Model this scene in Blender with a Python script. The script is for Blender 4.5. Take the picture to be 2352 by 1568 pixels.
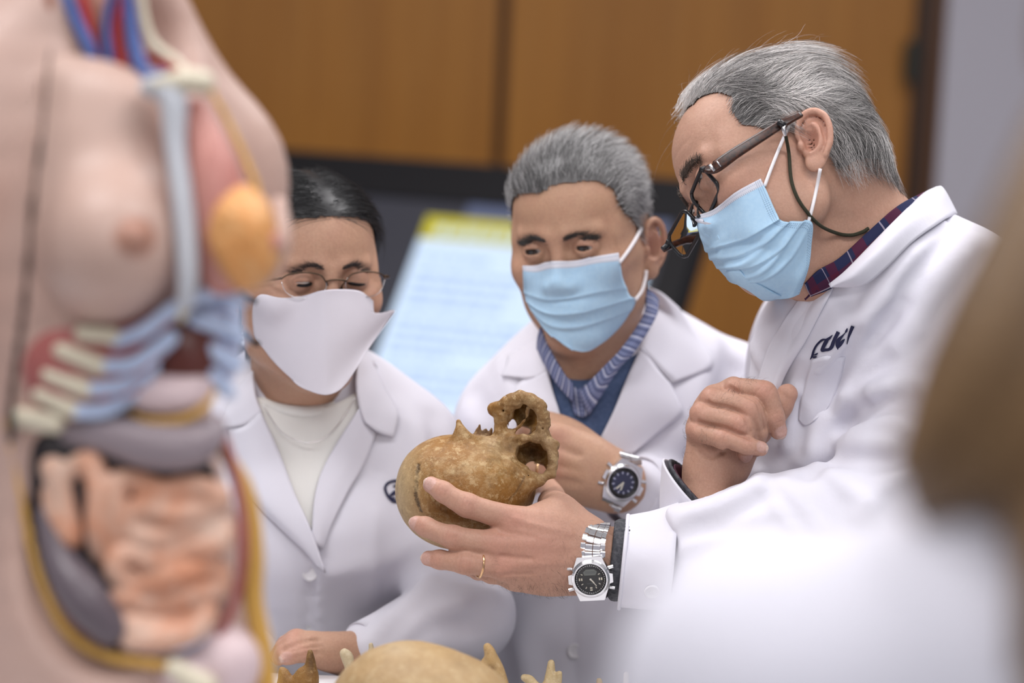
import bpy, math, random, time, os
import numpy as np
from mathutils import Matrix, Vector

T0 = time.time()
for _o in list(bpy.data.objects):
    bpy.data.objects.remove(_o)
SC = bpy.context.scene
COL = SC.collection

# ------------------------------------------------------------------ camera
FPX = 85.0 / 36.0 * 2352.0                 # focal length in pixels of the 2352x1568 frame
PITCH, ROLL = math.radians(8.0), math.radians(2.6)
CAM = np.array([0.0, 0.0, 1.55])
_f = np.array([0, math.cos(PITCH), -math.sin(PITCH)])
_u = np.array([0, math.sin(PITCH), math.cos(PITCH)])
_r = np.array([1.0, 0, 0])
RT = math.cos(ROLL) * _r + math.sin(ROLL) * _u
UP = math.cos(ROLL) * _u - math.sin(ROLL) * _r
FW = _f
M3 = np.stack([RT, FW, UP], axis=1)        # view aligned frame (right, away, up) -> world
cam_data = bpy.data.cameras.new('camera')
cam_data.lens = 85.0
cam_data.sensor_width = 36.0
cam_data.sensor_fit = 'HORIZONTAL'
cam_data.clip_start = 0.05
cam_data.dof.use_dof = True
cam_data.dof.focus_distance = 2.39
cam_data.dof.aperture_fstop = 2.2
cam_ob = bpy.data.objects.new('camera', cam_data)
COL.objects.link(cam_ob)
cam_ob.matrix_world = Matrix(((RT[0], UP[0], -FW[0], CAM[0]), (RT[1], UP[1], -FW[1], CAM[1]),
                              (RT[2], UP[2], -FW[2], CAM[2]), (0, 0, 0, 1)))
SC.camera = cam_ob

# ------------------------------------------------------------------ light and exposure
SC.view_settings.view_transform = 'Standard'
SC.view_settings.look = 'None'
SC.view_settings.gamma = 1.0
SC.view_settings.use_curve_mapping = False
SC.view_settings.exposure = 0.30
world = bpy.data.worlds.new('room_ambient')
SC.world = world
world.use_nodes = True
world.node_tree.nodes['Background'].inputs[0].default_value = (0.86, 0.88, 1.0, 1)
world.node_tree.nodes['Background'].inputs[1].default_value = 0.22

def area(name, loc, target, sx, sy, power, color=(1, 1, 1)):
    l = bpy.data.lights.new(name, 'AREA')
    l.shape = 'RECTANGLE'; l.size = sx; l.size_y = sy; l.energy = power; l.color = color
    o = bpy.data.objects.new(name, l); COL.objects.link(o)
    o.location = loc
    o.rotation_euler = (Vector(target) - Vector(loc)).to_track_quat('-Z', 'Y').to_euler()
    return o
LIGHTS = [
    ('ceiling_light', (-0.9, 1.3, 2.93), (-0.9, 1.3, 0), 1.2, 0.6, 20),
    ('ceiling_light', (0.9, 1.3, 2.93), (0.9, 1.3, 0), 1.2, 0.6, 19),
    ('ceiling_light', (-0.9, 3.1, 2.93), (-0.9, 3.1, 0), 1.2, 0.6, 31),
    ('ceiling_light', (0.9, 3.1, 2.93), (0.9, 3.1, 0), 1.2, 0.6, 31),
    ('ceiling_light', (-0.2, -0.8, 2.93), (-0.2, -0.8, 0), 1.8, 0.6, 31),
]
for _n, _l, _t, _a, _b, _p in LIGHTS:
    area(_n, _l, _t, _a, _b, _p, (1.0, 0.975, 0.985))
# soft fill light added behind the photographer, on the right
area('fill_light', (1.7, -1.3, 2.3), (0.1, 2.4, 1.2), 1.6, 1.3, 11, (0.95, 0.97, 1.0))

# ------------------------------------------------------------------ helpers: points, objects
def pt(px, py, d):
    """point of the photographed place seen at pixel (px, py) and d metres away (view aligned frame)"""
    return np.array([(px - 1176.0) * d / FPX, d, -(py - 784.0) * d / FPX])
def pts(l):
    return np.array([pt(*p[:3]) for p in l])
def to_world(V):
    return np.asarray(V, float) @ M3.T + CAM
def to_view(W):
    return (np.asarray(W, float) - CAM) @ M3
ORIG = {}
def new_empty(name, world_loc):
    o = bpy.data.objects.new(name, None)
    COL.objects.link(o); o.location = world_loc; o.empty_display_size = 0.05
    ORIG[o.name] = np.array(world_loc, float)
    return o
def tag(o, label, cat, group=None):
    o['label'] = label; o['category'] = cat
    if group: o['group'] = group
    return o
def structure(o):
    o['kind'] = 'structure'; return o
def obj(name, V, Fc, mat, parent=None, smooth=True, col=None, uv=None, world=False, midx=None, origin=None):
    V = np.asarray(V, float)
    W = V if world else to_world(V)
    base = np.zeros(3)
    if parent is not None:
        base = ORIG[parent.name]
    elif origin is not None:
        base = np.array(origin, float)
    elif len(W):
        base = np.array([(W[:, 0].min() + W[:, 0].max()) / 2, (W[:, 1].min() + W[:, 1].max()) / 2, W[:, 2].min()])
    me = bpy.data.meshes.new(name)
    W = W - base
    if isinstance(Fc, np.ndarray):
        n = len(Fc); k = Fc.shape[1]
        me.vertices.add(len(W)); me.vertices.foreach_set('co', W.astype(np.float32).ravel())
        me.loops.add(n * k); me.loops.foreach_set('vertex_index', Fc.astype(np.int32).ravel())
        me.polygons.add(n)
        me.polygons.foreach_set('loop_start', np.arange(0, n * k, k, dtype=np.int32))
        me.update(calc_edges=True)
    else:
        me.from_pydata(W.tolist(), [], [list(map(int, f)) for f in Fc])
        me.update()
    me.polygons.foreach_set('use_smooth', np.full(len(me.polygons), bool(smooth)))
    if col is not None:
        a = me.color_attributes.new('Col', 'FLOAT_COLOR', 'POINT')
        c4 = np.ones((len(W), 4), np.float32); c4[:, :3] = col
        a.data.foreach_set('color', c4.ravel())
    if uv is not None:
        ul = me.uv_layers.new(name='UVMap')
        li = np.zeros(len(me.loops), np.int32); me.loops.foreach_get('vertex_index', li)
        ul.data.foreach_set('uv', np.asarray(uv, np.float32)[li].ravel())
    for m in (mat if isinstance(mat, (list, tuple)) else [mat]):
        me.materials.append(m)
    if midx is not None:
        me.polygons.foreach_set('material_index', np.asarray(midx, np.int32))
    me.update()
    o = bpy.data.objects.new(name, me)
    COL.objects.link(o)
    if parent is not None:
        o.parent = parent
        ORIG[o.name] = base
    else:
        o.location = base; ORIG[o.name] = base
    if parent is not None:
        o.location = (0, 0, 0)
    return o
def join(*parts):
    """join (V, F[, C]) tuples -> V, faces list"""
    V, Fc, n = [], [], 0
    for p in parts:
        v = np.asarray(p[0], float)
        V.append(v); Fc += [[int(i) + n for i in f] for f in p[1]]; n += len(v)
    return np.concatenate(V), Fc

# ------------------------------------------------------------------ noise
def _noise_tab(seed, n=7):
    rs = np.random.RandomState(seed)
    k = rs.normal(size=(n, 3)); k /= np.linalg.norm(k, axis=1)[:, None]
    k *= rs.uniform(.6, 1.5, size=(n, 1))
    return k, rs.uniform(0, 6.28, size=n)
_NT = {}
def noise(P, freq, seed=0):
    if seed not in _NT: _NT[seed] = _noise_tab(seed)
    k, ph = _NT[seed]
    return np.sin((P * freq) @ k.T.astype(P.dtype) + ph.astype(P.dtype)).mean(axis=1)

# ------------------------------------------------------------------ signed distance sculpting
def smin(a, b, k):
    if k <= 0: return np.minimum(a, b)
    h = np.clip(.5 + .5 * (b - a) / k, 0, 1)
    return b * (1 - h) + a * h - k * h * (1 - h)
def crom(P, n=6, closed=False):
    P = np.asarray(P, float)
    if len(P) < 3 and not closed:
        t = np.linspace(0, 1, n * (len(P) - 1) + 1)[:, None]
        return P[0] * (1 - t) + P[-1] * t
    if closed:
        Q = np.concatenate([P[-1:], P, P[:2]])
    else:
        Q = np.concatenate([2 * P[:1] - P[1:2], P, 2 * P[-1:] - P[-2:-1]])
    out = []
    for i in range(1, len(Q) - 2):
        p0, p1, p2, p3 = Q[i - 1], Q[i], Q[i + 1], Q[i + 2]
        for t in np.arange(n) / n:
            out.append(.5 * (2 * p1 + (p2 - p0) * t + (2 * p0 - 5 * p1 + 4 * p2 - p3) * t ** 2 + (3 * p1 - p0 - 3 * p2 + p3) * t ** 3))
    if not closed: out.append(Q[-2])
    return np.array(out)
def nrm(v):
    v = np.asarray(v, float); return v / (np.linalg.norm(v, axis=-1, keepdims=True) + 1e-12)
def segd(P, a, b):
    ab = (b - a).astype(P.dtype); ap = P - a.astype(P.dtype)
    t = np.clip(ap @ ab / (ab @ ab + 1e-12), 0, 1)
    return np.linalg.norm(ap - t[:, None] * ab, axis=1), t

BLK = [None, 0.0]
class Segs:
    """distance to a polyline with a radius per point (rows x, y, z, r), all segments at once"""
    def __init__(s, Q):
        Q = np.asarray(Q, float); s.c = (Q[:, :3].max(0) + Q[:, :3].min(0)) / 2
        s.A = (Q[:-1, :3] - s.c).astype(np.float32); s.D = (Q[1:, :3] - Q[:-1, :3]).astype(np.float32)
        s.r0 = Q[:-1, 3].astype(np.float32); s.dr = (Q[1:, 3] - Q[:-1, 3]).astype(np.float32)
        s.L = (s.D ** 2).sum(1) + 1e-12; s.mid = Q[:-1, :3] * .5 + Q[1:, :3] * .5; s.rad = np.sqrt(s.L) / 2 + np.maximum(Q[:-1, 3], Q[1:, 3])
    def __call__(s, X, k=0.0):
        A, D, r0, dr, L = s.A, s.D, s.r0, s.dr, s.L
        if BLK[0] is not None and len(A) > 1:
            dd = np.linalg.norm(s.mid - BLK[0], axis=1) - s.rad
            m = dd < max(BLK[1] + k * 2.8 + .006, dd.min() + 1e-6)
            if not m.all(): A, D, r0, dr, L = A[m], D[m], r0[m], dr[m], L[m]
        X = X - s.c.astype(np.float32); out = None
        x2 = (X * X).sum(1)
        XA = X @ A.T; XD = X @ D.T
        ad = XD - (A * D).sum(1)
        t = np.clip(ad / L, 0, 1)
        d2 = x2[:, None] - 2 * XA + (A * A).sum(1) - 2 * t * ad + t * t * L
        return (np.sqrt(np.maximum(d2, 0)) - r0 - dr * t).min(1)

class Model:
    def __init__(s):
        s.ops = []; s.paint = []; s.base = (.8, .8, .8)
    def add(s, fn, c, br, k=0.0, op='u'):
        s.ops.append((op, fn, np.asarray(c, float), float(br), float(k)))
    def ell(s, c, r, R=None, k=0.0, op='u'):
        c = np.asarray(c, float); r = np.asarray(r, float) if np.ndim(r) else np.full(3, float(r))
        cc, rr = c.astype(np.float32), r.astype(np.float32)
        RR = None if R is None else np.asarray(R, np.float32)      # columns = axes
        def fn(P):
            q = P - cc
            if RR is not None: q = q @ RR
            k0 = np.linalg.norm(q / rr, axis=1); k1 = np.linalg.norm(q / (rr * rr), axis=1)
            return k0 * (k0 - 1) / (k1 + 1e-9)
        s.add(fn, c, r.max(), k, op)
    def cap(s, a, b, ra, rb=None, k=0.0, op='u'):
        a = np.asarray(a, float); b = np.asarray(b, float); rb = ra if rb is None else rb
        def fn(P):
            d, t = segd(P, a, b); return d - (ra + (rb - ra) * t).astype(P.dtype)
        s.add(fn, (a + b) / 2, np.linalg.norm(b - a) / 2 + max(ra, rb), k, op)
    def chain(s, P, r, k=0.0, n=5, op='u', closed=False, kin=None):
        """smooth tube through the points P; r a radius or list"""
        P = np.asarray(P, float); r = np.full(len(P), r, float) if np.ndim(r) == 0 else np.asarray(r, float)
        Q = crom(np.concatenate([P, r[:, None]], axis=1), n, closed)
        if closed: Q = np.concatenate([Q, Q[:1]])
        sg = Segs(Q)
        s.add(lambda X: sg(X, k), sg.c, (np.linalg.norm(Q[:, :3] - sg.c, axis=1) + Q[:, 3]).max(), k, op)
    def box(s, c, h, R=None, rnd=0.002, k=0.0, op='u'):
        c = np.asarray(c, float); h = np.asarray(h, float); RR = None if R is None else np.asarray(R, np.float32)
        def fn(P):
            q = P - c.astype(P.dtype)
            if RR is not None: q = q @ RR
            q = np.abs(q) - (h - rnd).astype(P.dtype)
            return np.linalg.norm(np.maximum(q, 0), axis=1) + np.minimum(q.max(1), 0) - rnd
        s.add(fn, c, np.linalg.norm(h), k, op)
    def groove(s, P, amp, w, n=4):
        """add amp (positive = cut in, negative = raise) along a polyline, gaussian profile of width w"""
        Q = crom(np.asarray(P, float), n)
        sg = Segs(np.concatenate([Q, np.zeros((len(Q), 1))], 1))
        s.add(lambda X: amp * np.exp(-(sg(X, 2.4 * w) / w) ** 2), sg.c, np.linalg.norm(Q - sg.c, axis=1).max() + 2.4 * w, 0, 'd')
    def disp(s, fn, c=(0, 0, 0), br=1e3):
        s.add(fn, c, br, 0, 'd')
    def bounds(s):
        lo = np.full(3, 1e9); hi = -lo
        for op, fn, c, br, k in s.ops:
            if op == 'u': lo = np.minimum(lo, c - br); hi = np.maximum(hi, c + br)
        return lo - .01, hi + .01
    def prep(s):
        s.C = np.array([o[2] for o in s.ops]); s.B = np.array([o[3] for o in s.ops])
        s.isd = np.array([o[0] == 'd' for o in s.ops]); s.K = np.array([o[4] for o in s.ops])
    def ev(s, P, c=None, rad=None):
        """distance at P; c, rad bound the block of points for culling"""
        P = P.astype(np.float32)
        if c is None: idx = range(len(s.ops)); BLK[0] = None
        else:
            dd = np.linalg.norm(s.C - c, axis=1) - s.B
            idx = np.nonzero(dd < np.where(s.isd, rad, rad + np.where(s.K > .018, s.K * 2.8, s.K * 1.8) + .006))[0]; BLK[0], BLK[1] = c, rad
        d = None
        for i in idx:
            op, fn, _, _, k = s.ops[i]
            if op == 'u':
                v = fn(P); d = v if d is None else smin(d, v, k)
            elif d is None: continue
            elif op == 's':
                d = -smin(-d, fn(P), k)
            elif op == 'i':
                d = -smin(-d, -fn(P), k)
            else:
                d = d + fn(P)
        if d is None: return np.full(len(P), .03, np.float32)
        return d
    def mesh(s, h, blk=14, lo=None, hi=None):
        s.prep()
        if lo is None: lo, hi = s.bounds()
        lo = np.asarray(lo, float); hi = np.asarray(hi, float)
        nb = np.ceil((hi - lo) / (h * blk)).astype(int); N = nb * blk + 2
        g = np.stack(np.meshgrid(*[np.arange(n) for n in nb], indexing='ij'), -1).reshape(-1, 3)
        hb = blk * h; rad = hb * .8661
        cen = lo + (g + .5) * hb
        ii = np.stack(np.meshgrid(*[np.arange(blk + 1)] * 3, indexing='ij'), -1)
        off = ii.reshape(-1, 3)
        B1 = blk + 1
        gid_all, V_all, edges = [], [], []
        co = np.array([[i, j, k] for i in (0, 1) for j in (0, 1) for k in (0, 1)])
        E12 = [(a, b) for a in range(8) for b in range(a + 1, 8) if np.abs(co[a] - co[b]).sum() == 1]
        strid = np.array([N[1] * N[2], N[2], 1], np.int64)
        for bi in range(len(g)):
            c = cen[bi]
            dd = np.linalg.norm(s.C - c, axis=1) - s.B
            if not ((dd < rad + .004) & ~s.isd).any(): continue
            v0 = s.ev(c[None], c, rad)[0]
            if abs(v0) > rad * 1.5 + .012: continue
            gi = g[bi] * blk + off
            v = s.ev(lo + gi * h, c, rad).reshape(B1, B1, B1)
            ins = v < 0
            if ins.all() or not ins.any(): continue
            cnt = sum(ins[a:a + blk, b:b + blk, e:e + blk].astype(np.int8) for a, b, e in co)
            act = np.argwhere((cnt > 0) & (cnt < 8))
            if len(act):
                vals = np.stack([v[act[:, 0] + a, act[:, 1] + b, act[:, 2] + e] for a, b, e in co], 1)
                acc = np.zeros((len(act), 3)); w = np.zeros(len(act))
                for a, b in E12:
                    va, vb = vals[:, a], vals[:, b]
                    m = (va < 0) != (vb < 0)
                    t = np.where(m, va / np.where(m, va - vb, 1), 0)[:, None]
                    acc += np.where(m[:, None], co[a] + t * (co[b] - co[a]), 0); w += m
                base = g[bi] * blk + act
                V_all.append(lo + (base + acc / np.maximum(w, 1)[:, None]) * h); gid_all.append(base @ strid)
            for ax in range(3):
                e = np.eye(3, dtype=int)[ax]
                A = ins[:blk, :blk, :blk]; Bm = ins[e[0]:blk + e[0], e[1]:blk + e[1], e[2]:blk + e[2]]
                q = np.argwhere(A != Bm)
                if len(q):
                    edges.append((ax, g[bi] * blk + q, A[q[:, 0], q[:, 1], q[:, 2]]))
        V = np.concatenate(V_all); gid = np.concatenate(gid_all)
        od = np.argsort(gid); gid = gid[od]; V = V[od]
        Fs = []
        for ax, q, sgn in edges:
            b, c = (ax + 1) % 3, (ax + 2) % 3
            eb = np.eye(3, dtype=int)[b]; ec = np.eye(3, dtype=int)[c]
            ids = np.stack([(q - eb - ec) @ strid, (q - ec) @ strid, q @ strid, (q - eb) @ strid], 1)
            p = np.searchsorted(gid, ids); p = np.minimum(p, len(gid) - 1)
            ok = (gid[p] == ids).all(1)
            p = np.where(sgn[:, None], p, p[:, ::-1])[ok]
            Fs.append(p)
        Fc = np.concatenate(Fs)
        return V, Fc
    def colors(s, V):
        C = np.tile(np.array(s.base, float), (len(V), 1))
        for fn, colr in s.paint:
            w = np.clip(fn(V), 0, 1)[:, None]
            C = C * (1 - w) + (np.asarray(colr) if not callable(colr) else colr(V)) * w
        return C
    def blob(s, c, r, color, strength=1.0, R=None, hard=False):
        c = np.asarray(c, float); r = np.asarray(r, float) if np.ndim(r) else np.full(3, float(r))
        def fn(P):
            q = P - c
            if R is not None: q = q @ np.asarray(R)
            q2 = ((q / r) ** 2).sum(1)
            if hard: return strength * np.clip((1.12 - q2) / .24, 0, 1)
            return strength * np.exp(-q2)
        s.paint.append((fn, color))
    def line(s, P, w, color, strength=1.0):
        Q = crom(np.asarray(P, float), 5); sg = Segs(np.concatenate([Q, np.zeros((len(Q), 1))], 1))
        def fn(X):
            d = np.full(len(X), 1e9)
            near = np.linalg.norm(X - Q.mean(0), axis=1) < np.linalg.norm(Q - Q.mean(0), axis=1).max() + 4 * w
            Y = X[near]
            if len(Y):
                BLK[0] = None; d[near] = sg(Y.astype(np.float32))
            return strength * np.exp(-(d / w) ** 2)
        s.paint.append((fn, color))
    def grad(s, P, e=.0008):
        g = np.stack([s.ev(P + np.eye(3)[i] * e) - s.ev(P - np.eye(3)[i] * e) for i in range(3)], 1)
        return nrm(g)
    def surf(s, PX, PY, d0=1.5, d1=3.4, out=0.0):
        """depth of the first surface met along the rays through the pixels (sphere tracing)"""
        s.prep()
        PX = np.atleast_1d(np.asarray(PX, float)); PY = np.atleast_1d(np.asarray(PY, float))
        D = np.stack([(PX - 1176) / FPX, np.ones_like(PX), -(PY - 784) / FPX], 1)
        t = np.full(len(PX), d0); act = np.arange(len(PX))
        for _ in range(90):
            if not len(act): break
            v = s.ev(D[act] * t[act][:, None]) - out
            t[act] = np.minimum(t[act] + np.clip(v * .8, -.02, .10), d1)
            act = act[(np.abs(v) > .0003) & (t[act] < d1)]
        return t

def sphere_mesh(c, r, nu=24, nv=14, R=None):
    c = np.asarray(c, float); r = np.asarray(r, float) if np.ndim(r) else np.full(3, float(r))
    V, Fc = [], []
    for i in range(nv + 1):
        th = math.pi * i / nv
        for j in range(nu):
            ph = 2 * math.pi * j / nu
            V.append((math.sin(th) * math.cos(ph), math.sin(th) * math.sin(ph), math.cos(th)))
    V = np.array(V) * r
    if R is not None: V = V @ np.asarray(R).T
    for i in range(nv):
        for j in range(nu):
            k = (j + 1) % nu
            Fc.append([i * nu + j, (i + 1) * nu + j, (i + 1) * nu + k, i * nu + k])
    return V + c, Fc
def tube(P, r, seg=8, closed=False, n=6, smooth=True, flat=None):
    """tube mesh along points; r scalar or list; flat=(vector, factor) squashes the section along a vector"""
    P = np.asarray(P, float); r = np.full(len(P), r, float) if np.ndim(r) == 0 else np.asarray(r, float)
    Q = np.concatenate([P, r[:, None]], 1)
    if smooth: Q = crom(Q, n, closed)
    C, rr = Q[:, :3], Q[:, 3]; m = len(C)
    if closed: T = nrm(np.roll(C, -1, 0) - np.roll(C, 1, 0))
    else: T = nrm(np.gradient(C, axis=0))
    ref = np.array([0.1, 0.2, 1.0]); 
    a = nrm(np.cross(T[0], ref))
    V = []
    for i in range(m):
        a = nrm(a - T[i] * (a @ T[i])); b = np.cross(T[i], a)
        for j in range(seg):
            an = 2 * math.pi * j / seg
            o = (a * math.cos(an) + b * math.sin(an)) * rr[i]
            if flat is not None:
                fv = nrm(np.asarray(flat[0], float)); o = o - fv * (o @ fv) * (1 - flat[1])
            V.append(C[i] + o)
    Fc = []
    for i in range(m if closed else m - 1):
        i2 = (i + 1) % m
        for j in range(seg):
            k = (j + 1) % seg
            Fc.append([i * seg + j, i * seg + k, i2 * seg + k, i2 * seg + j])
    if not closed:
        Fc.append(list(range(seg))[::-1]); Fc.append([(m - 1) * seg + j for j in range(seg)])
    return np.array(V), Fc
def grid_surface(G, nu, nv):
    """bicubic surface through a control grid G (rows, cols, 3)"""
    G = np.asarray(G, float)
    R = np.stack([crom(G[:, j], nu) for j in range(G.shape[1])], 1)
    R = np.stack([crom(R[i], nv) for i in range(R.shape[0])], 0)
    return R
def shell(S, th, toward=None, fn=None):
    """thick sheet from a surface grid S (rows, cols, 3); th metres thick; fn(u, v) -> normal offset"""
    r, c = S.shape[:2]
    du = np.gradient(S, axis=0); dv = np.gradient(S, axis=1)
    N = nrm(np.cross(du, dv))
    if toward is not None and (N * (np.asarray(toward) - S)).sum() < 0: N = -N
    if fn is not None:
        u, v = np.meshgrid(np.linspace(0, 1, r), np.linspace(0, 1, c), indexing='ij')
        S = S + N * fn(u, v)[..., None]
    A = S.reshape(-1, 3); B = (S - N * th).reshape(-1, 3)
    V = np.concatenate([A, B]); n = r * c
    Fc = []
    for i in range(r - 1):
        for j in range(c - 1):
            q = [i * c + j, i * c + j + 1, (i + 1) * c + j + 1, (i + 1) * c + j]
            Fc.append(q); Fc.append([x + n for x in q[::-1]])
    rim = [i for i in range(c)] + [i * c + c - 1 for i in range(1, r)] + [(r - 1) * c + j for j in range(c - 2, -1, -1)] + [i * c for i in range(r - 2, 0, -1)]
    for a, b in zip(rim, rim[1:] + rim[:1]):
        Fc.append([a, a + n, b + n, b])
    u, v = np.meshgrid(np.linspace(0, 1, r), np.linspace(0, 1, c), indexing='ij')
    uv = np.stack([v.ravel(), u.ravel()], 1)
    return V, Fc, np.concatenate([uv, uv])
def prism(poly, n_vec, depth):
    """closed prism from polygon points (k,3) extruded along n_vec*depth"""
    P = np.asarray(poly, float); k = len(P)
    V = np.concatenate([P, P + np.asarray(n_vec) * depth])
    Fc = [list(range(k)), list(range(k, 2 * k))[::-1]] + [[i, i + k, (i + 1) % k + k, (i + 1) % k] for i in range(k)]
    return V, Fc
def box_mesh(lo, hi):
    x0, y0, z0 = lo; x1, y1, z1 = hi
    V = np.array([(x, y, z) for x in (x0, x1) for y in (y0, y1) for z in (z0, z1)], float)
    return V, [[0, 1, 3, 2], [4, 6, 7, 5], [0, 4, 5, 1], [2, 3, 7, 6], [0, 2, 6, 4], [1, 5, 7, 3]]
def strands(roots, normals, dirfn, model, length, seg, r0, lift, colr, seed=0, wave=.0, jitter=.25, gravity=0.0, base=0.0):
    """hair: marches every strand over the scalp; returns V, F (quads array), C"""
    rs = np.random.RandomState(seed)
    n = len(roots); P = roots.copy(); step = np.asarray(length) / seg
    pathp = [P.copy()]; J = rs.normal(size=(n, 3)) * jitter
    ph = rs.uniform(0, 6.28, n)
    for i in range(seg):
        t = (i + 1) / seg
        d = dirfn(P) + J + (noise(P, 90, seed + 1)[:, None] * wave) * np.cross(normals, dirfn(P))
        d = d - normals * (d * normals).sum(1)[:, None]
        d = nrm(d) + normals * np.reshape(np.asarray(lift) * (1 - .6 * t), (-1, 1))
        d[:, 2] -= gravity * t
        P = P + nrm(d) * step[:, None]
        if model is not None:
            v = model.ev(P); g = model.grad(P)
            need = .0010 + .0020 * t + base
            push = np.clip(need - v, 0, .03)
            P = P + g * push[:, None]; normals = nrm(.5 * normals + .5 * g)
        pathp.append(P.copy())
    Q = np.stack(pathp, 1)                      # n, seg+1, 3
    T = nrm(np.gradient(Q, axis=1))
    a = nrm(np.cross(T, np.array([.31, -.2, .92]))); b = np.cross(T, a)
    m = seg + 1
    rr = (r0[:, None] * np.linspace(1, .35, m)[None])[..., None]
    rings = [Q + (a * math.cos(x) + b * math.sin(x)) * rr for x in (0, 2.094, 4.189)]
    V = np.stack(rings, 2).reshape(-1, 3)       # n, m, 3 -> idx = (s*m+i)*3+j
    s_, i_, j_ = np.meshgrid(np.arange(n), np.arange(m - 1), np.arange(3), indexing='ij')
    A = (s_ * m + i_) * 3 + j_; Bq = (s_ * m + i_) * 3 + (j_ + 1) % 3
    Fc = np.stack([A, Bq, Bq + 3, A + 3], -1).reshape(-1, 4)
    C = np.repeat(colr, m * 3, axis=0)
    return V, Fc, C
# ------------------------------------------------------------------ materials
def mat(name, color=(.8, .8, .8), rough=.6, metal=0.0, attr=False, bump=None, var=None, sss=0.0, spec=.5,
        trans=0.0, emit=None, alpha=None, sheen=0.0, coat=0.0, ior=1.45, coord='Object', aniso=None):
    """procedural principled material. bump=(scale, strength, detail); var=(scale, colour2, amount)"""
    m = bpy.data.materials.new(name); m.use_nodes = True
    nt = m.node_tree; N = nt.nodes; L = nt.links
    b = N['Principled BSDF']
    b.inputs['Base Color'].default_value = (*color, 1)
    b.inputs['Roughness'].default_value = rough
    b.inputs['Metallic'].default_value = metal
    b.inputs['Specular IOR Level'].default_value = spec
    b.inputs['IOR'].default_value = ior
    b.inputs['Transmission Weight'].default_value = trans
    b.inputs['Sheen Weight'].default_value = sheen
    b.inputs['Coat Weight'].default_value = coat
    if sss:
        b.inputs['Subsurface Weight'].default_value = sss
        b.inputs['Subsurface Radius'].default_value = (1.0, .35, .2)
        b.inputs['Subsurface Scale'].default_value = .006
    if emit:
        b.inputs['Emission Color'].default_value = (*emit[:3], 1)
        b.inputs['Emission Strength'].default_value = emit[3]
    if alpha is not None: b.inputs['Alpha'].default_value = alpha
    tc = N.new('ShaderNodeTexCoord')
    src = None
    if attr:
        a = N.new('ShaderNodeAttribute'); a.attribute_name = 'Col'; src = a.outputs['Color']
    if var:
        vs = var if isinstance(var, list) else [var]
        for sc, c2, amt in vs:
            n = N.new('ShaderNodeTexNoise'); n.inputs['Scale'].default_value = sc if np.ndim(sc) == 0 else 1.0
            n.inputs['Detail'].default_value = 5; n.inputs['Roughness'].default_value = .62
            if np.ndim(sc):
                mp = N.new('ShaderNodeMapping'); mp.inputs['Scale'].default_value = sc
                L.new(tc.outputs[coord], mp.inputs[0]); L.new(mp.outputs[0], n.inputs['Vector'])
            else: L.new(tc.outputs[coord], n.inputs['Vector'])
            r = N.new('ShaderNodeMapRange'); r.inputs[1].default_value = .38; r.inputs[2].default_value = .66
            r.inputs[3].default_value = 0; r.inputs[4].default_value = amt
            L.new(n.outputs['Fac'], r.inputs[0])
            mx = N.new('ShaderNodeMix'); mx.data_type = 'RGBA'
            L.new(r.outputs[0], mx.inputs[0])
            if src is None: mx.inputs[6].default_value = (*color, 1)
            else: L.new(src, mx.inputs[6])
            mx.inputs[7].default_value = (*c2, 1)
            src = mx.outputs[2]
    if src is not None: L.new(src, b.inputs['Base Color'])
    if bump:
        prev = None
        for sc, st, dist in (bump if isinstance(bump, list) else [bump]):
            n = N.new('ShaderNodeTexNoise'); n.inputs['Detail'].default_value = 4
            n.inputs['Scale'].default_value = sc if np.ndim(sc) == 0 else 1.0
            if np.ndim(sc):
                mp = N.new('ShaderNodeMapping'); mp.inputs['Scale'].default_value = sc
                L.new(tc.outputs[coord], mp.inputs[0]); L.new(mp.outputs[0], n.inputs['Vector'])
            else: L.new(tc.outputs[coord], n.inputs['Vector'])
            bp = N.new('ShaderNodeBump'); bp.inputs['Strength'].default_value = st; bp.inputs['Distance'].default_value = dist
            L.new(n.outputs['Fac'], bp.inputs['Height'])
            if prev is not None: L.new(prev, bp.inputs['Normal'])
            prev = bp.outputs[0]
        L.new(prev, b.inputs['Normal'])
    return m

def plaid(name, base, stripes, rough=.85, sc=1.0):
    """woven check: stripes = list of (axis, period, width, phase, colour, amount) on UV in metres"""
    m = bpy.data.materials.new(name); m.use_nodes = True
    nt = m.node_tree; N = nt.nodes; L = nt.links; b = N['Principled BSDF']
    b.inputs['Roughness'].default_value = rough; b.inputs['Specular IOR Level'].default_value = .2
    uv = N.new('ShaderNodeUVMap'); sp = N.new('ShaderNodeSeparateXYZ'); L.new(uv.outputs[0], sp.inputs[0])
    rgb = N.new('ShaderNodeRGB'); rgb.outputs[0].default_value = (*base, 1); src = rgb.outputs[0]
    def M(op, a, v=None):
        n = N.new('ShaderNodeMath'); n.operation = op
        L.new(a, n.inputs[0])
        if v is not None: n.inputs[1].default_value = v
        return n.outputs[0]
    for ax, per, wd, ph, c, amt in stripes:
        f = M('FRACT', M('ADD', M('DIVIDE', sp.outputs[ax], per), ph))
        f = M('MULTIPLY', M('LESS_THAN', f, wd), amt)
        mx = N.new('ShaderNodeMix'); mx.data_type = 'RGBA'; L.new(f, mx.inputs[0]); L.new(src, mx.inputs[6])
        mx.inputs[7].default_value = (*c, 1); src = mx.outputs[2]
    L.new(src, b.inputs['Base Color'])
    return m

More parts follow.
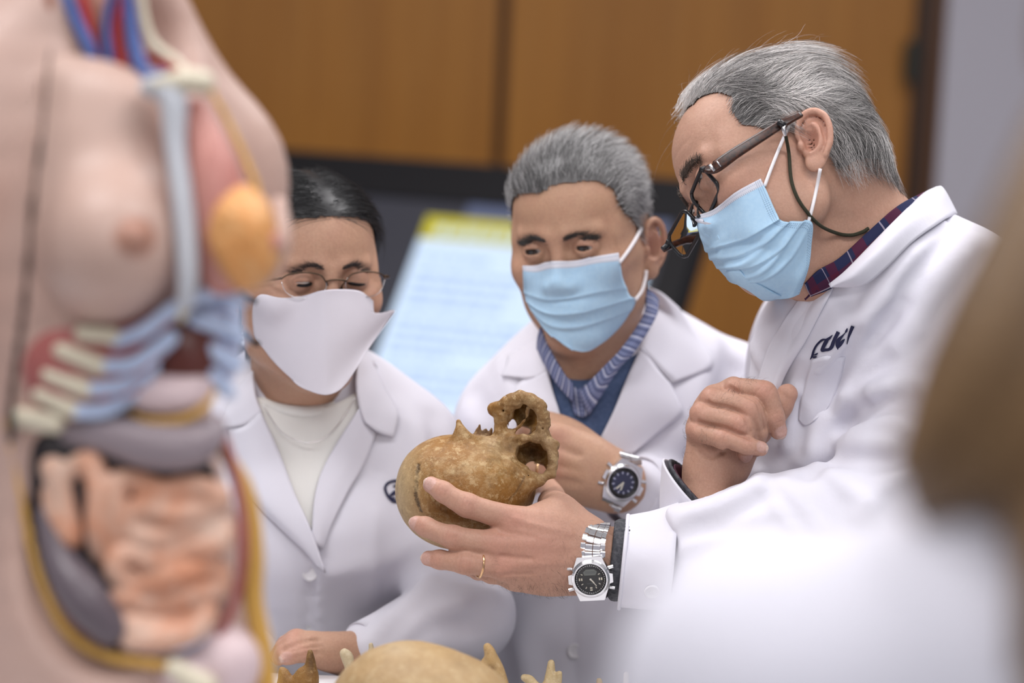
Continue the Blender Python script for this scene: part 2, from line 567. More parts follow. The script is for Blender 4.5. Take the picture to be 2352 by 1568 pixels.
MT = {}
SKIN = (.50, .300, .215)
MT['skin'] = mat('skin', SKIN, .52, attr=True, sss=.12, spec=.35, var=[(55, (.42, .215, .155), .28), (420, (.34, .18, .125), .34), (1500, (.33, .17, .115), .30)],
                 bump=[(900, .22, .0007), (330, .2, .0012), (150, .12, .0014)])
MT['coat'] = mat('white_cotton', (.70, .69, .76), .88, spec=.15, sheen=.15, bump=[(1400, .10, .0004), (38, .16, .006)])
MT['coat2'] = mat('white_cotton_smooth', (.70, .69, .76), .88, spec=.15, sheen=.15, bump=[(38, .12, .005)])
MT['white_knit'] = mat('cream_knit', (.74, .73, .70), .95, spec=.1, bump=[((700, 60, 60), .35, .002)])
MT['hair'] = mat('hair', (.4, .4, .4), .40, attr=True, spec=.45)
MT['mask_blue'] = None
MT['white_cloth'] = mat('white_cloth', (.62, .595, .65), .9, spec=.1, bump=[(600, .15, .0006), (30, .1, .006)])
MT['strap'] = mat('white_elastic', (.82, .8, .82), .8, spec=.2)
MT['steel'] = mat('brushed_steel', (.72, .72, .73), .22, 1.0, bump=[(700, .03, .0003)])
MT['steel_dark'] = mat('dark_steel', (.28, .27, .26), .35, 1.0)
MT['black_plastic'] = mat('black_plastic', (.012, .012, .014), .28)
MT['black_matte'] = mat('black_matte', (.009, .0085, .010), .6, spec=.25)
MT['glass'] = mat('lens_glass', (1, 1, 1), .01, trans=1.0, ior=1.03, spec=.5)
MT['crystal'] = mat('watch_crystal', (1, 1, 1), .03, trans=1.0, ior=1.2)
MT['gold'] = mat('gold', (.75, .48, .26), .22, 1.0)
MT['tortoise'] = mat('tortoiseshell', (.014, .008, .007), .32, var=(260, (.11, .028, .009), .6))
MT['cord'] = mat('dark_braided_cord', (.030, .030, .016), .9, bump=[((900, 900, 300), .6, .002)])
MT['navy'] = mat('navy_thread', (.012, .013, .05), .75)
MT['grey_knit'] = mat('charcoal_knit', (.045, .046, .055), .95, var=(260, (.12, .12, .13), .7))
MT['maroon'] = mat('maroon_cloth', (.06, .012, .03), .9)
MT['blue_knit'] = mat('blue_knit', (.07, .105, .20), .95, spec=.1, var=(240, (.12, .16, .28), .5))
MT['button'] = mat('white_button', (.72, .71, .74), .4)
MT['trouser'] = mat('dark_trousers', (.03, .032, .045), .9)
MT['shoe'] = mat('black_leather', (.015, .013, .012), .4)
MT['eye'] = mat('eye', (.8, .8, .8), .12, attr=True)
MT['brow'] = mat('brow_hair', (.06, .045, .04), .7, attr=True)

def wood_mat():
    m = mat('amber_wood_veneer', (.36, .150, .026), .38, spec=.35,
            var=[((9, 9, .7), (.24, .09, .016), .75), ((60, 60, 1.6), (.38, .175, .04), .5)], coord='Object')
    return m
MT['wood'] = wood_mat()
MT['wood_dark'] = mat('dark_wood_trim', (.085, .032, .009), .4, var=[((20, 20, 1), (.11, .04, .012), .6)])
MT['grey_wall'] = mat('grey_paint', (.46, .44, .49), .85, bump=[(120, .05, .002)])
MT['ceiling'] = mat('white_ceiling', (.8, .8, .8), .9)
MT['floor'] = mat('grey_floor', (.32, .31, .30), .5, var=(6, (.26, .25, .25), .5))
MT['table'] = mat('white_laminate', (.80, .79, .82), .35)
MT['table_leg'] = mat('grey_metal', (.4, .4, .42), .4, .6)

# ------------------------------------------------------------------ room
def ray_plane_y(px, py, y):
    """where the sight line through a pixel meets the wall plane at world y"""
    d = M3 @ np.array([(px - 1176) / FPX, 1, -(py - 784) / FPX])
    return CAM + d * (y - CAM[1]) / d[1]
WALL_Y = 5.7
def sbox(name, lo, hi, m):
    V, Fc = box_mesh(lo, hi)
    return structure(obj(name, V, Fc, m, world=True, smooth=False))
sbox('floor', (-3.2, -3, -.1), (3.2, 6.0, 0), MT['floor'])
sbox('ceiling', (-3.2, -3, 3.0), (3.2, 6.0, 3.1), MT['ceiling'])
sbox('wall_back', (-3.2, WALL_Y + .06, 0), (3.2, WALL_Y + .2, 3.0), mat('red_brown_backing', (.13, .045, .012), .5))
xs_seam = [ray_plane_y(x, 190, WALL_Y)[0] for x in (372, 1152, 2112)]
xr = ray_plane_y(2166, 200, WALL_Y - .08)[0]
def panel_edge(lst, z0=0.0, z1=3.0):
    parts = []
    for a, b in lst:
        parts.append(box_mesh((a, WALL_Y, z0), (b, WALL_Y + .058, z1)))
    return join(*parts)
# wood cladding: tall veneered boards with dark gaps
for i, (a, b) in enumerate([(-3.2, xs_seam[0] - .012), (xs_seam[0] + .012, xs_seam[1] - .014), (xs_seam[1] + .014, xs_seam[2] - .02)]):
    V, Fc = panel_edge([(a, b)])
    structure(obj('trim_%d' % (i + 1), V, Fc, MT['wood'], world=True, smooth=False))
sbox('trim_4', (xs_seam[2] - .02, WALL_Y - .03, 0), (xs_seam[2] + .012, WALL_Y + .058, 3.0), mat('black_gap', (.035, .014, .006), .5))
sbox('trim_5', (xs_seam[2] + .012, WALL_Y - .05, 0), (xr + .1, WALL_Y + .058, 3.0), MT['wood_dark'])
sbox('wall_right', (xr, WALL_Y - .08, 0), (3.2, WALL_Y + .06, 3.0), MT['grey_wall'])
_hp = ray_plane_y(2088, 140, WALL_Y - .03)
V, Fc = join(box_mesh(_hp + (-.012, -.02, -.045), _hp + (.012, .0, .045)), box_mesh(_hp + (-.006, -.032, -.05), _hp + (.006, -.02, .05)))
h = obj('door_hinge', V, Fc, mat('green_black_metal', (.02, .03, .025), .4, .5), world=True, smooth=False)
tag(h, 'dark metal hinge on the dark wood door frame at upper right', 'hinge')

# ------------------------------------------------------------------ table
TZ = float(to_world(pt(700, 1537, 2.50))[2])
T_X0, T_X1, T_Y0, T_Y1 = -1.25, .20, 1.30, 2.415
tb = tag(new_empty('table', (-.5, 1.8, 0)), 'white-topped laboratory table in front of the people, mostly below the picture', 'table')
def rounded_slab(x0, x1, y0, y1, z0, z1, b=.006):
    V, Fc = [], []
    prof = [(0, z0 + b), (b, z0), None]
    rings = [(b, z0), (0, z0 + b), (0, z1 - b), (b * .3, z1 - b * .3), (b, z1)]
    for ins, z in rings:
        V += [(x0 + ins, y0 + ins, z), (x1 - ins, y0 + ins, z), (x1 - ins, y1 - ins, z), (x0 + ins, y1 - ins, z)]
    for r in range(len(rings) - 1):
        for j in range(4):
            k = (j + 1) % 4
            Fc.append([r * 4 + j, r * 4 + k, (r + 1) * 4 + k, (r + 1) * 4 + j])
    Fc.append([3, 2, 1, 0]); n = (len(rings) - 1) * 4; Fc.append([n, n + 1, n + 2, n + 3])
    return np.array(V), Fc
V, Fc = rounded_slab(T_X0, T_X1, T_Y0, T_Y1, TZ - .03, TZ)
obj('table_top', V, Fc, MT['table'], tb, world=True, smooth=False)
for x in (T_X0 + .06, T_X1 - .06):
    for y in (T_Y0 + .06, T_Y1 - .06):
        V, Fc = box_mesh((x - .022, y - .022, 0), (x + .022, y + .022, TZ - .03))
        obj('leg', V, Fc, MT['table_leg'], tb, world=True, smooth=False)
for y0 in (T_Y0 + .05, T_Y1 - .07):
    V, Fc = box_mesh((T_X0 + .08, y0, TZ - .10), (T_X1 - .08, y0 + .02, TZ - .03))
    obj('apron', V, Fc, MT['table_leg'], tb, world=True, smooth=False)

# ------------------------------------------------------------------ tilted touch display
PSI, THE = math.radians(24), math.radians(52)
e_up = np.array([math.sin(PSI) * math.cos(THE), math.cos(PSI) * math.cos(THE), math.sin(THE)])
e_rt = np.array([math.cos(PSI), -math.sin(PSI), 0])
e_n = np.cross(e_rt, e_up)
if e_n[1] > 0: e_n = -e_n                  # towards the room
D_TR = to_world(pt(1640, 420, 4.55))
def ray_disp(px, py, off=0.0):
    d = M3 @ np.array([(px - 1176) / FPX, 1, -(py - 784) / FPX])
    o = D_TR + e_n * off
    return CAM + d * (((o - CAM) @ e_n) / (d @ e_n))
def duv(P): return np.array([(P - D_TR) @ e_rt, (P - D_TR) @ e_up])
def dxy(u, v, off=0.0): return D_TR + e_rt * u + e_up * v + e_n * off
DW, DH = 1.26, .98
disp_base = dxy(-DW / 2, -DH, 0) * np.array([1, 1, 0])
dp = tag(new_empty('touch_display', disp_base), 'large black-framed display tilted on a stand, showing a pale blue slide with yellow heading', 'display')
def dbox(u0, u1, v0, v1, o0, o1):
    V = np.array([dxy(u, v, o) for u in (u0, u1) for v in (v0, v1) for o in (o0, o1)])
    return V, [[0, 1, 3, 2], [4, 6, 7, 5], [0, 4, 5, 1], [2, 3, 7, 6], [0, 2, 6, 4], [1, 5, 7, 3]]
su0, su1 = -DW + .055, -.055
sv1 = duv(ray_disp(900, 452))[1]; sv0 = -DH + .06
V, Fc = join(dbox(-DW, 0, -DH, 0, -.06, -.004), dbox(-DW, su0, -DH, 0, -.004, .004), dbox(su1, 0, -DH, 0, -.004, .004),
             dbox(su0, su1, sv1, 0, -.004, .004), dbox(su0, su1, -DH, sv0, -.004, .004))
obj('bezel', V, Fc, MT['black_matte'], dp, world=True, smooth=False)
# slide: heading band, page and lines of text (unreadable in the photograph)
quads, mi = [], []
def dq(u0, u1, v0, v1, off, m):
    quads.append((np.array([dxy(u0, v0, off), dxy(u1, v0, off), dxy(u1, v1, off), dxy(u0, v1, off)]), [[0, 1, 2, 3]])); mi.append(m)
p_tl = duv(ray_disp(976, 492)); p_l2 = duv(ray_disp(960, 545)); p_bl = duv(ray_disp(858, 845))
pl = (p_tl[0] + p_l2[0] + p_bl[0]) / 3; ptop = p_tl[1]
dq(su0, su1, sv0, sv1, -.0035, 0)
p_b1 = duv(ray_disp(1080, 455))
dq(p_b1[0], su1, ptop, sv1, -.0032, 4)
dq(pl, su1 - .02, sv0 + .03, ptop, -.0030, 1)
hd = ptop - p_l2[1]
dq(pl, su1 - .02, ptop - hd, ptop, -.0027, 2)
rs = random.Random(4)
u = pl + .03
while u < -.12:
    w = rs.uniform(.018, .05); dq(u, u + w, ptop - hd * .86, ptop - hd * .38, -.0024, 5); u += w + .008
v = ptop - hd - .035
k = 0
while v > sv0 + .06:
    e = rs.uniform(-.35, -.1) if k % 4 else pl + rs.uniform(.12, .3)
    u = pl + .02
    while u < e:
        w = rs.uniform(.015, .06); dq(u, min(u + w, e), v - .010, v, -.0026, 3); u += w + .007
    v -= .024 if k % 4 else .036
    k += 1
def emis(name, c, s): return mat(name, (.02, .02, .02), .3, emit=(*c, s))
V, Fc = join(*quads)
scr_m = [emis('screen_grey', (.020, .020, .030), 1.0), emis('screen_page', (.57, .70, .88), 1.0), emis('screen_yellow', (.46, .40, .015), 1.0),
         emis('screen_text', (.34, .45, .68), 1.0), emis('screen_blue', (.075, .09, .16), 1.0), emis('screen_headtext', (.50, .58, .50), 1.0)]
obj('screen', V, Fc, scr_m, dp, world=True, smooth=False, midx=mi)
c0 = dxy(-DW / 2, -DH * .5, -.06)
V, Fc = join(box_mesh((c0[0] - .05, c0[1] + .02, .05), (c0[0] + .05, c0[1] + .10, c0[2] + .02)),
             box_mesh((c0[0] - .35, c0[1] - .3, 0), (c0[0] + .35, c0[1] + .35, .05)))
obj('stand', V, Fc, MT['black_matte'], dp, world=True, smooth=False)
# ------------------------------------------------------------------ heads
class Head:
    """head sculpted in its own frame: r = to its right, f = forwards, u = up, millimetres from the mid point between the ear canals"""
    def __init__(s, C, R, Fv, s_=1.0, w=1.0):
        s.w = w
        s.C = np.asarray(C, float); s.R = nrm(R); Fv = np.asarray(Fv, float); s.F = nrm(Fv - s.R * (Fv @ s.R))
        s.U = np.cross(s.R, s.F); s.s = s_ * .001
        s.Q = np.stack([s.R, s.F, s.U], 1)
    def p(s, r, f, u): return s.C + (s.Q @ np.array([r * s.w, f, u], float)) * s.s
    def loc(s, P): return ((P - s.C) @ s.Q) / s.s / np.array([s.w, 1, 1])
    def d(s, r, f, u): return s.Q @ np.array([r, f, u], float)

def build_head(m, H, female=False, nose=1.0, lids=(5.0, 5.0), look=(0, 0), ears=(-1, 1), ear_tilt=8, jaw=1.0, brow=1.0, low=(0, 0)):
    mm = H.s
    def E(c, r, k=6, op='u', R=None):
        m.ell(H.p(*c), np.array(r) * mm * (np.array([H.w, 1, 1]) if R is None and r[0] > 20 else 1), H.Q if R is None else R, k * mm, op)
    def Cp(a, b, ra, rb, k=6, op='u'):
        m.cap(H.p(*a), H.p(*b), ra * mm, rb * mm, k * mm, op)
    E((0, 0, 52), (75, 97, 77))
    E((0, 44, 52), (63, 55, 58), 20)
    E((0, -40, 20), (62, 55, 50), 20)
    E((0, 42 + low[0] * .6, -18 + low[1] * .4), (60, 53, 74), 22)
    for q in (-1, 1):
        Cp((q * 47 * jaw, 14, -50), (q * 20, 72 + low[0], -88 + low[1]), 15, 15, 18)
        E((q * 44 * jaw, 36, -28), (19, 40, 42), 26)
        E((q * 58, 40, 22), (10, 34, 20), 20)
        E((q * 46, 66, -8), (24, 24, 20), 14)
        E((q * 62, 28, 0), (12, 34, 13), 14)
        Cp((q * 12, 97, 32), (q * 44, 84, 33), 7 * brow, 6 * brow, 12)
        E((q * 50, 20, -34), (13, 28, 30), 22)
    E((0, 80 + low[0], -88 + low[1]), (24, 20, 19), 16)
    E((0, 80 + low[0], -50 + low[1] / 2), (32, 24, 30), 16)
    for q in (-1, 1):                                   # sockets, lids
        E((q * 32, 101, 17), (17, 15, 12), 8, 's')
    Cp((0, 95, 26), (0, 112 + 5 * nose, -18), 6.5, 8, 9)
    E((0, 112 + 6 * nose, -20), (10, 10, 9), 6)
    for q in (-1, 1):
        E((q * 12, 103 + 3 * nose, -23), (7.5, 10, 7.5), 5)
    for q in (-1, 1):
        E((q * 7, 107 + 3 * nose, -30), (4, 6, 4), 3, 's')
    # mouth
    mf, mu = low[0], low[1] / 2
    Cp((-20, 96 + mf, -50 + mu), (20, 96 + mf, -50 + mu), 5, 5, 6)
    E((0, 100 + mf, -48 + mu), (14, 6, 4.5), 4); E((0, 99 + mf, -57 + mu), (15, 6, 5), 4)
    m.groove([H.p(-24, 96 + mf, -52 + mu), H.p(0, 107 + mf, -52 + mu), H.p(24, 96 + mf, -52 + mu)], .003, .0016)
    for q in (-1, 1):
        ec = (q * 32, 85, 17)
        E(ec, (15.2, 14.6, 14.2), 3)
        # opening of the lids
        lo = lids[0] if q < 0 else lids[1]
        m.ell(H.p(q * 32, 101, 17 - (6 - lo) * .55), np.array((13, 12, lo)) * mm, H.Q, .6 * mm, 's')
        # crease of the upper lid and the bag below
        m.groove([H.p(q * 20, 99, 22), H.p(q * 31, 103, 26), H.p(q * 45, 95, 21)], .0011, .0016)
        m.groove([H.p(q * 20, 97, 8), H.p(q * 31, 100, 5), H.p(q * 44, 93, 8)], .0008, .002)
        m.blob(H.p(*ec) + H.d(0, .012, .006), np.array((19, 20, 10)) * mm, (.36, .18, .135), .45, H.Q)
    # ears
    for q in ears:
        t = math.radians(ear_tilt)
        back = H.d(0, -math.cos(t), -math.sin(t)); up = H.d(0, -math.sin(t), math.cos(t)); out = H.d(q, 0, 0)
        fl = math.radians(24)
        bx = nrm(back * math.cos(fl) + out * math.sin(fl)); no = nrm(np.cross(bx, up)); no = no if no @ out > 0 else -no
        o = H.p(q * 74, 4, 0)
        A = lambda x, y, z=0: o + (bx * x + up * y + no * z) * mm
        Rm = np.stack([bx, up, no], 1)
        m.ell(A(16, 2, -1.5), np.array((15.5, 29, 4.2)) * mm, Rm, 3 * mm)
        m.ell(A(13, -22, 0), np.array((9.5, 11, 4.6)) * mm, Rm, 4 * mm)
        m.chain([A(4, 2, 1), A(1, 10, 2.5), A(3, 22, 3), A(11, 31, 3.2), A(21, 32, 3.2), A(30, 24, 3.2), A(33, 10, 3), A(31, -6, 2.4), A(24, -18, 1.5)],
                np.array([2.6, 3, 3.3, 3.7, 3.8, 3.7, 3.4, 3.2, 3]) * mm, 1.6 * mm)
        m.chain([A(13, 24, 1), A(20, 16, 3), A(24, 4, 3.4), A(20, -9, 3), A(11, -13, 3)], np.array([2.2, 3, 3.2, 3.2, 3]) * mm, 2.5 * mm)
        m.ell(A(12, 1, 4), np.array((8, 12.5, 7.5)) * mm, Rm, 2 * mm, 's')
        m.ell(A(27, 10, 4), np.array((2.6, 12, 3.4)) * mm, Rm, 1.5 * mm, 's')
        m.ell(A(17, 24, 4.5), np.array((7, 3.5, 3.5)) * mm, Rm, 2 * mm, 's')
        m.ell(A(2.5, -2, 2), np.array((4, 6, 5)) * mm, Rm, 2.5 * mm)
        m.blob(A(20, 12, 1), np.array((26, 30, 12)) * mm, (.56, .26, .20), .55, Rm)
        m.blob(A(12, 0, -3), np.array((10, 12, 8)) * mm, (.36, .15, .11), .5, Rm)
    m.blob(H.p(0, 120, -18), np.array((16, 22, 20)) * mm, (.54, .25, .19), .55, H.Q)
    for q in (-1, 1):
        m.blob(H.p(q * 50, 70, -12), np.array((24, 26, 22)) * mm, (.54, .27, .195), .5, H.Q)
    m.blob(H.p(0, 104, -52), np.array((20, 12, 9)) * mm, (.42, .16, .13), .8, H.Q)

def eyes(H, parent, gaze, iris=(.05, .03, .02), wide=29, white=(.62, .58, .55)):
    for q in (-1, 1):
        c = H.p(q * 32, 85, 17); r = 12.6 * H.s
        V, Fc = sphere_mesh(c, r, 40, 30)
        g = nrm(H.d(*gaze)); a = np.degrees(np.arccos(np.clip(nrm(V - c) @ g, -1, 1)))
        colr = np.where(a[:, None] < 13, np.array([[.004, .004, .004]]), np.where(a[:, None] < wide, np.array([iris]), np.array([white])))
        obj('eye', V, Fc, MT['eye'], parent, col=colr)

def brows(H, parent, m, colr, n=230, seed=3, thick=1.0, tilt=0, wild=.3, drop=0.0, span=36):
    rs = np.random.RandomState(seed)
    for q in (-1, 1):
        t = rs.uniform(0, 1, n)
        r = 12 + span * t; u = 31 - drop + 7 * np.sin(t * 2.2) - 5 * t + rs.normal(size=n) * 2.4 * thick * (1 - .5 * t) + tilt * t
        P = np.array([H.p(q * a, 112 - 10 * b ** 2 * 1.6, c) for a, b, c in zip(r, t, u)])
        for _ in range(5):
            v = m.ev(P); P = P - m.grad(P) * (v - .0002)[:, None]
        N = m.grad(P)
        dirv = lambda X, q=q: np.tile(nrm(H.d(q * .9, -.1, .35)), (len(X), 1))
        V, Fc, C = strands(P, N, dirv, m, rs.uniform(.006, .011, n), 4, rs.uniform(.00018, .0003, n) * thick, .25,
                           np.array(colr)[None] * rs.uniform(.6, 1.5, (n, 1)), seed + q, 0, wild)
        obj('eyebrow', V, Fc, MT['brow'], parent, col=C)

# ------------------------------------------------------------------ hands
def finger(m, P, r, k=.004, nail=None, crease=True, col_tip=True):
    """P: knuckle .. tip points (4), r radii in metres; nail = direction the nail faces"""
    P = np.asarray(P, float)
    m.chain(P, r, k, 5)
    # joint swellings
    for i in (1, 2):
        m.ell(P[i], r[i] * 1.07, None, .004)
    if nail is not None:
        nail = nrm(nail)
        ax = nrm(P[3] - P[2]); nv = nrm(nail - ax * (nail @ ax)); sd = np.cross(ax, nv)
        Rm = np.stack([sd, ax, nv], 1); rt = r[3]
        c = P[3] + nv * rt * .62 - ax * rt * .12
        m.ell(c, (rt * .74, rt * 1.0, rt * .42), Rm, .0004)
        m.blob(c + nv * rt * .1, (rt * .80, rt * 1.08, rt * .7), (.60, .42, .38), .95, Rm, hard=True)
        m.blob(c + nv * rt * .2 + ax * rt * .86, (rt * .74, rt * .28, rt * .7), (.74, .66, .60), .9, Rm, hard=True)
        g0 = P[3] + nv * rt * .9
        m.groove([g0 + sd * rt * .8 + ax * rt * .5 - nv * .3 * rt, g0 + sd * rt * .8 - ax * rt * .8 - nv * .2 * rt, g0 - ax * rt * 1.25,
                  g0 - sd * rt * .8 - ax * rt * .8 - nv * .2 * rt, g0 - sd * rt * .8 + ax * rt * .5 - nv * .3 * rt], .0009, .0008, 3)
        if crease:
            for i in (1, 2):
                a2 = nrm(P[i + 1] - P[i - 1]); n2 = nrm(nail - a2 * (nail @ a2)); s2 = np.cross(a2, n2)
                for o in (-.42, -.12, .2, .5):
                    q = P[i] + a2 * r[i] * o
                    w = .78 if i == 1 else .7
                    pl = [q + s2 * r[i] * w + n2 * r[i] * .62 - a2 * .1 * r[i], q + n2 * r[i] * 1.05, q - s2 * r[i] * w + n2 * r[i] * .62 - a2 * .1 * r[i]]
                    m.groove(pl, .0007, .0009, 3)
                    m.line(pl, .0009, (.38, .18, .13), .5)
                m.blob(P[i] + n2 * r[i] * .9, r[i] * .95, (.53, .27, .205), .55)
    if col_tip: m.blob(P[3], r[3] * 1.5, (.54, .285, .22), .5)

def skin_hairs(parent, m, regions, seed=5, name='arm_hair', colr=(.05, .035, .025)):
    """regions: list of (centre pixel point, radius, count, direction)"""
    rs = np.random.RandomState(seed)
    VV, FF, CC, off = [], [], [], 0
    for c, r, n, d in regions:
        P = c + rs.normal(size=(n, 3)) * np.asarray(r)
        for _ in range(6):
            v = m.ev(P); P = P - m.grad(P) * (v)[:, None]
        N = m.grad(P)
        V, Fc, C = strands(P, N, lambda X: np.tile(nrm(d), (len(X), 1)), m, rs.uniform(.004, .009, n), 4, rs.uniform(.00005, .00008, n), .35,
                           np.tile(np.array(colr), (n, 1)), seed, 0, .45)
        VV.append(V); FF.append(Fc + off); CC.append(C); off += len(V)
    o = obj(name, np.concatenate(VV), np.concatenate(FF), MT['hair'], parent, col=np.concatenate(CC)); o['kind'] = 'stuff'

def legs_and_shoes(parent, x, y, z_hip, yaw=0.0):
    """trousers and shoes under the coat, down to the floor (world coordinates)"""
    c, s = math.cos(yaw), math.sin(yaw)
    V, Fc = [], []
    parts, shoes = [], []
    for q in (-1, 1):
        px_, py_ = x + q * .095 * c, y + q * .095 * s
        v, f = tube([(px_, py_, z_hip), (px_, py_, .5), (px_, py_, .09)], [.10, .085, .075], 16, n=4)
        parts.append((v, f))
        fx, fy = s, -c
        v, f = sphere_mesh((px_ + fx * .06, py_ + fy * .06, .05), (.05, .145, .05), 20, 10, np.array([[c, -s, 0], [s, c, 0], [0, 0, 1]]))
        v[:, 2] = np.maximum(v[:, 2], .0)
        shoes.append((v, f))
    V, Fc = join(*parts); obj('trousers', V, Fc, MT['trouser'], parent, world=True)
    for v, f in shoes: obj('shoe', v, f, MT['shoe'], parent, world=True)

# ------------------------------------------------------------------ cloth
def folds(model, lst, scale=1.0):
    """ridges (amp > 0 raises) laid on a garment along polylines of pixels"""
    model.prep()
    for poly, amp, w in lst:
        q = crom(np.array(poly, float), 3)
        d = model.surf(q[:, 0], q[:, 1])
        q, d = q[d < 3.3], d[d < 3.3]
        if len(q) < 2: continue
        model.groove([pt(x, y, e) for (x, y), e in zip(q, d)], -amp * scale, w, 2)
def on_surface(model, poly, out=.001, dmin=1.0, dmax=3.4):
    d = model.surf([p[0] for p in poly], [p[1] for p in poly], dmin, dmax, out)
    return np.array([pt(x, y, e) for (x, y), e in zip(poly, d)]), d
def loft(rings, th=.0016, seg=48, wob=None, close=False):
    """open sleeve: rings = (centre, u, v, ru, rv); thick wall"""
    S = []
    for i, (c, u, v, ru, rv) in enumerate(rings):
        a = np.linspace(0, 2 * math.pi, seg + 1)
        k = 1 + (wob(i, a) if wob else 0)
        S.append(np.asarray(c) + np.outer(np.cos(a) * k, np.asarray(u) * ru) + np.outer(np.sin(a) * k, np.asarray(v) * rv))
    S = np.array(S)
    S = np.stack([crom(S[:, j], 4) for j in range(seg + 1)], 1)
    cen = S.mean(1, keepdims=True)
    du = np.gradient(S, axis=0); dv = np.roll(S[:, :-1], -1, 1) - np.roll(S[:, :-1], 1, 1); dv = np.concatenate([dv, dv[:, :1]], 1)
    N = nrm(np.cross(du, dv))
    if (N * (S - cen)).sum() < 0: N = -N
    r, c = S.shape[:2]
    A = S.reshape(-1, 3); B = (S - N * th).reshape(-1, 3); n = r * c; Fc = []
    for i in range(r - 1):
        for j in range(c - 1):
            q = [i * c + j, i * c + j + 1, (i + 1) * c + j + 1, (i + 1) * c + j]
            Fc += [q, [x + n for x in q[::-1]]]
    for j in range(c - 1):
        Fc.append([j, j + n, j + 1 + n, j + 1]); m = (r - 1) * c
        Fc.append([m + j + 1, m + j + 1 + n, m + j + n, m + j])
    u, v = np.meshgrid(np.linspace(0, 1, r), np.linspace(0, 1, c), indexing='ij')
    uv = np.stack([v.ravel(), u.ravel()], 1)
    return np.concatenate([A, B]), Fc, np.concatenate([uv, uv])
def button(c, n, r, name, parent, m=None):
    n = nrm(n); a = nrm(np.cross(n, [.2, .3, 1])); b = np.cross(n, a); V, Fc = [], []
    prof = [(0, .35), (.35, .35), (.62, .5), (.8, 1.0), (.93, 1.0), (1, .6), (1, 0), (0, -.1)]
    h = r * .22; S = 28
    for rr, z in prof:
        for i in range(S):
            t = 2 * math.pi * i / S
            V.append(c + (a * math.cos(t) + b * math.sin(t)) * r * max(rr, .001) + n * z * h)
    for i in range(len(prof) - 1):
        for j in range(S):
            k = (j + 1) % S
            Fc.append([i * S + j, i * S + k, (i + 1) * S + k, (i + 1) * S + j])
    for q in range(4):
        t = math.pi / 4 + q * math.pi / 2
        v, f = sphere_mesh(c + (a * math.cos(t) + b * math.sin(t)) * r * .2 + n * h * .33, r * .07, 8, 6)
        Fc += [[x + len(V) for x in ff] for ff in f]; V += list(v)
    return obj(name, np.array(V), Fc, m or MT['button'], parent)

def mask_material(name, rows=True):
    """pale blue pleated face mask, white band along its upper edge, rows of tiny welds"""
    m = bpy.data.materials.new(name); m.use_nodes = True
    nt = m.node_tree; N = nt.nodes; L = nt.links; b = N['Principled BSDF']
    b.inputs['Roughness'].default_value = .9; b.inputs['Specular IOR Level'].default_value = .15
    uv = N.new('ShaderNodeUVMap'); sp = N.new('ShaderNodeSeparateXYZ'); L.new(uv.outputs[0], sp.inputs[0])
    U, Vv = sp.outputs[0], sp.outputs[1]
    def M(op, a, v=None, w=None):
        n = N.new('ShaderNodeMath'); n.operation = op
        for i, x in enumerate((a, v, w)):
            if x is None: continue
            if isinstance(x, (int, float)): n.inputs[i].default_value = x
            else: L.new(x, n.inputs[i])
        return n.outputs[0]
    def mixc(f, a, c):
        mx = N.new('ShaderNodeMix'); mx.data_type = 'RGBA'; L.new(f, mx.inputs[0])
        if isinstance(a, tuple): mx.inputs[6].default_value = (*a, 1)
        else: L.new(a, mx.inputs[6])
        mx.inputs[7].default_value = (*c, 1); return mx.outputs[2]
    tc = N.new('ShaderNodeTexCoord'); no = N.new('ShaderNodeTexNoise'); no.inputs['Scale'].default_value = 240; no.inputs['Detail'].default_value = 4
    L.new(tc.outputs['Object'], no.inputs['Vector'])
    c = mixc(no.outputs['Fac'], (.36, .56, .76), (.47, .66, .81))
    white = M('LESS_THAN', Vv, .085)
    c = mixc(white, c, (.66, .67, .74))
    def band(x, lo, hi): return M('MULTIPLY', M('GREATER_THAN', x, lo), M('LESS_THAN', x, hi))
    def dots(x, per, wd): return M('LESS_THAN', M('FRACT', M('DIVIDE', x, per)), wd)
    if rows:
        d = None
        for v0 in (.030, .072, .084):
            e = M('MULTIPLY', band(Vv, v0 - .0035, v0 + .0035), dots(U, .0135, .5)); d = e if d is None else M('MAXIMUM', d, e)
        for u0 in (.016, .030, .044):
            e = M('MULTIPLY', band(U, u0 - .0035, u0 + .0035), dots(Vv, .0135, .5)); d = M('MAXIMUM', d, e)
        c = mixc(M('MULTIPLY', d, .75), c, (.16, .26, .40))
    L.new(c, b.inputs['Base Color'])
    bp = N.new('ShaderNodeBump'); bp.inputs['Strength'].default_value = .12; bp.inputs['Distance'].default_value = .001
    n2 = N.new('ShaderNodeTexNoise'); n2.inputs['Scale'].default_value = 500; L.new(tc.outputs['Object'], n2.inputs['Vector'])
    L.new(n2.outputs['Fac'], bp.inputs['Height']); L.new(bp.outputs[0], b.inputs['Normal'])
    return m
MT['mask_blue'] = mask_material('pleated_blue_mask')

def hug(rows, model, out):
    """move the control points (pixel x, pixel y, depth) of a garment out of the body it is worn on"""
    f = [p for r in rows for p in r]
    d = model.surf([p[0] for p in f], [p[1] for p in f], 1.6, 3.2, 0.0)
    it = iter(d)
    return [[(p[0], p[1], min(p[2], next(it) - out)) for p in r] for r in rows]

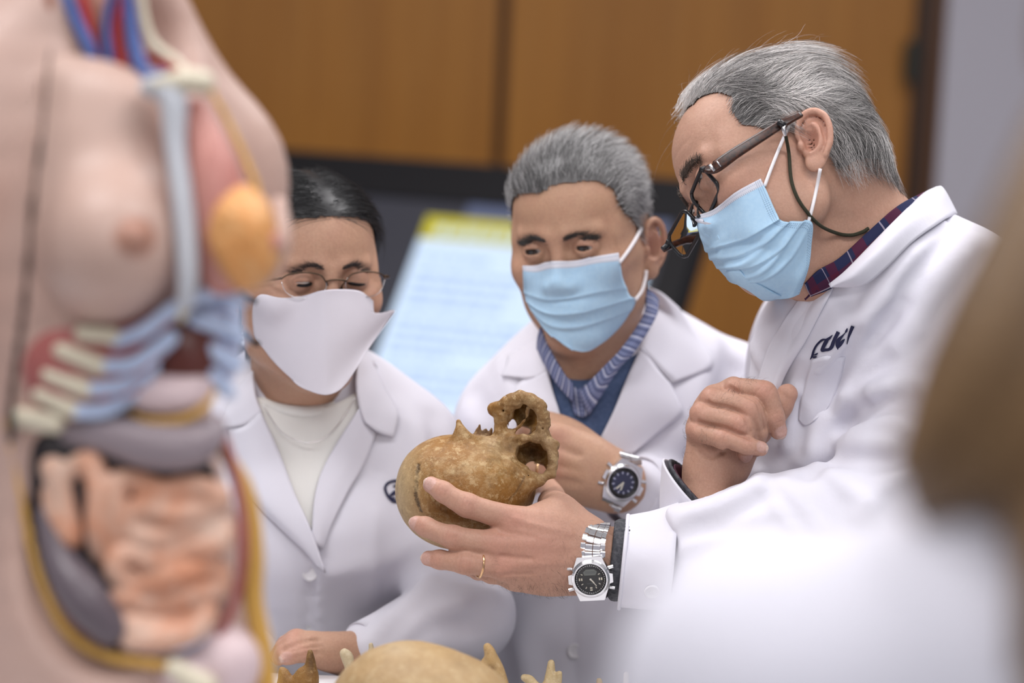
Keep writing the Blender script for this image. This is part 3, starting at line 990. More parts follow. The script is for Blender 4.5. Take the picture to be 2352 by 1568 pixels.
def wristwatch(parent, origin, c, up, nrm_, rc, path, widths, dial, style):
    """steel watch: c centre of the dial, up = 12 o'clock, nrm_ = dial normal, path = bracelet centre line with outward normals"""
    n = nrm(nrm_); up = nrm(np.asarray(up) - n * (np.asarray(up) @ n)); rt = np.cross(up, n)
    w = new_empty('wristwatch', to_world(c)); w.parent = parent; w.location = Vector(to_world(c)) - Vector(origin)
    q = lambda x, y, z=0: c + (rt * x + up * y + n * z) * rc
    def disc(prof, S=48, sx=1.0):
        V, Fc = [], []
        for r, z in prof:
            for i in range(S):
                t = 2 * math.pi * i / S; V.append(q(r * math.cos(t), r * math.sin(t), z))
        for i in range(len(prof) - 1):
            for j in range(S):
                k = (j + 1) % S; Fc.append([i * S + j, i * S + k, (i + 1) * S + k, (i + 1) * S + j])
        return np.array(V), Fc
    lugs = []
    def slab(poly, z0, z1):
        return prism(np.array([q(x, y, z0) for x, y in poly]), n, (z1 - z0) * rc)
    lugs.append(slab([(-.86, .5), (-.62, 1.12), (.62, 1.12), (.86, .5)], -.45, .05)); lugs.append(slab([(-.86, -.5), (.86, -.5), (.62, -1.12), (-.62, -1.12)], -.45, .05))
    for sx in (-1, 1):
        lugs.append(slab([(sx * .9, .28), (sx * 1.12, .22), (sx * 1.12, -.22), (sx * .9, -.28)], -.4, .1))
        for yy in (.5, -.5):
            v, f = tube([q(sx * .9, yy, -.12), q(sx * 1.16, yy * 1.12, -.12)], [rc * .09, rc * .09], 10, smooth=False); lugs.append((v, f))
    body = disc([(0.01, -.5), (.88, -.5), (1.0, -.35), (1.0, .02), (.95, .14), (.86, .2), (.80, .20), (.78, .12)])
    V, Fc = join(body, *lugs); obj('case', V, Fc, MT['steel'], w, smooth=False)
    V, Fc = disc([(.80, .165), (.60, .10), (.58, .10)]); obj('bezel_ring', V, Fc, MT['black_plastic'], w)
    V, Fc = disc([(.62, .09), (.001, .09)]); obj('dial', V, Fc, dial, w)
    marks, cream = [], []
    def bar(x, y, a, l, wd, z, lst):
        t = math.radians(a); dx, dy = math.sin(t), math.cos(t); px_, py_ = dy, -dx
        lst.append(slab([(x - dx * l / 2 - px_ * wd / 2, y - dy * l / 2 - py_ * wd / 2), (x + dx * l / 2 - px_ * wd / 2, y + dy * l / 2 - py_ * wd / 2),
                         (x + dx * l / 2 + px_ * wd / 2, y + dy * l / 2 + py_ * wd / 2), (x - dx * l / 2 + px_ * wd / 2, y - dy * l / 2 + py_ * wd / 2)], z, z + .015))
    for i in range(40):
        a = i * 9; r = .70
        if style == 'digital': bar(r * math.sin(math.radians(a)), r * math.cos(math.radians(a)), a + (90 if i % 3 else 0), .07, .022, .145, marks)
    for h in range(12):
        a = h * 30; r = .50
        if style == 'digital':
            if h in (11, 0, 1): continue
            if h in (3, 6, 9):
                for o in (-.055, .055): bar(r * math.sin(math.radians(a)) + (o if h != 6 else 0), r * math.cos(math.radians(a)) + (o if h == 6 else 0), 0 if h != 6 else 90, .12, .06, .095, cream)
            else: bar(r * math.sin(math.radians(a)), r * math.cos(math.radians(a)), a, .10, .035, .095, cream)
        else: bar(.52 * math.sin(math.radians(a)), .52 * math.cos(math.radians(a)), a, .13, .07, .095, cream)
    V, Fc = join(*cream); obj('hour_marks', V, Fc, mat('luminous_cream', (.72, .68, .55), .6) if style == 'digital' else mat('pale_blue_marks', (.42, .44, .58), .5), w, smooth=False)
    if marks: V, Fc = join(*marks); obj('bezel_marks', V, Fc, mat('silver_print', (.65, .65, .65), .5), w, smooth=False)
    if style == 'digital':
        V, Fc = slab([(-.30, .20), (.26, .20), (.34, .38), (.2, .50), (-.2, .50), (-.36, .36)], .092, .1)
        obj('digital_window', V, Fc, mat('lcd_grey', (.16, .17, .155), .25), w, smooth=False)
        dg = []
        for k in range(5): 
            for yy in (.30, .40): bar(-.2 + k * .1, yy, 90, .055, .02, .101, dg)
            bar(-.225 + k * .1, .35, 0, .1, .016, .101, dg); bar(-.175 + k * .1, .35, 0, .1, .016, .101, dg)
        for k in range(4): bar(-.15 + .1 * k, -.22, 90, .07, .035, .094, dg)
        V, Fc = join(*dg); obj('digits', V, Fc, mat('lcd_dark', (.06, .065, .07), .4), w, smooth=False)
    hands = []
    for a, l, wd in (((142, .48, .035), (325, .0, .0), (140, .28, .06)) if style == 'digital' else ((172, .42, .09), (205, .5, .10), (176, .5, .02))):
        if l: bar(math.sin(math.radians(a)) * l * .42, math.cos(math.radians(a)) * l * .42, a, l, wd, .115, hands)
    hands.append(disc([(.05, .14), (.001, .14)], 12))
    V, Fc = join(*hands); obj('watch_hands', V, Fc, mat('hand_silver', (.75, .72, .62), .3, .3), w, smooth=False)
    V, Fc = disc([(.79, .14), (.79, .19), (.6, .215), (.001, .225)]); V2, F2 = disc([(.001, .145), (.79, .14)]); V, Fc = join((V, Fc), (V2, F2))
    obj('crystal', V, Fc, MT['crystal'], w)
    # bracelet: rows of three rounded links
    P = np.array([p[0] for p in path]); Nn = nrm(np.array([p[1] for p in path])); W = np.array(widths)
    QQ = crom(np.concatenate([P, Nn, W[:, None]], 1), 14)
    seg = np.concatenate([[0], np.cumsum(np.linalg.norm(np.diff(QQ[:, :3], axis=0), axis=1))])
    nl = int(seg[-1] / .0072); parts = []
    for i in range(nl):
        s0, s1 = (i + .06) * seg[-1] / nl, (i + .94) * seg[-1] / nl
        def at(s_): return np.array([np.interp(s_, seg, QQ[:, k]) for k in range(7)])
        a, m_, b = at(s0), at((s0 + s1) / 2), at(s1)
        wd = m_[6]; ax = nrm(b[:3] - a[:3]); nn = nrm(m_[3:6] - ax * (m_[3:6] @ ax)); sd = np.cross(ax, nn); L_ = np.linalg.norm(b[:3] - a[:3])
        for (x0, x1, sh_) in ((-1, -.62, .35), (-.6, -.03, 0), (.03, .6, 0), (.62, 1, .35)):
            V, Fc = [], []
            for xx in (x0, x1):
                for t, hh in ((-.5, -.0006), (-.5, .0004), (-.3, .0012), (.3, .0012), (.5, .0004), (.5, -.0006)):
                    V.append(m_[:3] + sd * xx * wd + ax * (t + sh_ * .5) * L_ + nn * (hh + (.0002 if abs(xx) < .62 else 0)))
            Fc = [[0, 1, 2, 3, 4, 5], [11, 10, 9, 8, 7, 6]] + [[k, k + 6, (k + 1) % 6 + 6, (k + 1) % 6] for k in range(6)]
            parts.append((np.array(V), Fc))
    V, Fc = join(*parts); obj('bracelet', V, Fc, MT['steel'], w, smooth=False)
    return w

def hair_cap(V, Fc, mask, off, H, model):
    fm = mask[Fc].all(1)
    F2 = Fc[fm]; idx = np.unique(F2); mp = np.full(len(V), -1); mp[idx] = np.arange(len(idx))
    return idx, mp[F2]
def emb(name, polys, model, parent, m, ox, oy, k, out=.0012):
    VV, FF = [], []
    for poly in polys:
        px = [(ox + x * k, oy + y * k) for x, y in poly]
        P, d = on_surface(model, px, out)
        c = P.mean(0)
        V, Fc = prism(P, np.array([0, 1., 0]), .0012)
        FF += [[i + sum(map(len, VV)) for i in f] for f in Fc]; VV.append(V)
    return obj(name, np.concatenate(VV), FF, m, parent, smooth=False)
def strokes(lines):
    """stroke centre lines with widths -> quads"""
    out = []
    for L_ in lines:
        L_ = np.array(L_, float); Q = crom(L_, 4); T = nrm(np.gradient(Q[:, :2], axis=0)); Nn = np.stack([-T[:, 1], T[:, 0]], 1)
        for i in range(len(Q) - 1):
            a, b = Q[i], Q[i + 1]
            out.append([a[:2] + Nn[i] * a[2] / 2, b[:2] + Nn[i + 1] * b[2] / 2, b[:2] - Nn[i + 1] * b[2] / 2, a[:2] - Nn[i] * a[2] / 2])
    return out
def make_mask(rows, parent, m, pleat=None, th=.0016, nu=8, nv=8, name='face_mask', flip=False, corner=None):
    G = np.array([[pt(*p) for p in r] for r in rows])
    S = grid_surface(G, nu, nv)
    if corner is not None:
        body, gap = corner
        sh_ = S.shape; F_ = S.reshape(-1, 3); qx = F_[:, 0] / F_[:, 1] * FPX + 1176; qy = 784 - F_[:, 2] / F_[:, 1] * FPX
        db = body.surf(qx, qy, 1.8, 3.2, 0.0)
        nd = np.minimum(F_[:, 1], db - gap)
        dl = np.minimum(nd - F_[:, 1], 0).reshape(sh_[:2])
        for _ in range(14):                      # smooth the push so that the cloth spans hollows
            dl[1:-1, 1:-1] = np.minimum(dl[1:-1, 1:-1], (dl[:-2, 1:-1] + dl[2:, 1:-1] + dl[1:-1, :-2] + dl[1:-1, 2:]) / 4)
        S = np.array([pt(x, y, d) for x, y, d in zip(qx, qy, F_[:, 1] + dl.ravel())]).reshape(sh_)
    V, Fc, uv = shell(S, th, np.zeros(3), fn=pleat)
    return obj(name, V, Fc, m, parent, uv=uv)
def strap(px, model, parent, r=.0017, out=.0022, d_first=None, name='ear_loop'):
    d = model.surf([p[0] for p in px], [p[1] for p in px], 1.8, 3.0, out)
    V, Fc = tube([pt(x, y, e) for (x, y), e in zip(px, d)], r, 8, n=6)
    return obj(name, V, Fc, MT['strap'], parent)
def make_hair(V, Fc, maskfn, H, parent, skel, n, dirfn, lenf, basef, colf, lift, wave, capcol, seed, rad=(.00014, .00026), capoff=.002, jit=.25, seg=6, er=4.0):
    msk = maskfn(V); idx = np.nonzero(msk)[0]
    skel.prep(); rs = np.random.RandomState(seed)
    idc, F2 = hair_cap(V, Fc, maskfn(V, er), 0, H, skel)
    NC = skel.grad(V[idc]); capV = V[idc] + NC * (capoff + .0006 * noise(V[idc], 320, 4))[:, None]
    sel = idx[rs.randint(0, len(idx), n)]; roots = V[sel] + rs.normal(size=(n, 3)) * .0015; nor = skel.grad(roots)
    q = H.loc(roots); base = basef(q, rs); roots = roots + nor * base[:, None]
    hV, hF, hC = strands(roots, nor, dirfn, skel, lenf(q, rs), seg, rs.uniform(*rad, n), lift(q), colf(q, roots, rs), seed, wave, jit, 0, base)
    obj('hair', np.concatenate([capV, hV]), np.concatenate([F2, hF + len(capV)]), MT['hair'], parent,
        col=np.concatenate([np.tile(np.array([capcol]), (len(capV), 1)), hC]))
def panel(name, rows, model, out, th, m, parent, sub=6, sc=(.1, .1), fn=None, edge=0.0):
    """cloth piece lying on the surface of a garment; rows of pixels"""
    f = [p for r in rows for p in r]
    d = model.surf([p[0] for p in f], [p[1] for p in f], 1.2, 3.3, 0.0)
    med = np.median(d[d < 3.2]); d = np.where(d > 3.2, med + .03, d)
    k = len(rows[0]); G = np.array([pt(p[0], p[1], e - (p[2] if len(p) > 2 else out)) for p, e in zip(f, d)]).reshape(len(rows), k, 3)
    V, Fc, uv = shell(grid_surface(G, sub, sub), th, np.zeros(3), fn=fn)
    return obj(name, V, Fc, m, parent, uv=uv * np.array(sc))
def sheet(name, rows, m, parent, sc, th=.002, sub=7, fn=None):
    V, Fc, uv = shell(grid_surface(np.array([pts(r) for r in rows]), sub, sub), th, np.zeros(3), fn=fn)
    return obj(name, V, Fc, m, parent, uv=uv * np.array(sc))

def bone_material(name, base, pale, dark, s=1.0, attr=True):
    m = mat(name, base, .5, attr=attr, spec=.35, var=[(42 * s, pale, .40), (95 * s, pale, .55), (230 * s, pale, .28), (55 * s, dark, .35), (620 * s, dark, .45)],
            bump=[(900, .5, .0008), (260, .35, .0016)])
    k = 0
    for n in m.node_tree.nodes:                      # crisp edged blotches
        if n.type == 'MAP_RANGE':
            lo, hi = ((.5, .62), (.54, .60), (.52, .62), (.5, .66), (.56, .66))[k]; k += 1
            n.inputs[1].default_value = lo; n.inputs[2].default_value = hi
        if n.type == 'TEX_NOISE' and n.inputs['Detail'].default_value == 5: n.inputs['Detail'].default_value = 9; n.inputs['Roughness'].default_value = .72
    return m
# ================================================================== the older man holding the skull
OM_base = to_world(pt(2080, 1500, 2.60)); OM_base[2] = 0
OM = tag(new_empty('person', OM_base), 'grey-haired person in glasses and blue mask, bent over to the left, holding the skull', 'person', None)
om = Model(); om.base = SKIN
HO = Head((.281, 2.43, .1567), (-.0435, .8834, -.4666), (-.9439, -.1894, -.2706), 1.009)
build_head(om, HO, lids=(3.2, 3.2), nose=-3.2, low=(-9, 10), ears=(-1, 1), ear_tilt=14)
om.cap(pt(1895, 430, 2.447), pt(2005, 610, 2.475), .056, .062, .035)
om.cap(HO.p(0, 40, -75), pt(1960, 640, 2.46), .030, .045, .03)
# neck creases, cheek folds in front of the ear
om.groove([pt(1845, 560, 2.37), pt(1880, 600, 2.38), pt(1920, 640, 2.40)], .0012, .004)
for i in range(3):
    om.groove([HO.p(-76, 10 + 3 * i, -2), HO.p(-74, 13 + 3 * i, -14), HO.p(-72, 12 + 3 * i, -26)], .0009, .0014)
for i in range(3):
    om.groove([HO.p(-52, 72 - 2 * i, 16 - 5 * i), HO.p(-60, 60, 14 - 9 * i), HO.p(-66, 48, 12 - 13 * i)], .0008, .0016)
for i in range(3):
    om.groove([HO.p(-40, 92, 60 + 14 * i), HO.p(0, 105, 62 + 14 * i), HO.p(40, 92, 60 + 14 * i)], .0007, .0024)
# hidden frame of the body inside the clothes
SH_N, SH_F = pt(2215, 690, 2.46), pt(1850, 770, 2.70)
EL_N, WR_N = pt(2050, 1195, 2.39), pt(1420, 1285, 2.405)
om.chain([pt(2010, 610, 2.475), pt(2050, 740, 2.55), pt(2080, 1100, 2.58)], [.066, .07, .07], .03)
om.chain([pt(2050, 740, 2.55), SH_N, EL_N, pt(1800, 1240, 2.38), WR_N], [.05, .05, .042, .04, .029], .02, n=3)
EL_F, WR_F = pt(1720, 1435, 2.525), pt(1626, 1140, 2.43)
om.chain([pt(2050, 740, 2.55), SH_F, pt(1800, 1100, 2.62), EL_F, pt(1655, 1290, 2.47), WR_F], [.04, .03, .025, .025, .026, .0255], .02, n=3)
exec_hands = True
# ---- left hand, under the skull: back of the hand to the camera
def hl(l): return pts(l)
D0 = 2.375
om.cap(pt(1420, 1282, 2.405), pt(1335, 1272, 2.395), .029, .031, .01)
# palm block
om.chain(hl([(1345, 1235, 2.392), (1250, 1210, 2.378), (1180, 1200, 2.372)]), [.021, .021, .0145], .010)
om.chain(hl([(1340, 1265, 2.392), (1240, 1250, 2.374), (1140, 1250, 2.366)]), [.024, .022, .0145], .012)
om.chain(hl([(1340, 1300, 2.394), (1250, 1295, 2.378), (1160, 1300, 2.370)]), [.022, .021, .0145], .012)
om.chain(hl([(1345, 1325, 2.398), (1260, 1330, 2.388), (1185, 1325, 2.384)]), [.016, .017, .014], .012)
NV = np.array([0.12, -1, .25])
finger(om, hl([(1185, 1193, 2.370), (1073, 1160, 2.362), (1018, 1129, 2.364), (990, 1113, 2.370)]), [.0128, .0112, .0095, .0082], .006, (-.25, -1, .35))
finger(om, hl([(1140, 1250, 2.364), (1040, 1233, 2.358), (978, 1210, 2.372), (958, 1202, 2.380)]), [.0128, .0108, .0092, .0080], .006, (-.3, -1, .2))
finger(om, hl([(1160, 1302, 2.368), (1068, 1293, 2.356), (1010, 1285, 2.366), (984, 1282, 2.372)]), [.0122, .0102, .0088, .0076], .006, (-.3, -1, .1))
finger(om, hl([(1185, 1326, 2.385), (1130, 1318, 2.384), (1098, 1312, 2.398), (1080, 1308, 2.412)]), [.0105, .0088, .0078, .007], .006, None)
# thumb goes up behind the skull
om.chain(hl([(1345, 1230, 2.40), (1292, 1180, 2.412), (1268, 1154, 2.432), (1274, 1140, 2.472), (1256, 1114, 2.535)]), [.020, .019, .0145, .0115, .010], .010)
om.chain(hl([(1270, 1180, 2.395), (1225, 1190, 2.395)]), [.016, .013], .012)
# tendons and knuckles
for a, b in (((1178, 1192), (1310, 1225)), ((1140, 1246), (1315, 1255)), ((1158, 1298), (1315, 1290))):
    om.groove([pt(a[0] + 8, a[1], 2.356), pt((a[0] + b[0]) / 2, (a[1] + b[1]) / 2, 2.354), pt(b[0], b[1], 2.362)], -.0012, .004)
for x, y in ((1180, 1192), (1140, 1248), (1158, 1300)):
    om.blob(pt(x, y, 2.356), .013, (.54, .25, .19), .6)
om.blob(pt(1230, 1255, 2.355), (.035, .03, .03), (.56, .27, .21), .55)
for x0, x1, y in ((1215, 1330, 1228), (1225, 1330, 1275), (1240, 1320, 1320)):
    om.groove([pt(x0, y, 2.355), pt((x0 + x1) / 2, y + 8, 2.353), pt(x1, y - 4, 2.36)], -.0006, .0022)
# ---- right hand, raised in front of the chest with loosely curled fingers
om.cap(WR_F, pt(1630, 1080, 2.43), .0255, .0245, .01)
om.chain(hl([(1628, 1085, 2.43), (1624, 1010, 2.43), (1603, 985, 2.418)]), [.022, .0195, .0125], .012)
om.chain(hl([(1636, 1075, 2.432), (1640, 990, 2.428), (1618, 945, 2.418)]), [.024, .021, .013], .012)
om.chain(hl([(1650, 1070, 2.44), (1665, 980, 2.432), (1640, 915, 2.420)]), [.024, .021, .014], .012)
om.chain(hl([(1668, 1065, 2.445), (1700, 960, 2.44), (1685, 895, 2.424)]), [.020, .020, .0135], .012)
om.chain(hl([(1680, 1060, 2.445), (1712, 1010, 2.448), (1742, 990, 2.45)]), [.020, .018, .014], .012)       # thenar
finger(om, hl([(1688, 893, 2.415), (1757, 902, 2.400), (1777, 955, 2.402), (1788, 990, 2.408)]), [.0118, .0108, .0098, .0086], .002, (.35, -1, -.1))
finger(om, hl([(1634, 917, 2.410), (1722, 940, 2.392), (1740, 990, 2.404), (1735, 1030, 2.425)]), [.0122, .0112, .0095, .0085], .002, None)
finger(om, hl([(1610, 950, 2.408), (1700, 976, 2.386), (1716, 1015, 2.400), (1712, 1042, 2.415)]), [.0118, .0106, .009, .008], .002, (.1, -1, -.5))
finger(om, hl([(1600, 988, 2.410), (1662, 1008, 2.386), (1715, 1022, 2.380), (1748, 1030, 2.382)]), [.0112, .0094, .0082, .0072], .002, (.35, -1, .35))
finger(om, hl([(1700, 1010, 2.450), (1770, 965, 2.436), (1793, 930, 2.432), (1808, 905, 2.430)]), [.015, .012, .0115, .0108], .006, None)
# creases of the knuckles and between the fingers
for pl in ([(1626, 928, 2.39), (1640, 942, 2.385), (1690, 950, 2.378)], [(1606, 968, 2.39), (1640, 975, 2.383), (1680, 986, 2.376)]):
    om.groove(pts(pl), .0016, .0028); om.line(pts(pl), .0022, (.33, .15, .11), .45)
om.groove(pts([(1605, 1030, 2.405), (1640, 1048, 2.40), (1668, 1042, 2.402)]), .0012, .002)
for x, y, d in ((1686, 890, 2.405), (1625, 905, 2.403), (1604, 945, 2.40), (1594, 985, 2.402), (1757, 893, 2.39), (1722, 935, 2.382), (1700, 970, 2.376)):
    om.blob(pt(x, y, d), .010, (.56, .28, .21), .55)
hand_lines = [[(1676, 890), (1700, 903), (1729, 915), (1742, 928), (1750, 955), (1757, 985)], [(1628, 924), (1641, 930), (1670, 935), (1700, 947), (1715, 962), (1724, 990)],
              [(1607, 968), (1624, 974), (1658, 981), (1691, 993), (1722, 1006)], [(1606, 1036), (1630, 1050), (1655, 1040), (1680, 1030)]]
folds(om, [(l, -.0034, .0021) for l in hand_lines] + [([(1150, 1222), (1190, 1227), (1225, 1232)], -.0016, .0024), ([(1150, 1276), (1190, 1281), (1220, 1283)], -.0016, .0024),
          ([(1140, 1322), (1180, 1318), (1220, 1318)], -.0016, .002), ([(1632, 900), (1628, 910), (1634, 920)], .0014, .005), ([(1606, 934), (1604, 945), (1612, 955)], .0012, .005), ([(1594, 975), (1592, 986), (1600, 996)], .0012, .005)])
om.prep()
for l in hand_lines:
    P, d = on_surface(om, l, 0.0); om.line(P, .0012, (.34, .155, .11), .45)
om.disp(lambda P: (noise(P, 420, 21) * .00016 + noise(P, 150, 22) * .0004).astype(np.float32))
def region_mesh(m, h, boxes):
    """one skin surface: finer cells inside the boxes (pixel corners, depths), coarser elsewhere"""
    V, Fc = m.mesh(h)
    lo0, _ = m.bounds(); cen = V[Fc].mean(1); keep = np.ones(len(Fc), bool); VV, FF = [], []
    for lo, hi, h2 in boxes:
        keep &= ~((cen > lo) & (cen < hi)).all(1)
        v, f = m.mesh(h2, lo=lo - h2 * 1.5, hi=hi + h2)
        c2 = v[f].mean(1); f = f[((c2 > lo - h2 * 1.5) & (c2 < hi + h2 * 1.5)).all(1)]
        VV.append(v); FF.append(f)
    F0 = Fc[keep]; u = np.unique(F0); mp = np.full(len(V), -1); mp[u] = np.arange(len(u))
    V, Fc = V[u], mp[F0]; n = len(V)
    for v, f in zip(VV, FF):
        V = np.concatenate([V, v]); Fc = np.concatenate([Fc, f + n]); n += len(v)
    return V, Fc
bA = (np.minimum(pt(925, 1400, 2.30), pt(925, 1400, 2.56)), np.array([pt(1425, 1090, 2.4)[0], 2.56, pt(1425, 1090, 2.4)[2]]))
bA[0][1] = 2.30
bB = (np.array([pt(1545, 1148, 2.43)[0], 2.32, pt(1545, 1148, 2.43)[2]]), np.array([pt(1850, 855, 2.43)[0], 2.52, pt(1850, 855, 2.43)[2]]))
V, Fc = region_mesh(om, .0019, [(bA[0], bA[1], .0011), (bB[0], bB[1], .0011)])
OV, OF = V, Fc
obj('body', V, Fc, MT['skin'], OM, col=om.colors(V))
print('older body', len(V), round(time.time() - T0, 1))
# ---- eyes, brows, hair
eyes(HO, OM, (-.15, .75, -.55), (.06, .045, .035))
brows(HO, OM, om, (.10, .075, .06), 260, 3, 1.2, -2, .45)
def o_hair_mask(P, er=0.0):
    q = HO.loc(P); r, f, u = q[:, 0], q[:, 1], q[:, 2]
    fmax = np.interp(u, [15, 25, 41, 60, 78, 92, 104], [14, 30, 54, 52, 49, 54, 72])
    fmax = np.where((u > 70) & (np.abs(r) < 36), np.interp(u, [70, 88, 100], [60, 70, 78]), fmax)
    umin = np.interp(f, [-95, -60, -30, -20, -6, 5, 30], [-20, -24, -26, 0, 14, 20, 22])
    w = noise(P, 160, 9) * 4
    return (f < fmax + w - er) & (u > umin + w + er) & (np.abs(r) < 84) & ~((np.abs(r) > 66) & (f < 9) & (f > -42) & (u < 38) & (np.abs(r) > 70))
HMK = o_hair_mask(OV) & (np.linalg.norm(OV - HO.p(0, 0, 45), axis=1) < .135)
idx, F2 = hair_cap(OV, OF, HMK, 0, HO, om)
hm = Model()
build_head(hm, HO, ears=())
hm.cap(pt(1895, 430, 2.447), pt(2005, 610, 2.475), .056, .062, .035); hm.prep()
NS = hm.grad(OV[idx])
idc, F2 = hair_cap(OV, OF, HMK & o_hair_mask(OV, 5.0), 0, HO, om)
NC = hm.grad(OV[idc])
capV = OV[idc] + NC * (.0016 + .0008 * noise(OV[idc], 300, 4))[:, None]
rs = np.random.RandomState(11)
n = 13000
sel = rs.randint(0, len(idx), n)
roots = OV[idx][sel] + rs.normal(size=(n, 3)) * .0012; nor = NS[sel]
ql = HO.loc(roots)
top = np.clip((ql[:, 2] - 70) / 45, 0, 1)
lay = rs.uniform(0, 1, n) ** .8
baseo = lay * (.0060 + .0085 * top * np.clip((ql[:, 1] + 110) / 130, .45, 1) + .016 * np.exp(-((ql[:, 1] + 48) / 34) ** 2) * np.clip((ql[:, 2] - 70) / 30, 0, 1))
roots = roots + nor * baseo[:, None]
def o_dir(P):
    q = HO.loc(P); s_ = np.clip((60 - q[:, 2]) / 90, 0, 1); t_ = np.clip((q[:, 2] - 80) / 40, 0, 1)
    w = noise(P, 55, 31) * .55
    d = (-HO.F[None] * (1 - .35 * s_)[:, None] - HO.U[None] * (.25 + .75 * s_ + w * .7)[:, None]
         + HO.R[None] * ((.55 * t_ + w * .5))[:, None])
    return nrm(d)
ln = rs.uniform(.020, .040, n) * (1 + .5 * top) * np.clip(.5 + (ql[:, 2] + 40) / 80, .45, 1)
g = rs.uniform(0, 1, n)
dark = np.clip(noise(roots, 60, 12) * .9 + .35 + .35 * (ql[:, 1] < -60) , 0, 1)
clump = np.clip(.5 + 1.6 * noise(roots, 230, 77) + .6 * noise(roots, 90, 78), 0, 1)
g = np.where(g < dark * .60, .035 + g * .12, .30 + .50 * rs.uniform(0, 1, n)) * (.62 + .80 * clump)
hc = g[:, None] * np.array([[1.0, .955, .93]])
hV, hF, hC = strands(roots, nor, o_dir, hm, ln, 9, rs.uniform(.00010, .00019, n), .13, hc, 12, 1.9, .26, .0, baseo)
# flyaway hairs on the crown and forehead
fm_ = np.nonzero((ql[:, 2] > 96) | ((ql[:, 1] > 45) & (ql[:, 2] > 60)))[0]
fs = fm_[rs.randint(0, len(fm_), 240)]
fV, fF, fC = strands(roots[fs], nor[fs], o_dir, hm, rs.uniform(.025, .055, 240), 10, rs.uniform(.00006, .0001, 240), .75, hc[fs], 14, 1.4, .5, .0, baseo[fs])
capC = np.tile(np.array([[.12, .115, .112]]), (len(capV), 1))
AV = np.concatenate([capV, hV, fV]); AF = np.concatenate([F2, hF + len(capV), fF + len(capV) + len(hV)])
obj('hair', AV, AF, MT['hair'], OM, col=np.concatenate([capC, hC, fC]))
print('older hair', round(time.time() - T0, 1))

# ---- glasses
gR = nrm(np.array([-.243, .78, -.568])); gU = np.array([-.57, .27, .78]); gU = nrm(gU - gR * (gU @ gR)); gN = np.cross(gR, gU)
gC = pt(1599, 488, 2.412)
gp = lambda x, y, z=0: gC + (gR * x + gU * y + gN * z) * .001
glasses = new_empty('eyeglasses', to_world(gC)); glasses.parent = OM; glasses.location = Vector(to_world(gC)) - Vector(OM_base)
def rrect(cx, cy, w, h, r, n=5):
    out = []
    for sx, sy, a0 in ((1, 1, 0), (-1, 1, 90), (-1, -1, 180), (1, -1, 270)):
        for i in range(n + 1):
            a = math.radians(a0 + 90 * i / n)
            out.append((cx + sx * (w / 2 - r) + r * math.cos(a), cy + sy * (h / 2 - r) + r * math.sin(a)))
    return out
parts = []
for q in (-1, 1):
    ol = rrect(q * 34, 0, 50, 29, 9)
    parts.append(tube([gp(x, y, -abs(x) ** 2 * .0012) for x, y in ol], .0021, 8, True, 2))
    parts.append(tube([gp(q * 57, 12, -4), gp(q * 62, 10, -6), gp(q * 64.5, 9, -12)], [.0028, .0032, .003], 8))
    parts.append(tube([gp(q * 12, 2, 0), gp(q * 8, -3, -4), gp(q * 7, -9, -7)], [.001, .001, .0022], 8))
parts.append(tube([gp(-11, 5, .5), gp(-5, 8, 2), gp(5, 8, 2), gp(11, 5, .5)], [.002, .0018, .0018, .002], 8))
V, Fc = join(*parts)
fr = obj('frame', V, Fc, MT['black_plastic'], glasses)
for q in (-1, 1):
    ol = rrect(q * 34, 0, 48.6, 27.6, 8.5, 6)
    k = len(ol)
    P0 = [gp(x, y, -abs(x) ** 2 * .0012 + .5) for x, y in ol]; P1 = [gp(x, y, -abs(x) ** 2 * .0012 - .8) for x, y in ol]
    c0, c1 = gp(q * 34, 0, .8 - 1.4), gp(q * 34, 0, -.5 - 1.4)
    V = np.array(P0 + P1 + [c0, c1]); Fc = []
    for i in range(k):
        j = (i + 1) % k
        Fc += [[i, j, 2 * k], [j + k, i + k, 2 * k + 1], [i, i + k, j + k, j]]
    obj('lens', V, Fc, MT['glass'], glasses)
def temple(P, hs, th, side):
    """flat arm of glasses: centre line P, half heights hs, thickness th, side = outward direction"""
    Q = crom(np.concatenate([np.asarray(P), np.array(hs)[:, None]], 1), 8); V, Fc = [], []
    T = nrm(np.gradient(Q[:, :3], axis=0))
    for c, t, h in zip(Q[:, :3], T, Q[:, 3]):
        o = nrm(side - t * (t @ side)); u = np.cross(t, o)
        for a, b in ((1, .55), (.8, 1), (-.8, 1), (-1, .55), (-1, -.55), (-.8, -1), (.8, -1), (1, -.55)):
            V.append(c + o * th / 2 * a + u * h * b)
    m = len(Q)
    for i in range(m - 1):
        for j in range(8):
            k = (j + 1) % 8
            Fc.append([i * 8 + j, i * 8 + k, i * 8 + 8 + k, i * 8 + 8 + j])
    Fc.append(list(range(8))[::-1]); Fc.append([(m - 1) * 8 + j for j in range(8)])
    return np.array(V), Fc
TP = np.concatenate([[gp(-63, 9, -6)], pts([(1642, 384, 2.351), (1690, 351, 2.346), (1750, 313, 2.344), (1800, 282, 2.347), (1840, 262, 2.356)])])
V, Fc = temple(TP, [.0050, .0062, .0056, .0048, .0042, .003], .0034, -HO.R)
t1 = obj('temple_arm', V, Fc, MT['tortoise'], glasses)
V, Fc = temple([gp(64.5, 9, -12), HO.p(80, 60, 20), HO.p(82, 0, 20), HO.p(78, -20, 8)], [.0032, .0032, .003, .003], .0034, HO.R)
obj('temple_arm', V, Fc, MT['tortoise'], glasses)
V, Fc = join(tube(pts([(1629, 378, 2.343), (1641, 392, 2.3435)]), [.0016, .0016], 8, smooth=False), tube(pts([(1646, 370, 2.343), (1656, 382, 2.3435)]), [.0007, .0007], 6, smooth=False))
obj('hinge', V, Fc, MT['steel'], glasses)
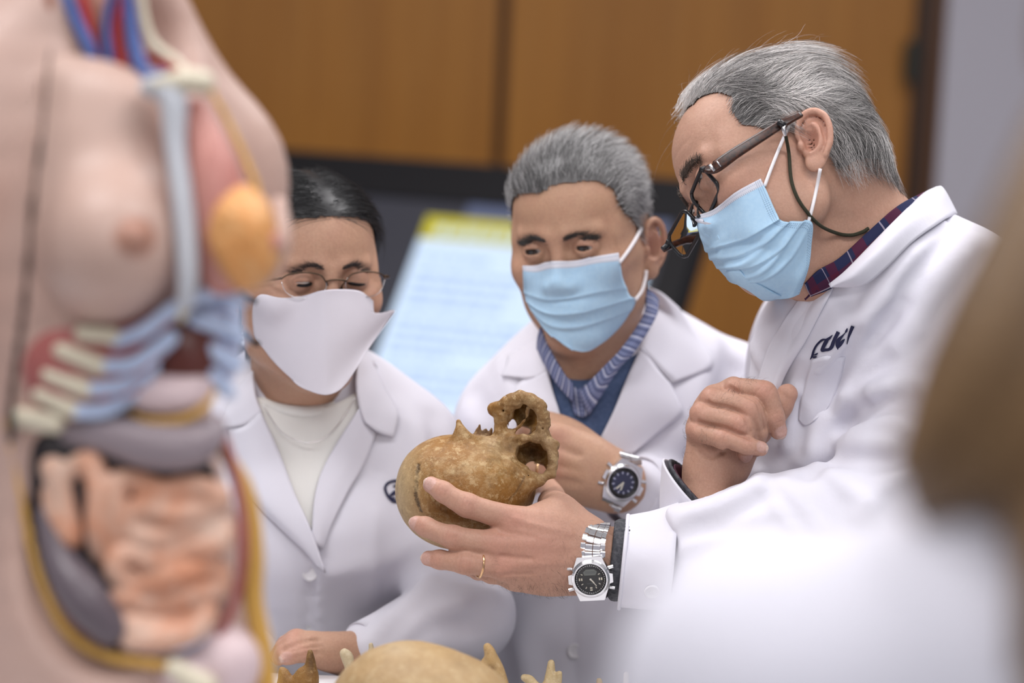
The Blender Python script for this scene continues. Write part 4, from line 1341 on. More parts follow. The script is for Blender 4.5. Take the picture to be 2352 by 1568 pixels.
# retaining cord
cpx = [(1804, 308), (1812, 352), (1817, 410), (1830, 451), (1853, 486), (1884, 518), (1924, 536), (1955, 540), (1980, 533), (1995, 524)]
dep = om.surf([a for a, b in cpx], [b for a, b in cpx], 2.0, 2.8, .003)
dep[0] = min(dep[0], 2.342)
V, Fc = tube([pt(a, b, d) for (a, b), d in zip(cpx, dep)], .0018, 8, n=8)
obj('neck_cord', V, Fc, MT['cord'], glasses)
V, Fc = join(tube(pts([(1788, 279, 2.341), (1803, 290, 2.339)]), [.0036, .0033], 10, smooth=False), tube(pts([(1803, 290, 2.339), (1806, 293, 2.339)]), [.002, .001], 8, smooth=False))
obj('cord_clip', V, Fc, MT['black_plastic'], glasses)
V, Fc = tube(pts([(1803, 288, 2.338), (1800, 296, 2.338), (1804, 312, 2.339)]), [.0012, .0024, .0021], 8)
obj('cord_ferrule', V, Fc, MT['steel'], glasses)
# ---- lab coat of the older man
oc = Model(); oc.base = (.8, .8, .8)
oc.cap(pt(2120, 640, 2.53), pt(2030, 720, 2.53), .060, .075, .05)
oc.chain([pt(1925, 715, 2.452), pt(1965, 690, 2.442), pt(2035, 630, 2.438), pt(2116, 580, 2.487)], [.052, .056, .055, .041], .04)
oc.cap(SH_N, pt(1900, 790, 2.62), .064, .075, .05)
oc.chain([pt(1880, 800, 2.50), pt(1872, 1000, 2.52), pt(1890, 1300, 2.54), pt(1990, 1700, 2.58), pt(2150, 2300, 2.62)], [.068, .074, .082, .095, .11], .05)
oc.chain([pt(2080, 800, 2.575), pt(2110, 1100, 2.60), pt(2130, 1500, 2.62), pt(2290, 2300, 2.66)], [.125, .135, .15, .17], .06)
oc.chain([SH_N, pt(2140, 960, 2.42), EL_N], [.065, .070, .072], .03)
oc.chain([EL_N, pt(1800, 1236, 2.385), pt(1640, 1266, 2.392), pt(1552, 1281, 2.400)], [.070, .064, .0555, .0505], .02)
oc.chain([pt(1890, 800, 2.66), pt(1720, 1430, 2.53)], [.07, .066], .04)
oc.chain([pt(1720, 1440, 2.52), pt(1640, 1300, 2.475), pt(1606, 1205, 2.445)], [.064, .055, .042], .02)
oc.cap(pt(1610, 1215, 2.445), pt(1604, 1090, 2.42), .0345, .04, .002, 's')
oc.box(pt(1430, 1290, 2.40), (.0475, .075, .075), None, .001, .001, 's')
folds(oc, [
    ([(1542, 1190), (1640, 1160), (1730, 1118)], .006, .012),
    ([(1560, 1230), (1680, 1185), (1760, 1140)], -.004, .010),
    ([(1734, 1086), (1775, 1140), (1825, 1215)], .006, .008),
    ([(1760, 1100), (1800, 1160), (1850, 1230)], -.005, .010),
    ([(1850, 1058), (1918, 1018), (2040, 1022)], .008, .011),
    ([(1860, 1085), (1940, 1050), (2060, 1060)], -.007, .012),
    ([(1880, 1072), (1925, 1105), (1985, 1160)], .006, .008),
    ([(1862, 1030), (1930, 940), (2040, 885)], .006, .012),
    ([(1900, 1010), (1980, 945), (2090, 900)], -.005, .012),
    ([(1945, 905), (2010, 820), (2100, 760)], .005, .011),
    ([(2165, 515), (2080, 600), (1995, 710)], .004, .010),
    ([(2190, 535), (2110, 630), (2030, 730)], -.004, .010),
    ([(2235, 555), (2150, 650), (2060, 790)], .005, .012),
    ([(2260, 600), (2190, 700), (2110, 840)], -.004, .012),
    ([(1968, 760), (1930, 860), (1905, 935)], -.006, .007),
    ([(1985, 740), (1948, 850), (1925, 930)], .005, .009),
    ([(1600, 1340), (1720, 1310), (1850, 1290)], .005, .013),
    ([(1570, 1290), (1680, 1262), (1800, 1240)], -.003, .012),
    ([(1830, 900), (1815, 960), (1800, 1020)], .004, .008),
    ([(1845, 930), (1840, 980), (1835, 1040)], -.004, .008),
    ([(1980, 1180), (2030, 1120), (2110, 1080)], .006, .012),
    ([(1530, 1215), (1548, 1250), (1552, 1320)], -.003, .006),
    ([(2040, 680), (1960, 760), (1880, 850)], .004, .008), ([(2075, 700), (1990, 800), (1930, 880)], -.004, .009),
    ([(2000, 900), (2070, 880), (2160, 905)], .005, .010), ([(1990, 940), (2060, 930), (2150, 960)], -.005, .010),
    ([(1960, 990), (2040, 975), (2130, 1010)], .005, .009), ([(1575, 1345), (1650, 1290), (1760, 1265)], .004, .010),
    ([(1600, 1210), (1690, 1215), (1780, 1205)], -.003, .009), ([(1790, 1110), (1830, 1150), (1880, 1215)], .004, .008),
    ([(1730, 800), (1760, 860), (1770, 920)], .004, .009), ([(1960, 700), (1905, 745), (1850, 800)], -.003, .007),
], 1.55)
folds(oc, [([(2205, 505), (2166, 520), (2098, 562), (2038, 622), (1982, 668), (1925, 680)], -.0045, .006)])
oc.disp(lambda P: (noise(P, 42, 40) * .0016 + noise(P, 110, 41) * .0006).astype(np.float32))
V, Fc = oc.mesh(.0042)
coat = obj('lab_coat', V, Fc, MT['coat'], OM)
legs_and_shoes(OM, OM_base[0] + .15, OM_base[1] - .02, .75, -1.0)
print('older coat', len(V), round(time.time() - T0, 1))
# cuff of the near sleeve
up_, dp_ = np.array([.10, 0, 1]), np.array([.05, 1, 0])
def cw(i, a): return .042 * np.sin(3 * a + i * .5) + .024 * np.sin(5 * a + 1 + .7 * i)
V, Fc, uv = loft([(pt(1432, 1293, 2.406), up_, dp_, .0455, .043), (pt(1440, 1293, 2.406), up_, dp_, .0462, .044), (pt(1490, 1290, 2.405), up_, dp_, .0490, .0475), (pt(1545, 1281, 2.400), up_, dp_, .0530, .0535)], .002, 64, cw)
cuff = obj('cuff', V, Fc, MT['coat'], coat)
# rolled edge of the cuff
a = np.linspace(0, 2 * math.pi, 49)[:-1]
ring = [pt(1432, 1293, 2.406) + (up_ * .0455 * math.cos(t) + dp_ * .043 * math.sin(t)) * (1 + .042 * math.sin(3 * t) + .024 * math.sin(5 * t + 1)) for t in a]
V, Fc = tube(ring, .0022, 8, True, 2); obj('cuff_hem', V, Fc, MT['coat'], coat)
button(pt(1497, 1358, 2.3605), np.array([.05, -1, -.58]), .0078, 'cuff_button', coat)
# jumper cuffs
V, Fc, uv = loft([(pt(1403, 1283, 2.405), up_, dp_, .0370, .036), (pt(1420, 1286, 2.405), up_, dp_, .0405, .039), (pt(1480, 1288, 2.404), up_, dp_, .037, .036)], .003, 140,
                 lambda i, a: .014 * np.sin(46 * a))
jm = obj('jumper_cuff', V, Fc, MT['grey_knit'], OM)
dr = np.array([0, 1., .35]); hA, hB = nrm([1, 0, -.85]), nrm([1, 0, -.35])
V, Fc, uv = loft([(pt(1584, 1118, 2.432), nrm([1, 0, -.9]), dr, .0365, .034), (pt(1588, 1145, 2.436), hA, dr, .0400, .037), (pt(1602, 1200, 2.444), hB, dr, .0415, .040), (pt(1612, 1235, 2.452), hB, dr, .0435, .043)], .002, 56,
                 lambda i, a: .03 * np.sin(3 * a + .5 * i))
obj('cuff', V, Fc, MT['coat'], coat)
V, Fc, uv = loft([(pt(1592, 1112, 2.431), nrm([1, 0, -.9]), dr, .0330, .031), (pt(1597, 1140, 2.436), hA, dr, .0350, .033), (pt(1610, 1200, 2.445), hB, dr, .0365, .035)], .0025, 100, lambda i, a: .012 * np.sin(34 * a))
obj('jumper_cuff', V, Fc, MT['grey_knit'], OM)
V, Fc, uv = loft([(pt(1598, 1118, 2.431), nrm([1, 0, -.9]), dr, .0300, .0285), (pt(1606, 1160, 2.438), hA, dr, .0315, .031)], .0015, 48)
obj('shirt_cuff', V, Fc, MT['maroon'], OM)
# wristwatch with a black analogue and digital dial, wedding ring
fa = np.array([1, .02, .06])
wristwatch(OM, OM_base, pt(1357, 1328.5, 2.3585), (-.05, .1, 1), (-.12, -1, -.16), .0195,
    [(pt(1360, 1283, 2.3625), (0, -1, .05)), (pt(1362, 1250, 2.3625), (0, -1, .25)), (pt(1368, 1226, 2.366), (0, -.8, .6)), (pt(1376, 1209, 2.376), (0, -.5, .9)), (pt(1380, 1202, 2.396), (0, 0, 1)),
     (pt(1382, 1212, 2.42), (0, .7, .7)), (pt(1382, 1275, 2.433), (0, 1, 0)), (pt(1378, 1340, 2.425), (0, .7, -.7)), (pt(1370, 1368, 2.395), (0, -.1, -1)), (pt(1364, 1372, 2.375), (0, -.6, -.8))],
    [.0128, .0118, .0108, .0102, .0095, .009, .009, .009, .0105, .012], mat('black_dial', (.012, .012, .013), .3), 'digital')
rc_, rax = pt(1102, 1296, 2.362), nrm(pt(1068, 1293, 2.356) - pt(1160, 1302, 2.368))
ru = nrm(np.cross(rax, [0, 1, 0])); rv = np.cross(rax, ru)
V, Fc = tube([rc_ + (ru * math.cos(t) + rv * math.sin(t)) * .0129 for t in np.linspace(0, 2 * math.pi, 41)[:-1]], .0013, 10, True, 1, flat=(rax, 1.0))
obj('wedding_ring', V, Fc, MT['gold'], OM)
skin_hairs(OM, om, [(pt(1290, 1345, 2.38), (.022, .01, .007), 190, (.5, 0, -1)), (pt(1200, 1340, 2.37), (.018, .01, .006), 80, (.3, 0, -1)), (pt(1100, 1300, 2.36), (.008, .006, .004), 35, (.6, 0, -.6)),
                    (pt(1692, 905, 2.40), (.008, .006, .004), 35, (.5, 0, .7)), (pt(1680, 915, 2.395), (.008, .006, .004), 40, (.6, 0, .3)), (pt(1655, 955, 2.395), (.007, .006, .004), 45, (.6, 0, -.2)), (pt(1628, 1000, 2.395), (.006, .006, .005), 50, (.6, 0, -.5)),
                    (pt(1578, 1010, 2.42), (.004, .01, .02), 60, (-1, 0, .2)), (pt(1725, 873, 2.40), (.008, .004, .003), 25, (.4, 0, 1)), (pt(1330, 1300, 2.37), (.02, .01, .02), 160, (.4, 0, -1))], 8)
# shirt collar (dark check) and coat collar
MT['check_dark'] = plaid('dark_check', (.018, .022, .065), [(0, .034, .36, .1, (.085, .012, .032), .75), (1, .05, .4, .55, (.10, .012, .03), .55), (0, .034, .035, .62, (.36, .32, .40), .7), (1, .05, .05, .2, (.40, .36, .42), .7)])
def collar(name, up_px, lo_px, mid_out, th, m, parent, rows=None, sc=(.16, .05), model=None, over=None):
    if model is not None:
        rr = hug([up_px] + (rows or []) + [lo_px], model, mid_out); up_px, rows, lo_px = rr[0], rr[1:-1], rr[-1]
    if over is not None:
        rr = hug(rows + [lo_px], over, .007); rows, lo_px = rr[:-1], rr[-1]
    G = [np.array([pt(*p) for p in up_px])]
    if rows: G += [np.array([pt(*p) for p in r]) for r in rows]
    G.append(np.array([pt(*p) for p in lo_px]))
    S = grid_surface(np.array(G), 6, 8)
    V, Fc, uv = shell(S, th, toward=np.array([0, 0, 0.]))
    return obj(name, V, Fc, m, parent, uv=uv * np.array(sc))
sh = collar('shirt_collar', [(2122, 440, 2.475), (2060, 474, 2.43), (1990, 535, 2.398), (1930, 590, 2.388), (1882, 622, 2.392), (1850, 655, 2.405)],
       [(2150, 470, 2.475), (2090, 520, 2.42), (2015, 590, 2.39), (1950, 640, 2.382), (1905, 665, 2.388), (1862, 682, 2.402)], .005, .0022, MT['check_dark'], OM,
       rows=[[(2135, 448, 2.472), (2075, 490, 2.424), (2002, 556, 2.391), (1940, 612, 2.382), (1893, 642, 2.387), (1855, 668, 2.402)]], sc=(.15, .045), model=om)
V, Fc, uv = shell(grid_surface(np.array([[pt(1888, 625, 2.386), pt(1862, 646, 2.392), pt(1846, 664, 2.402)], [pt(1880, 648, 2.385), pt(1858, 668, 2.392), pt(1846, 682, 2.402)], [pt(1876, 668, 2.386), pt(1860, 680, 2.394), pt(1850, 690, 2.404)]]), 6, 8), .002, np.zeros(3))
obj('collar_point', V, Fc, plaid('maroon_check', (.085, .014, .032), [(0, .02, .07, .3, (.3, .2, .25), .8), (1, .03, .3, .2, (.03, .015, .05), .8)]), OM, uv=uv * np.array([.04, .03]))
cc_up = [(2150, 428, 2.50), (2117, 446, 2.462), (2055, 505, 2.402), (1995, 566, 2.376), (1940, 622, 2.366), (1903, 652, 2.372)]
cc_m1 = [(2168, 432, 2.488), (2140, 462, 2.436), (2075, 520, 2.386), (2012, 584, 2.360), (1955, 636, 2.355), (1908, 660, 2.368)]
cc_lo = [(2200, 490, 2.495), (2166, 506, 2.440), (2096, 556, 2.392), (2040, 612, 2.370), (1982, 656, 2.368), (1910, 660, 2.378)]
cc = collar('coat_collar', cc_up, cc_lo, .013, .0026, MT['coat'], coat, rows=[cc_m1], model=om, over=oc)
# front edge and lapel folded back from the opening
lap = hug([[(1832, 690, 2.445), (1868, 664, 2.41), (1915, 655, 2.392)], [(1800, 735, 2.452), (1842, 715, 2.42), (1890, 705, 2.408)], [(1768, 790, 2.452), (1812, 780, 2.425), (1852, 780, 2.418)], [(1744, 860, 2.458), (1778, 860, 2.436), (1804, 862, 2.438)], [(1728, 935, 2.462), (1756, 935, 2.440), (1778, 937, 2.442)], [(1722, 1010, 2.468), (1744, 1010, 2.446), (1762, 1010, 2.446)]], oc, .004)
V, Fc, uv = shell(grid_surface(np.array([pts(r) for r in lap]), 8, 8), .002, np.zeros(3), fn=lambda u, v: -.004 * np.exp(-((v - .55) / .16) ** 2) * (1 - .5 * u))
obj('lapel', V, Fc, MT['coat'], coat)
# chest pocket
pk = [[(1866, 826), (1900, 819), (1942, 821)], [(1850, 880), (1888, 880), (1928, 880)], [(1836, 935), (1868, 950), (1905, 932)], [(1834, 965), (1848, 978), (1868, 962)]]
G = []
for r in pk:
    P, d = on_surface(oc, r, .0022); G.append(P)
V, Fc, uv = shell(grid_surface(np.array(G), 6, 6), .0018, np.zeros(3)); obj('pocket', V, Fc, MT['coat'], coat)
# dark blue embroidered mark over the pocket (traced outlines, sewn onto the cloth)
logo = strokes([
    [(232, 1185, 8), (290, 1080, 56), (330, 940, 52), (410, 800, 50), (540, 680, 55), (640, 665, 40), (720, 640, 70), (812, 545, 6)],
    [(690, 660, 60), (640, 730, 95), (560, 880, 85), (540, 950, 70), (620, 935, 75), (720, 920, 75), (790, 850, 95), (850, 690, 90), (960, 470, 95)],
    [(1190, 378, 20), (1165, 450, 55), (1130, 500, 20), (1060, 580, 50), (970, 680, 100), (940, 800, 110), (945, 925, 15)],
    [(945, 900, 20), (1010, 800, 80), (1075, 710, 70), (1130, 650, 8)],
    [(1330, 325, 90), (1270, 480, 75), (1220, 620, 50), (1185, 790, 12)],
    [(325, 1070, 12), (390, 1045, 45), (435, 1012, 8)],
    [(300, 1125, 36), (350, 1118, 46), (402, 1105, 26)]])
emb('embroidered_mark', logo, oc, coat, MT['navy'], 1840, 720, 160 / 1792)
# ---- mask
mr = [
    [(1747, 410), (1690, 441), (1640, 480), (1597, 496)],
    [(1757, 430), (1696, 462), (1643, 496), (1600, 508)],
    [(1768, 455), (1704, 488), (1647, 516), (1606, 530)],
    [(1785, 492), (1718, 524), (1660, 548), (1618, 560)],
    [(1797, 507), (1742, 545), (1685, 572), (1632, 582)],
    [(1830, 508), (1778, 568), (1715, 605), (1646, 604)],
    [(1865, 511), (1812, 582), (1745, 628), (1668, 636)],
    [(1864, 563), (1818, 622), (1762, 652), (1700, 654)],
    [(1857, 617), (1828, 652), (1788, 670), (1728, 670)],
    [(1836, 676), (1815, 684), (1788, 687), (1752, 685)]]
near = om.surf([r[0][0] for r in mr], [r[0][1] for r in mr], 2.0, 2.8, .004)
near = np.where(near > 2.6, 2.40, near)
rows = []
for (r, dn, i) in zip(mr, near, range(10)):
    c = dn; e = 2.428
    t = i / 9
    rows.append([(r[0][0], r[0][1], c), (r[1][0], r[1][1], c * .72 + e * .28 - .018), (r[2][0], r[2][1], c * .38 + e * .62 - .016), (r[3][0], r[3][1], e),
                 (r[3][0] + 14 + 6 * t, r[3][1] + 10 - 9 * t, e + .028), (r[3][0] + 50, r[3][1] + 20 - 24 * t, e + .055)])
def o_pleat(u, v):
    f = 0
    for c, a in ((.40, .0046), (.50, .0042), (.60, .0034)):
        w = np.where(u > c, .008, .075) * (.5 + v)
        f = f + a * np.exp(-np.abs((u - c + .03 * v)) / w) * np.clip(1.15 - v * .95, 0, 1)
    for c, s_, a in ((.52, .9, .0035), (.62, 1.2, .003), (.70, .6, .003)):
        f = f + a * np.exp(-(((u - c) - (v - .25) * .25 * s_) / .02) ** 2) * np.exp(-((v - .3) / .22) ** 2)
    return f + .0012 * np.sin(u * 19 + v * 7) * v
mk = make_mask(rows, OM, MT['mask_blue'], o_pleat, nu=12, nv=14, corner=(om, .004))
strap([(1756, 428), (1772, 385), (1790, 340), (1806, 303), (1819, 280)], om, mk)
strap([(1884, 388), (1876, 430), (1866, 475), (1856, 513)], om, mk)

# ================================================================== the held skull
OCH, CRM, DRK = (.255, .118, .024), (.53, .385, .20), (.06, .03, .012)
px2 = 2.41 / FPX
sk = Model(); sk.base = OCH
def R_(r): return r * px2
# thin bowls behind the eye socket and nose opening, broken through
sk.ell(pt(1218, 1046, 2.440), (R_(54), .026, R_(46)), None)
sk.ell(pt(1218, 1048, 2.428), (R_(46), .031, R_(39)), None, .001, 's')
sk.ell(pt(1226, 1078, 2.45), (R_(30), .05, R_(15)), None, .002, 's')
sk.ell(pt(1206, 1040, 2.455), (R_(6), .03, R_(7)), None, .001, 's')
sk.ell(pt(1205, 960, 2.452), (R_(40), .030, R_(44)), None)
sk.ell(pt(1206, 958, 2.435), (R_(34), .040, R_(37)), None, .001, 's')
sk.ell(pt(1198, 990, 2.46), (R_(24), .05, R_(13)), None, .002, 's')
sk.ell(pt(1176, 975, 2.46), (R_(10), .05, R_(15)), None, .002, 's')
# brain case
Rk = np.stack([nrm([1, .1, .12]), nrm([-.1, 1, 0]), nrm(np.cross([1, .1, .12], [-.1, 1, 0]))], 1)
sk.ell(pt(1066, 1134, 2.452), (R_(156), .074, R_(130)), Rk, .0)
sk.ell(pt(1122, 1106, 2.452), (R_(102), .060, R_(90)), None, .02)
sk.ell(pt(1015, 1095, 2.455), (R_(80), .055, R_(76)), None, .03)
sk.ell(pt(1222, 1046, 2.418), (R_(37), .034, R_(30)), None, .003, 's')
sk.ell(pt(1226, 1073, 2.46), (R_(26), .075, R_(14)), None, .002, 's')
# brow end, side of the forehead
sk.chain([pt(1150, 1120, 2.425), pt(1205, 1110, 2.412), pt(1243, 1107, 2.412)], [R_(48), R_(24), R_(8)], .012)
# spur at the temple and its ridge
sk.chain([pt(1062, 1015, 2.425), pt(1057, 985, 2.424), pt(1053, 968, 2.424)], [R_(24), R_(10), R_(5.5)], .008)
sk.chain([pt(1060, 990, 2.424), pt(1085, 1006, 2.426), pt(1120, 1015, 2.43), pt(1160, 1022, 2.432)], [R_(6), R_(6), R_(8), R_(12)], .006)
# cheek and upper jaw
ch = lambda l, k=.004: sk.chain([pt(a, b, d) for a, b, r, d in l], [R_(r) for a, b, r, d in l], k)
ch([(1132, 934, 9, 2.432), (1152, 936, 17, 2.428), (1174, 924, 20, 2.420), (1203, 913, 13, 2.412), (1232, 925, 14, 2.410), (1249, 948, 15, 2.410), (1248, 978, 13, 2.412), (1240, 1000, 14, 2.416)])
ch([(1130, 945, 8, 2.434), (1150, 955, 17, 2.43), (1150, 985, 16, 2.432), (1152, 1010, 24, 2.432), (1140, 1035, 34, 2.43)], .006)
ch([(1160, 1006, 13, 2.43), (1185, 1008, 9, 2.424), (1215, 1006, 8, 2.418), (1248, 1004, 14, 2.416)])
ch([(1250, 1008, 14, 2.414), (1269, 1030, 14, 2.412), (1271, 1060, 12, 2.412), (1266, 1083, 12, 2.413), (1252, 1097, 9, 2.414), (1240, 1107, 7, 2.413)])
ch([(1170, 1018, 14, 2.426), (1172, 1046, 9, 2.424), (1190, 1066, 8, 2.420), (1215, 1084, 8, 2.416), (1240, 1104, 8, 2.414)], .005)
ch([(1272, 1094, 5, 2.414), (1270, 1088, 8, 2.413)], .003)
ch([(1213, 934, 5, 2.416), (1209, 955, 4.5, 2.422), (1196, 975, 3.5, 2.428), (1178, 996, 3, 2.43)], .002)
# broken inner edges near the temple
for a, b, c, d in ((1100, 1000, 1102, 976), (1108, 1004, 1113, 984), (1118, 1004, 1117, 982), (1126, 1000, 1130, 980), (1092, 1003, 1096, 985)):
    sk.chain([pt(a, b, 2.45), pt(c, d, 2.45)], [R_(7), R_(2.5)], .002)
sk.chain([pt(1080, 1015, 2.455), pt(1150, 1010, 2.455)], [R_(14), R_(14)], .006)
# openings from the front
hole = lambda l, d0, d1: None
nas = [(1176, 946), (1184, 934), (1199, 930), (1215, 934), (1227, 945), (1233, 957), (1230, 974), (1221, 986)]
# pits and notches along the gum line
rs = random.Random(7)
for a, b in ((1146, 918), (1162, 913), (1180, 902), (1197, 898), (1219, 904), (1238, 911), (1251, 922), (1260, 937), (1266, 955), (1262, 985), (1283, 1036), (1285, 1060), (1280, 1092), (1262, 1101), (1128, 926), (1124, 950), (1134, 975)):
    sk.ell(pt(a + rs.uniform(-3, 3), b + rs.uniform(-3, 3), 2.415 + rs.uniform(-.01, .01)), (R_(rs.uniform(3, 6)), .012, R_(rs.uniform(3, 6))), None, .0015, 's')
for _ in range(26):
    a, b = rs.uniform(1135, 1275), rs.uniform(910, 1100)
    sk.ell(pt(a, b, 2.412), (R_(1.8), .012, R_(1.8)), None, .0008, 's')
# wavy seam between the plates of the brain case
seam = []
for i, t in enumerate(np.linspace(0, 1, 46)):
    y = 1066 + 108 * t; x = 962 - 6 * math.sin(t * 3) + 22 * max(0, t - .7) + (4 if i % 2 else -4) * rs.uniform(.4, 1.2)
    seam.append((x, y))
sk.prep(); sd = sk.surf([a for a, b in seam], [b for a, b in seam], 2.2, 2.7)
seamP = [pt(a, b, d) for (a, b), d in zip(seam, sd)]
sk.groove(seamP, .0009, .0008, 2)
ridge = [(1050, 990), (1000, 1010), (968, 1040), (956, 1080), (958, 1130), (975, 1170), (1000, 1200)]
rd = sk.surf([a for a, b in ridge], [b for a, b in ridge], 2.2, 2.7)
ridgeP = [pt(a, b, d) for (a, b), d in zip(ridge, rd)]
sk.groove(ridgeP, -.0010, .006)
crack = [(1206, 1092), (1196, 1112), (1184, 1132), (1170, 1148)]
cd = sk.surf([a for a, b in crack], [b for a, b in crack], 2.2, 2.7); crackP = [pt(a, b, d) for (a, b), d in zip(crack, cd)]
sk.groove(crackP, .0008, .0007, 2)
def sk_d(P):
    px_ = P[:, 0] / P[:, 1] * FPX + 1176; py_ = 784 - P[:, 2] / P[:, 1] * FPX
    w = np.clip((px_ - 1090) / 60, 0, 1) * np.clip((1120 - py_) / 60, 0, 1)
    return ((.00018 + .0017 * w) * noise(P, 420, 51) + (.0003 + .0018 * w) * noise(P, 190, 52) + .0011 * w * noise(P, 800, 53)).astype(np.float32)
sk.disp(sk_d)
# stains that belong to the bone; a darker tone inside the openings
sk.blob(pt(925, 1130, 2.43), (.022, .06, .05), (.47, .35, .19), .85)
sk.blob(pt(960, 1230, 2.42), (.03, .05, .02), (.40, .29, .15), .7)
sk.blob(pt(1085, 1000, 2.40), (.02, .03, .006), (.38, .25, .11), .6)
sk.blob(pt(1140, 1035, 2.40), (.022, .03, .014), (.40, .29, .16), .75)
sk.blob(pt(1075, 1060, 2.39), (.030, .03, .018), (.25, .115, .025), .8)
sk.blob(pt(1130, 1080, 2.39), (.022, .03, .014), (.30, .15, .035), .7)
sk.blob(pt(1215, 960, 2.41), (.034, .014, .034), (.24, .155, .075), .9)
sk.blob(pt(1250, 1050, 2.41), (.022, .014, .030), (.25, .165, .088), .9)
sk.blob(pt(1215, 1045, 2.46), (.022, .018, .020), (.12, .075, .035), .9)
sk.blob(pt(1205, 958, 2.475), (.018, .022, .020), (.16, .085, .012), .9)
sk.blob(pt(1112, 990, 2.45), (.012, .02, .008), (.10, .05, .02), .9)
sk.line(seamP, .0011, (.05, .03, .015), .9); sk.line(crackP, .0009, (.07, .04, .02), .8)
V, Fc = sk.mesh(.00125)
skull = obj('human_skull', V, Fc, bone_material('aged_bone', OCH, CRM, DRK), None, col=sk.colors(V))
tag(skull, 'brown stained human skull held upside down on a hand, nose opening at the top', 'skull')
print('skull', len(V), round(time.time() - T0, 1))
# ================================================================== the short-haired man in the middle
MM_base = to_world(pt(1400, 1600, 2.74)); MM_base[2] = 0
MMn = tag(new_empty('person', MM_base), 'short grey-haired person in blue mask and checked shirt, standing in the middle behind the skull', 'person')
mm_ = Model(); mm_.base = (.51, .315, .205)
HM = Head((.0819, 2.66, .0974), (-.9346, .3514, -.0546), (-.3589, -.9266, -.1628), .975, .93)
build_head(mm_, HM, lids=(3.0, 3.0), nose=-2.0, low=(-6, 6), ears=(-1, 1), ear_tilt=8)
mm_.cap(HM.p(0, -12, -30), pt(1372, 960, 2.71), .052, .060, .03)
mm_.cap(HM.p(0, 40, -75), pt(1345, 900, 2.67), .026, .035, .03)
mm_.groove([pt(1318, 850, 2.6), pt(1335, 880, 2.6), pt(1345, 930, 2.61)], .002, .006)
SL, SR = pt(1192, 985, 2.745), pt(1700, 935, 2.78)
ML_EL, ML_WR = pt(1750, 1330, 2.80), pt(1418, 1106, 2.578)
mm_.chain([pt(1372, 960, 2.71), pt(1385, 1150, 2.75)], [.06, .05], .02)
mm_.chain([pt(1385, 1050, 2.75), pt(1540, 960, 2.77), SR, ML_EL, pt(1560, 1190, 2.675), ML_WR], [.04, .035, .03, .03, .03, .027], .02, n=4)
hm_ = lambda l: pts([(a, b, c + .03) for a, b, c in l])
mm_.chain(hm_([(1418, 1095, 2.548), (1355, 1045, 2.538), (1285, 1002, 2.535)]), [.024, .022, .0155], .012)
mm_.chain(hm_([(1415, 1108, 2.548), (1345, 1075, 2.534), (1272, 1045, 2.530)]), [.024, .022, .0155], .012)
mm_.chain(hm_([(1408, 1118, 2.55), (1340, 1102, 2.536), (1268, 1084, 2.533)]), [.023, .021, .015], .012)
mm_.chain(hm_([(1400, 1126, 2.553), (1335, 1122, 2.543), (1275, 1112, 2.542)]), [.020, .018, .0135], .012)
finger(mm_, hm_([(1278, 1000, 2.535), (1222, 978, 2.545), (1200, 1000, 2.562), (1195, 1025, 2.575)]), [.0125, .011, .0095, .0085], .005)
finger(mm_, hm_([(1265, 1044, 2.53), (1216, 1030, 2.538), (1202, 1050, 2.56), (1200, 1070, 2.575)]), [.0125, .011, .0095, .0085], .005)
finger(mm_, hm_([(1262, 1084, 2.533), (1222, 1076, 2.538), (1208, 1090, 2.56), (1206, 1105, 2.575)]), [.012, .0105, .009, .008], .005)
finger(mm_, hm_([(1270, 1112, 2.542), (1235, 1110, 2.548), (1222, 1118, 2.565), (1220, 1128, 2.575)]), [.0105, .009, .008, .007], .005)
mm_.chain(hm_([(1395, 1070, 2.555), (1320, 1000, 2.56), (1265, 972, 2.565), (1235, 965, 2.57)]), [.02, .0155, .0125, .011], .01)
for a, b in (((1268, 1022), (1330, 1045)), ((1264, 1066), (1330, 1080)), ((1266, 1100), (1325, 1108))):
    mm_.groove([pt(a[0], a[1], 2.545), pt(b[0], b[1], 2.545)], .002, .004)
for x, y in ((1282, 1000), (1268, 1044), (1266, 1084)): mm_.blob(pt(x, y, 2.545), .012, (.54, .25, .19), .6)
mm_.disp(lambda P: (noise(P, 150, 23) * .0004).astype(np.float32))
V, Fc = mm_.mesh(.0025); MV, MF = V, Fc
obj('body', V, Fc, MT['skin'], MMn, col=mm_.colors(V))
print('middle body', len(V), round(time.time() - T0, 1))
eyes(HM, MMn, (.10, .95, -.22), (.018, .011, .008), 37, (.34, .30, .28))
brows(HM, MMn, mm_, (.05, .045, .043), 280, 5, .85, -1, .2, 6, 40)
def m_hair_mask(P, er=0.0):
    q = HM.loc(P); r, f, u = q[:, 0], q[:, 1], q[:, 2]; w = noise(P, 140, 9) * 2.5
    fmax = np.interp(u, [10, 20, 30, 46, 60, 74, 82, 88], [10, 16, 24, 48, 58, 64, 78, 130])
    umin = np.interp(f, [-95, -60, -30, -12, 5, 25], [-32, -38, -30, 2, 8, 12])
    fL, fR = (np.interp(u, [10, 20, 30, 46, 60, 74, 84, 90], [16, 22, 34, 57, 64, 66, 76, 130]), np.interp(u, [10, 20, 30, 46, 60, 70, 76, 80], [10, 16, 28, 48, 60, 70, 84, 130]))
    bl = np.clip((r + 16) / 40, 0, 1); fmax = fL * (1 - bl) + fR * bl
    return (f < fmax + w - er) & (u > umin + w + er) & (np.linalg.norm(q - np.array([0, 0, 45]), axis=1) < 135) & ~((np.abs(r) > 66) & (f < 12) & (f > -42) & (u < 38) & (np.abs(r) > 70))
skl = Model(); build_head(skl, HM, ears=())
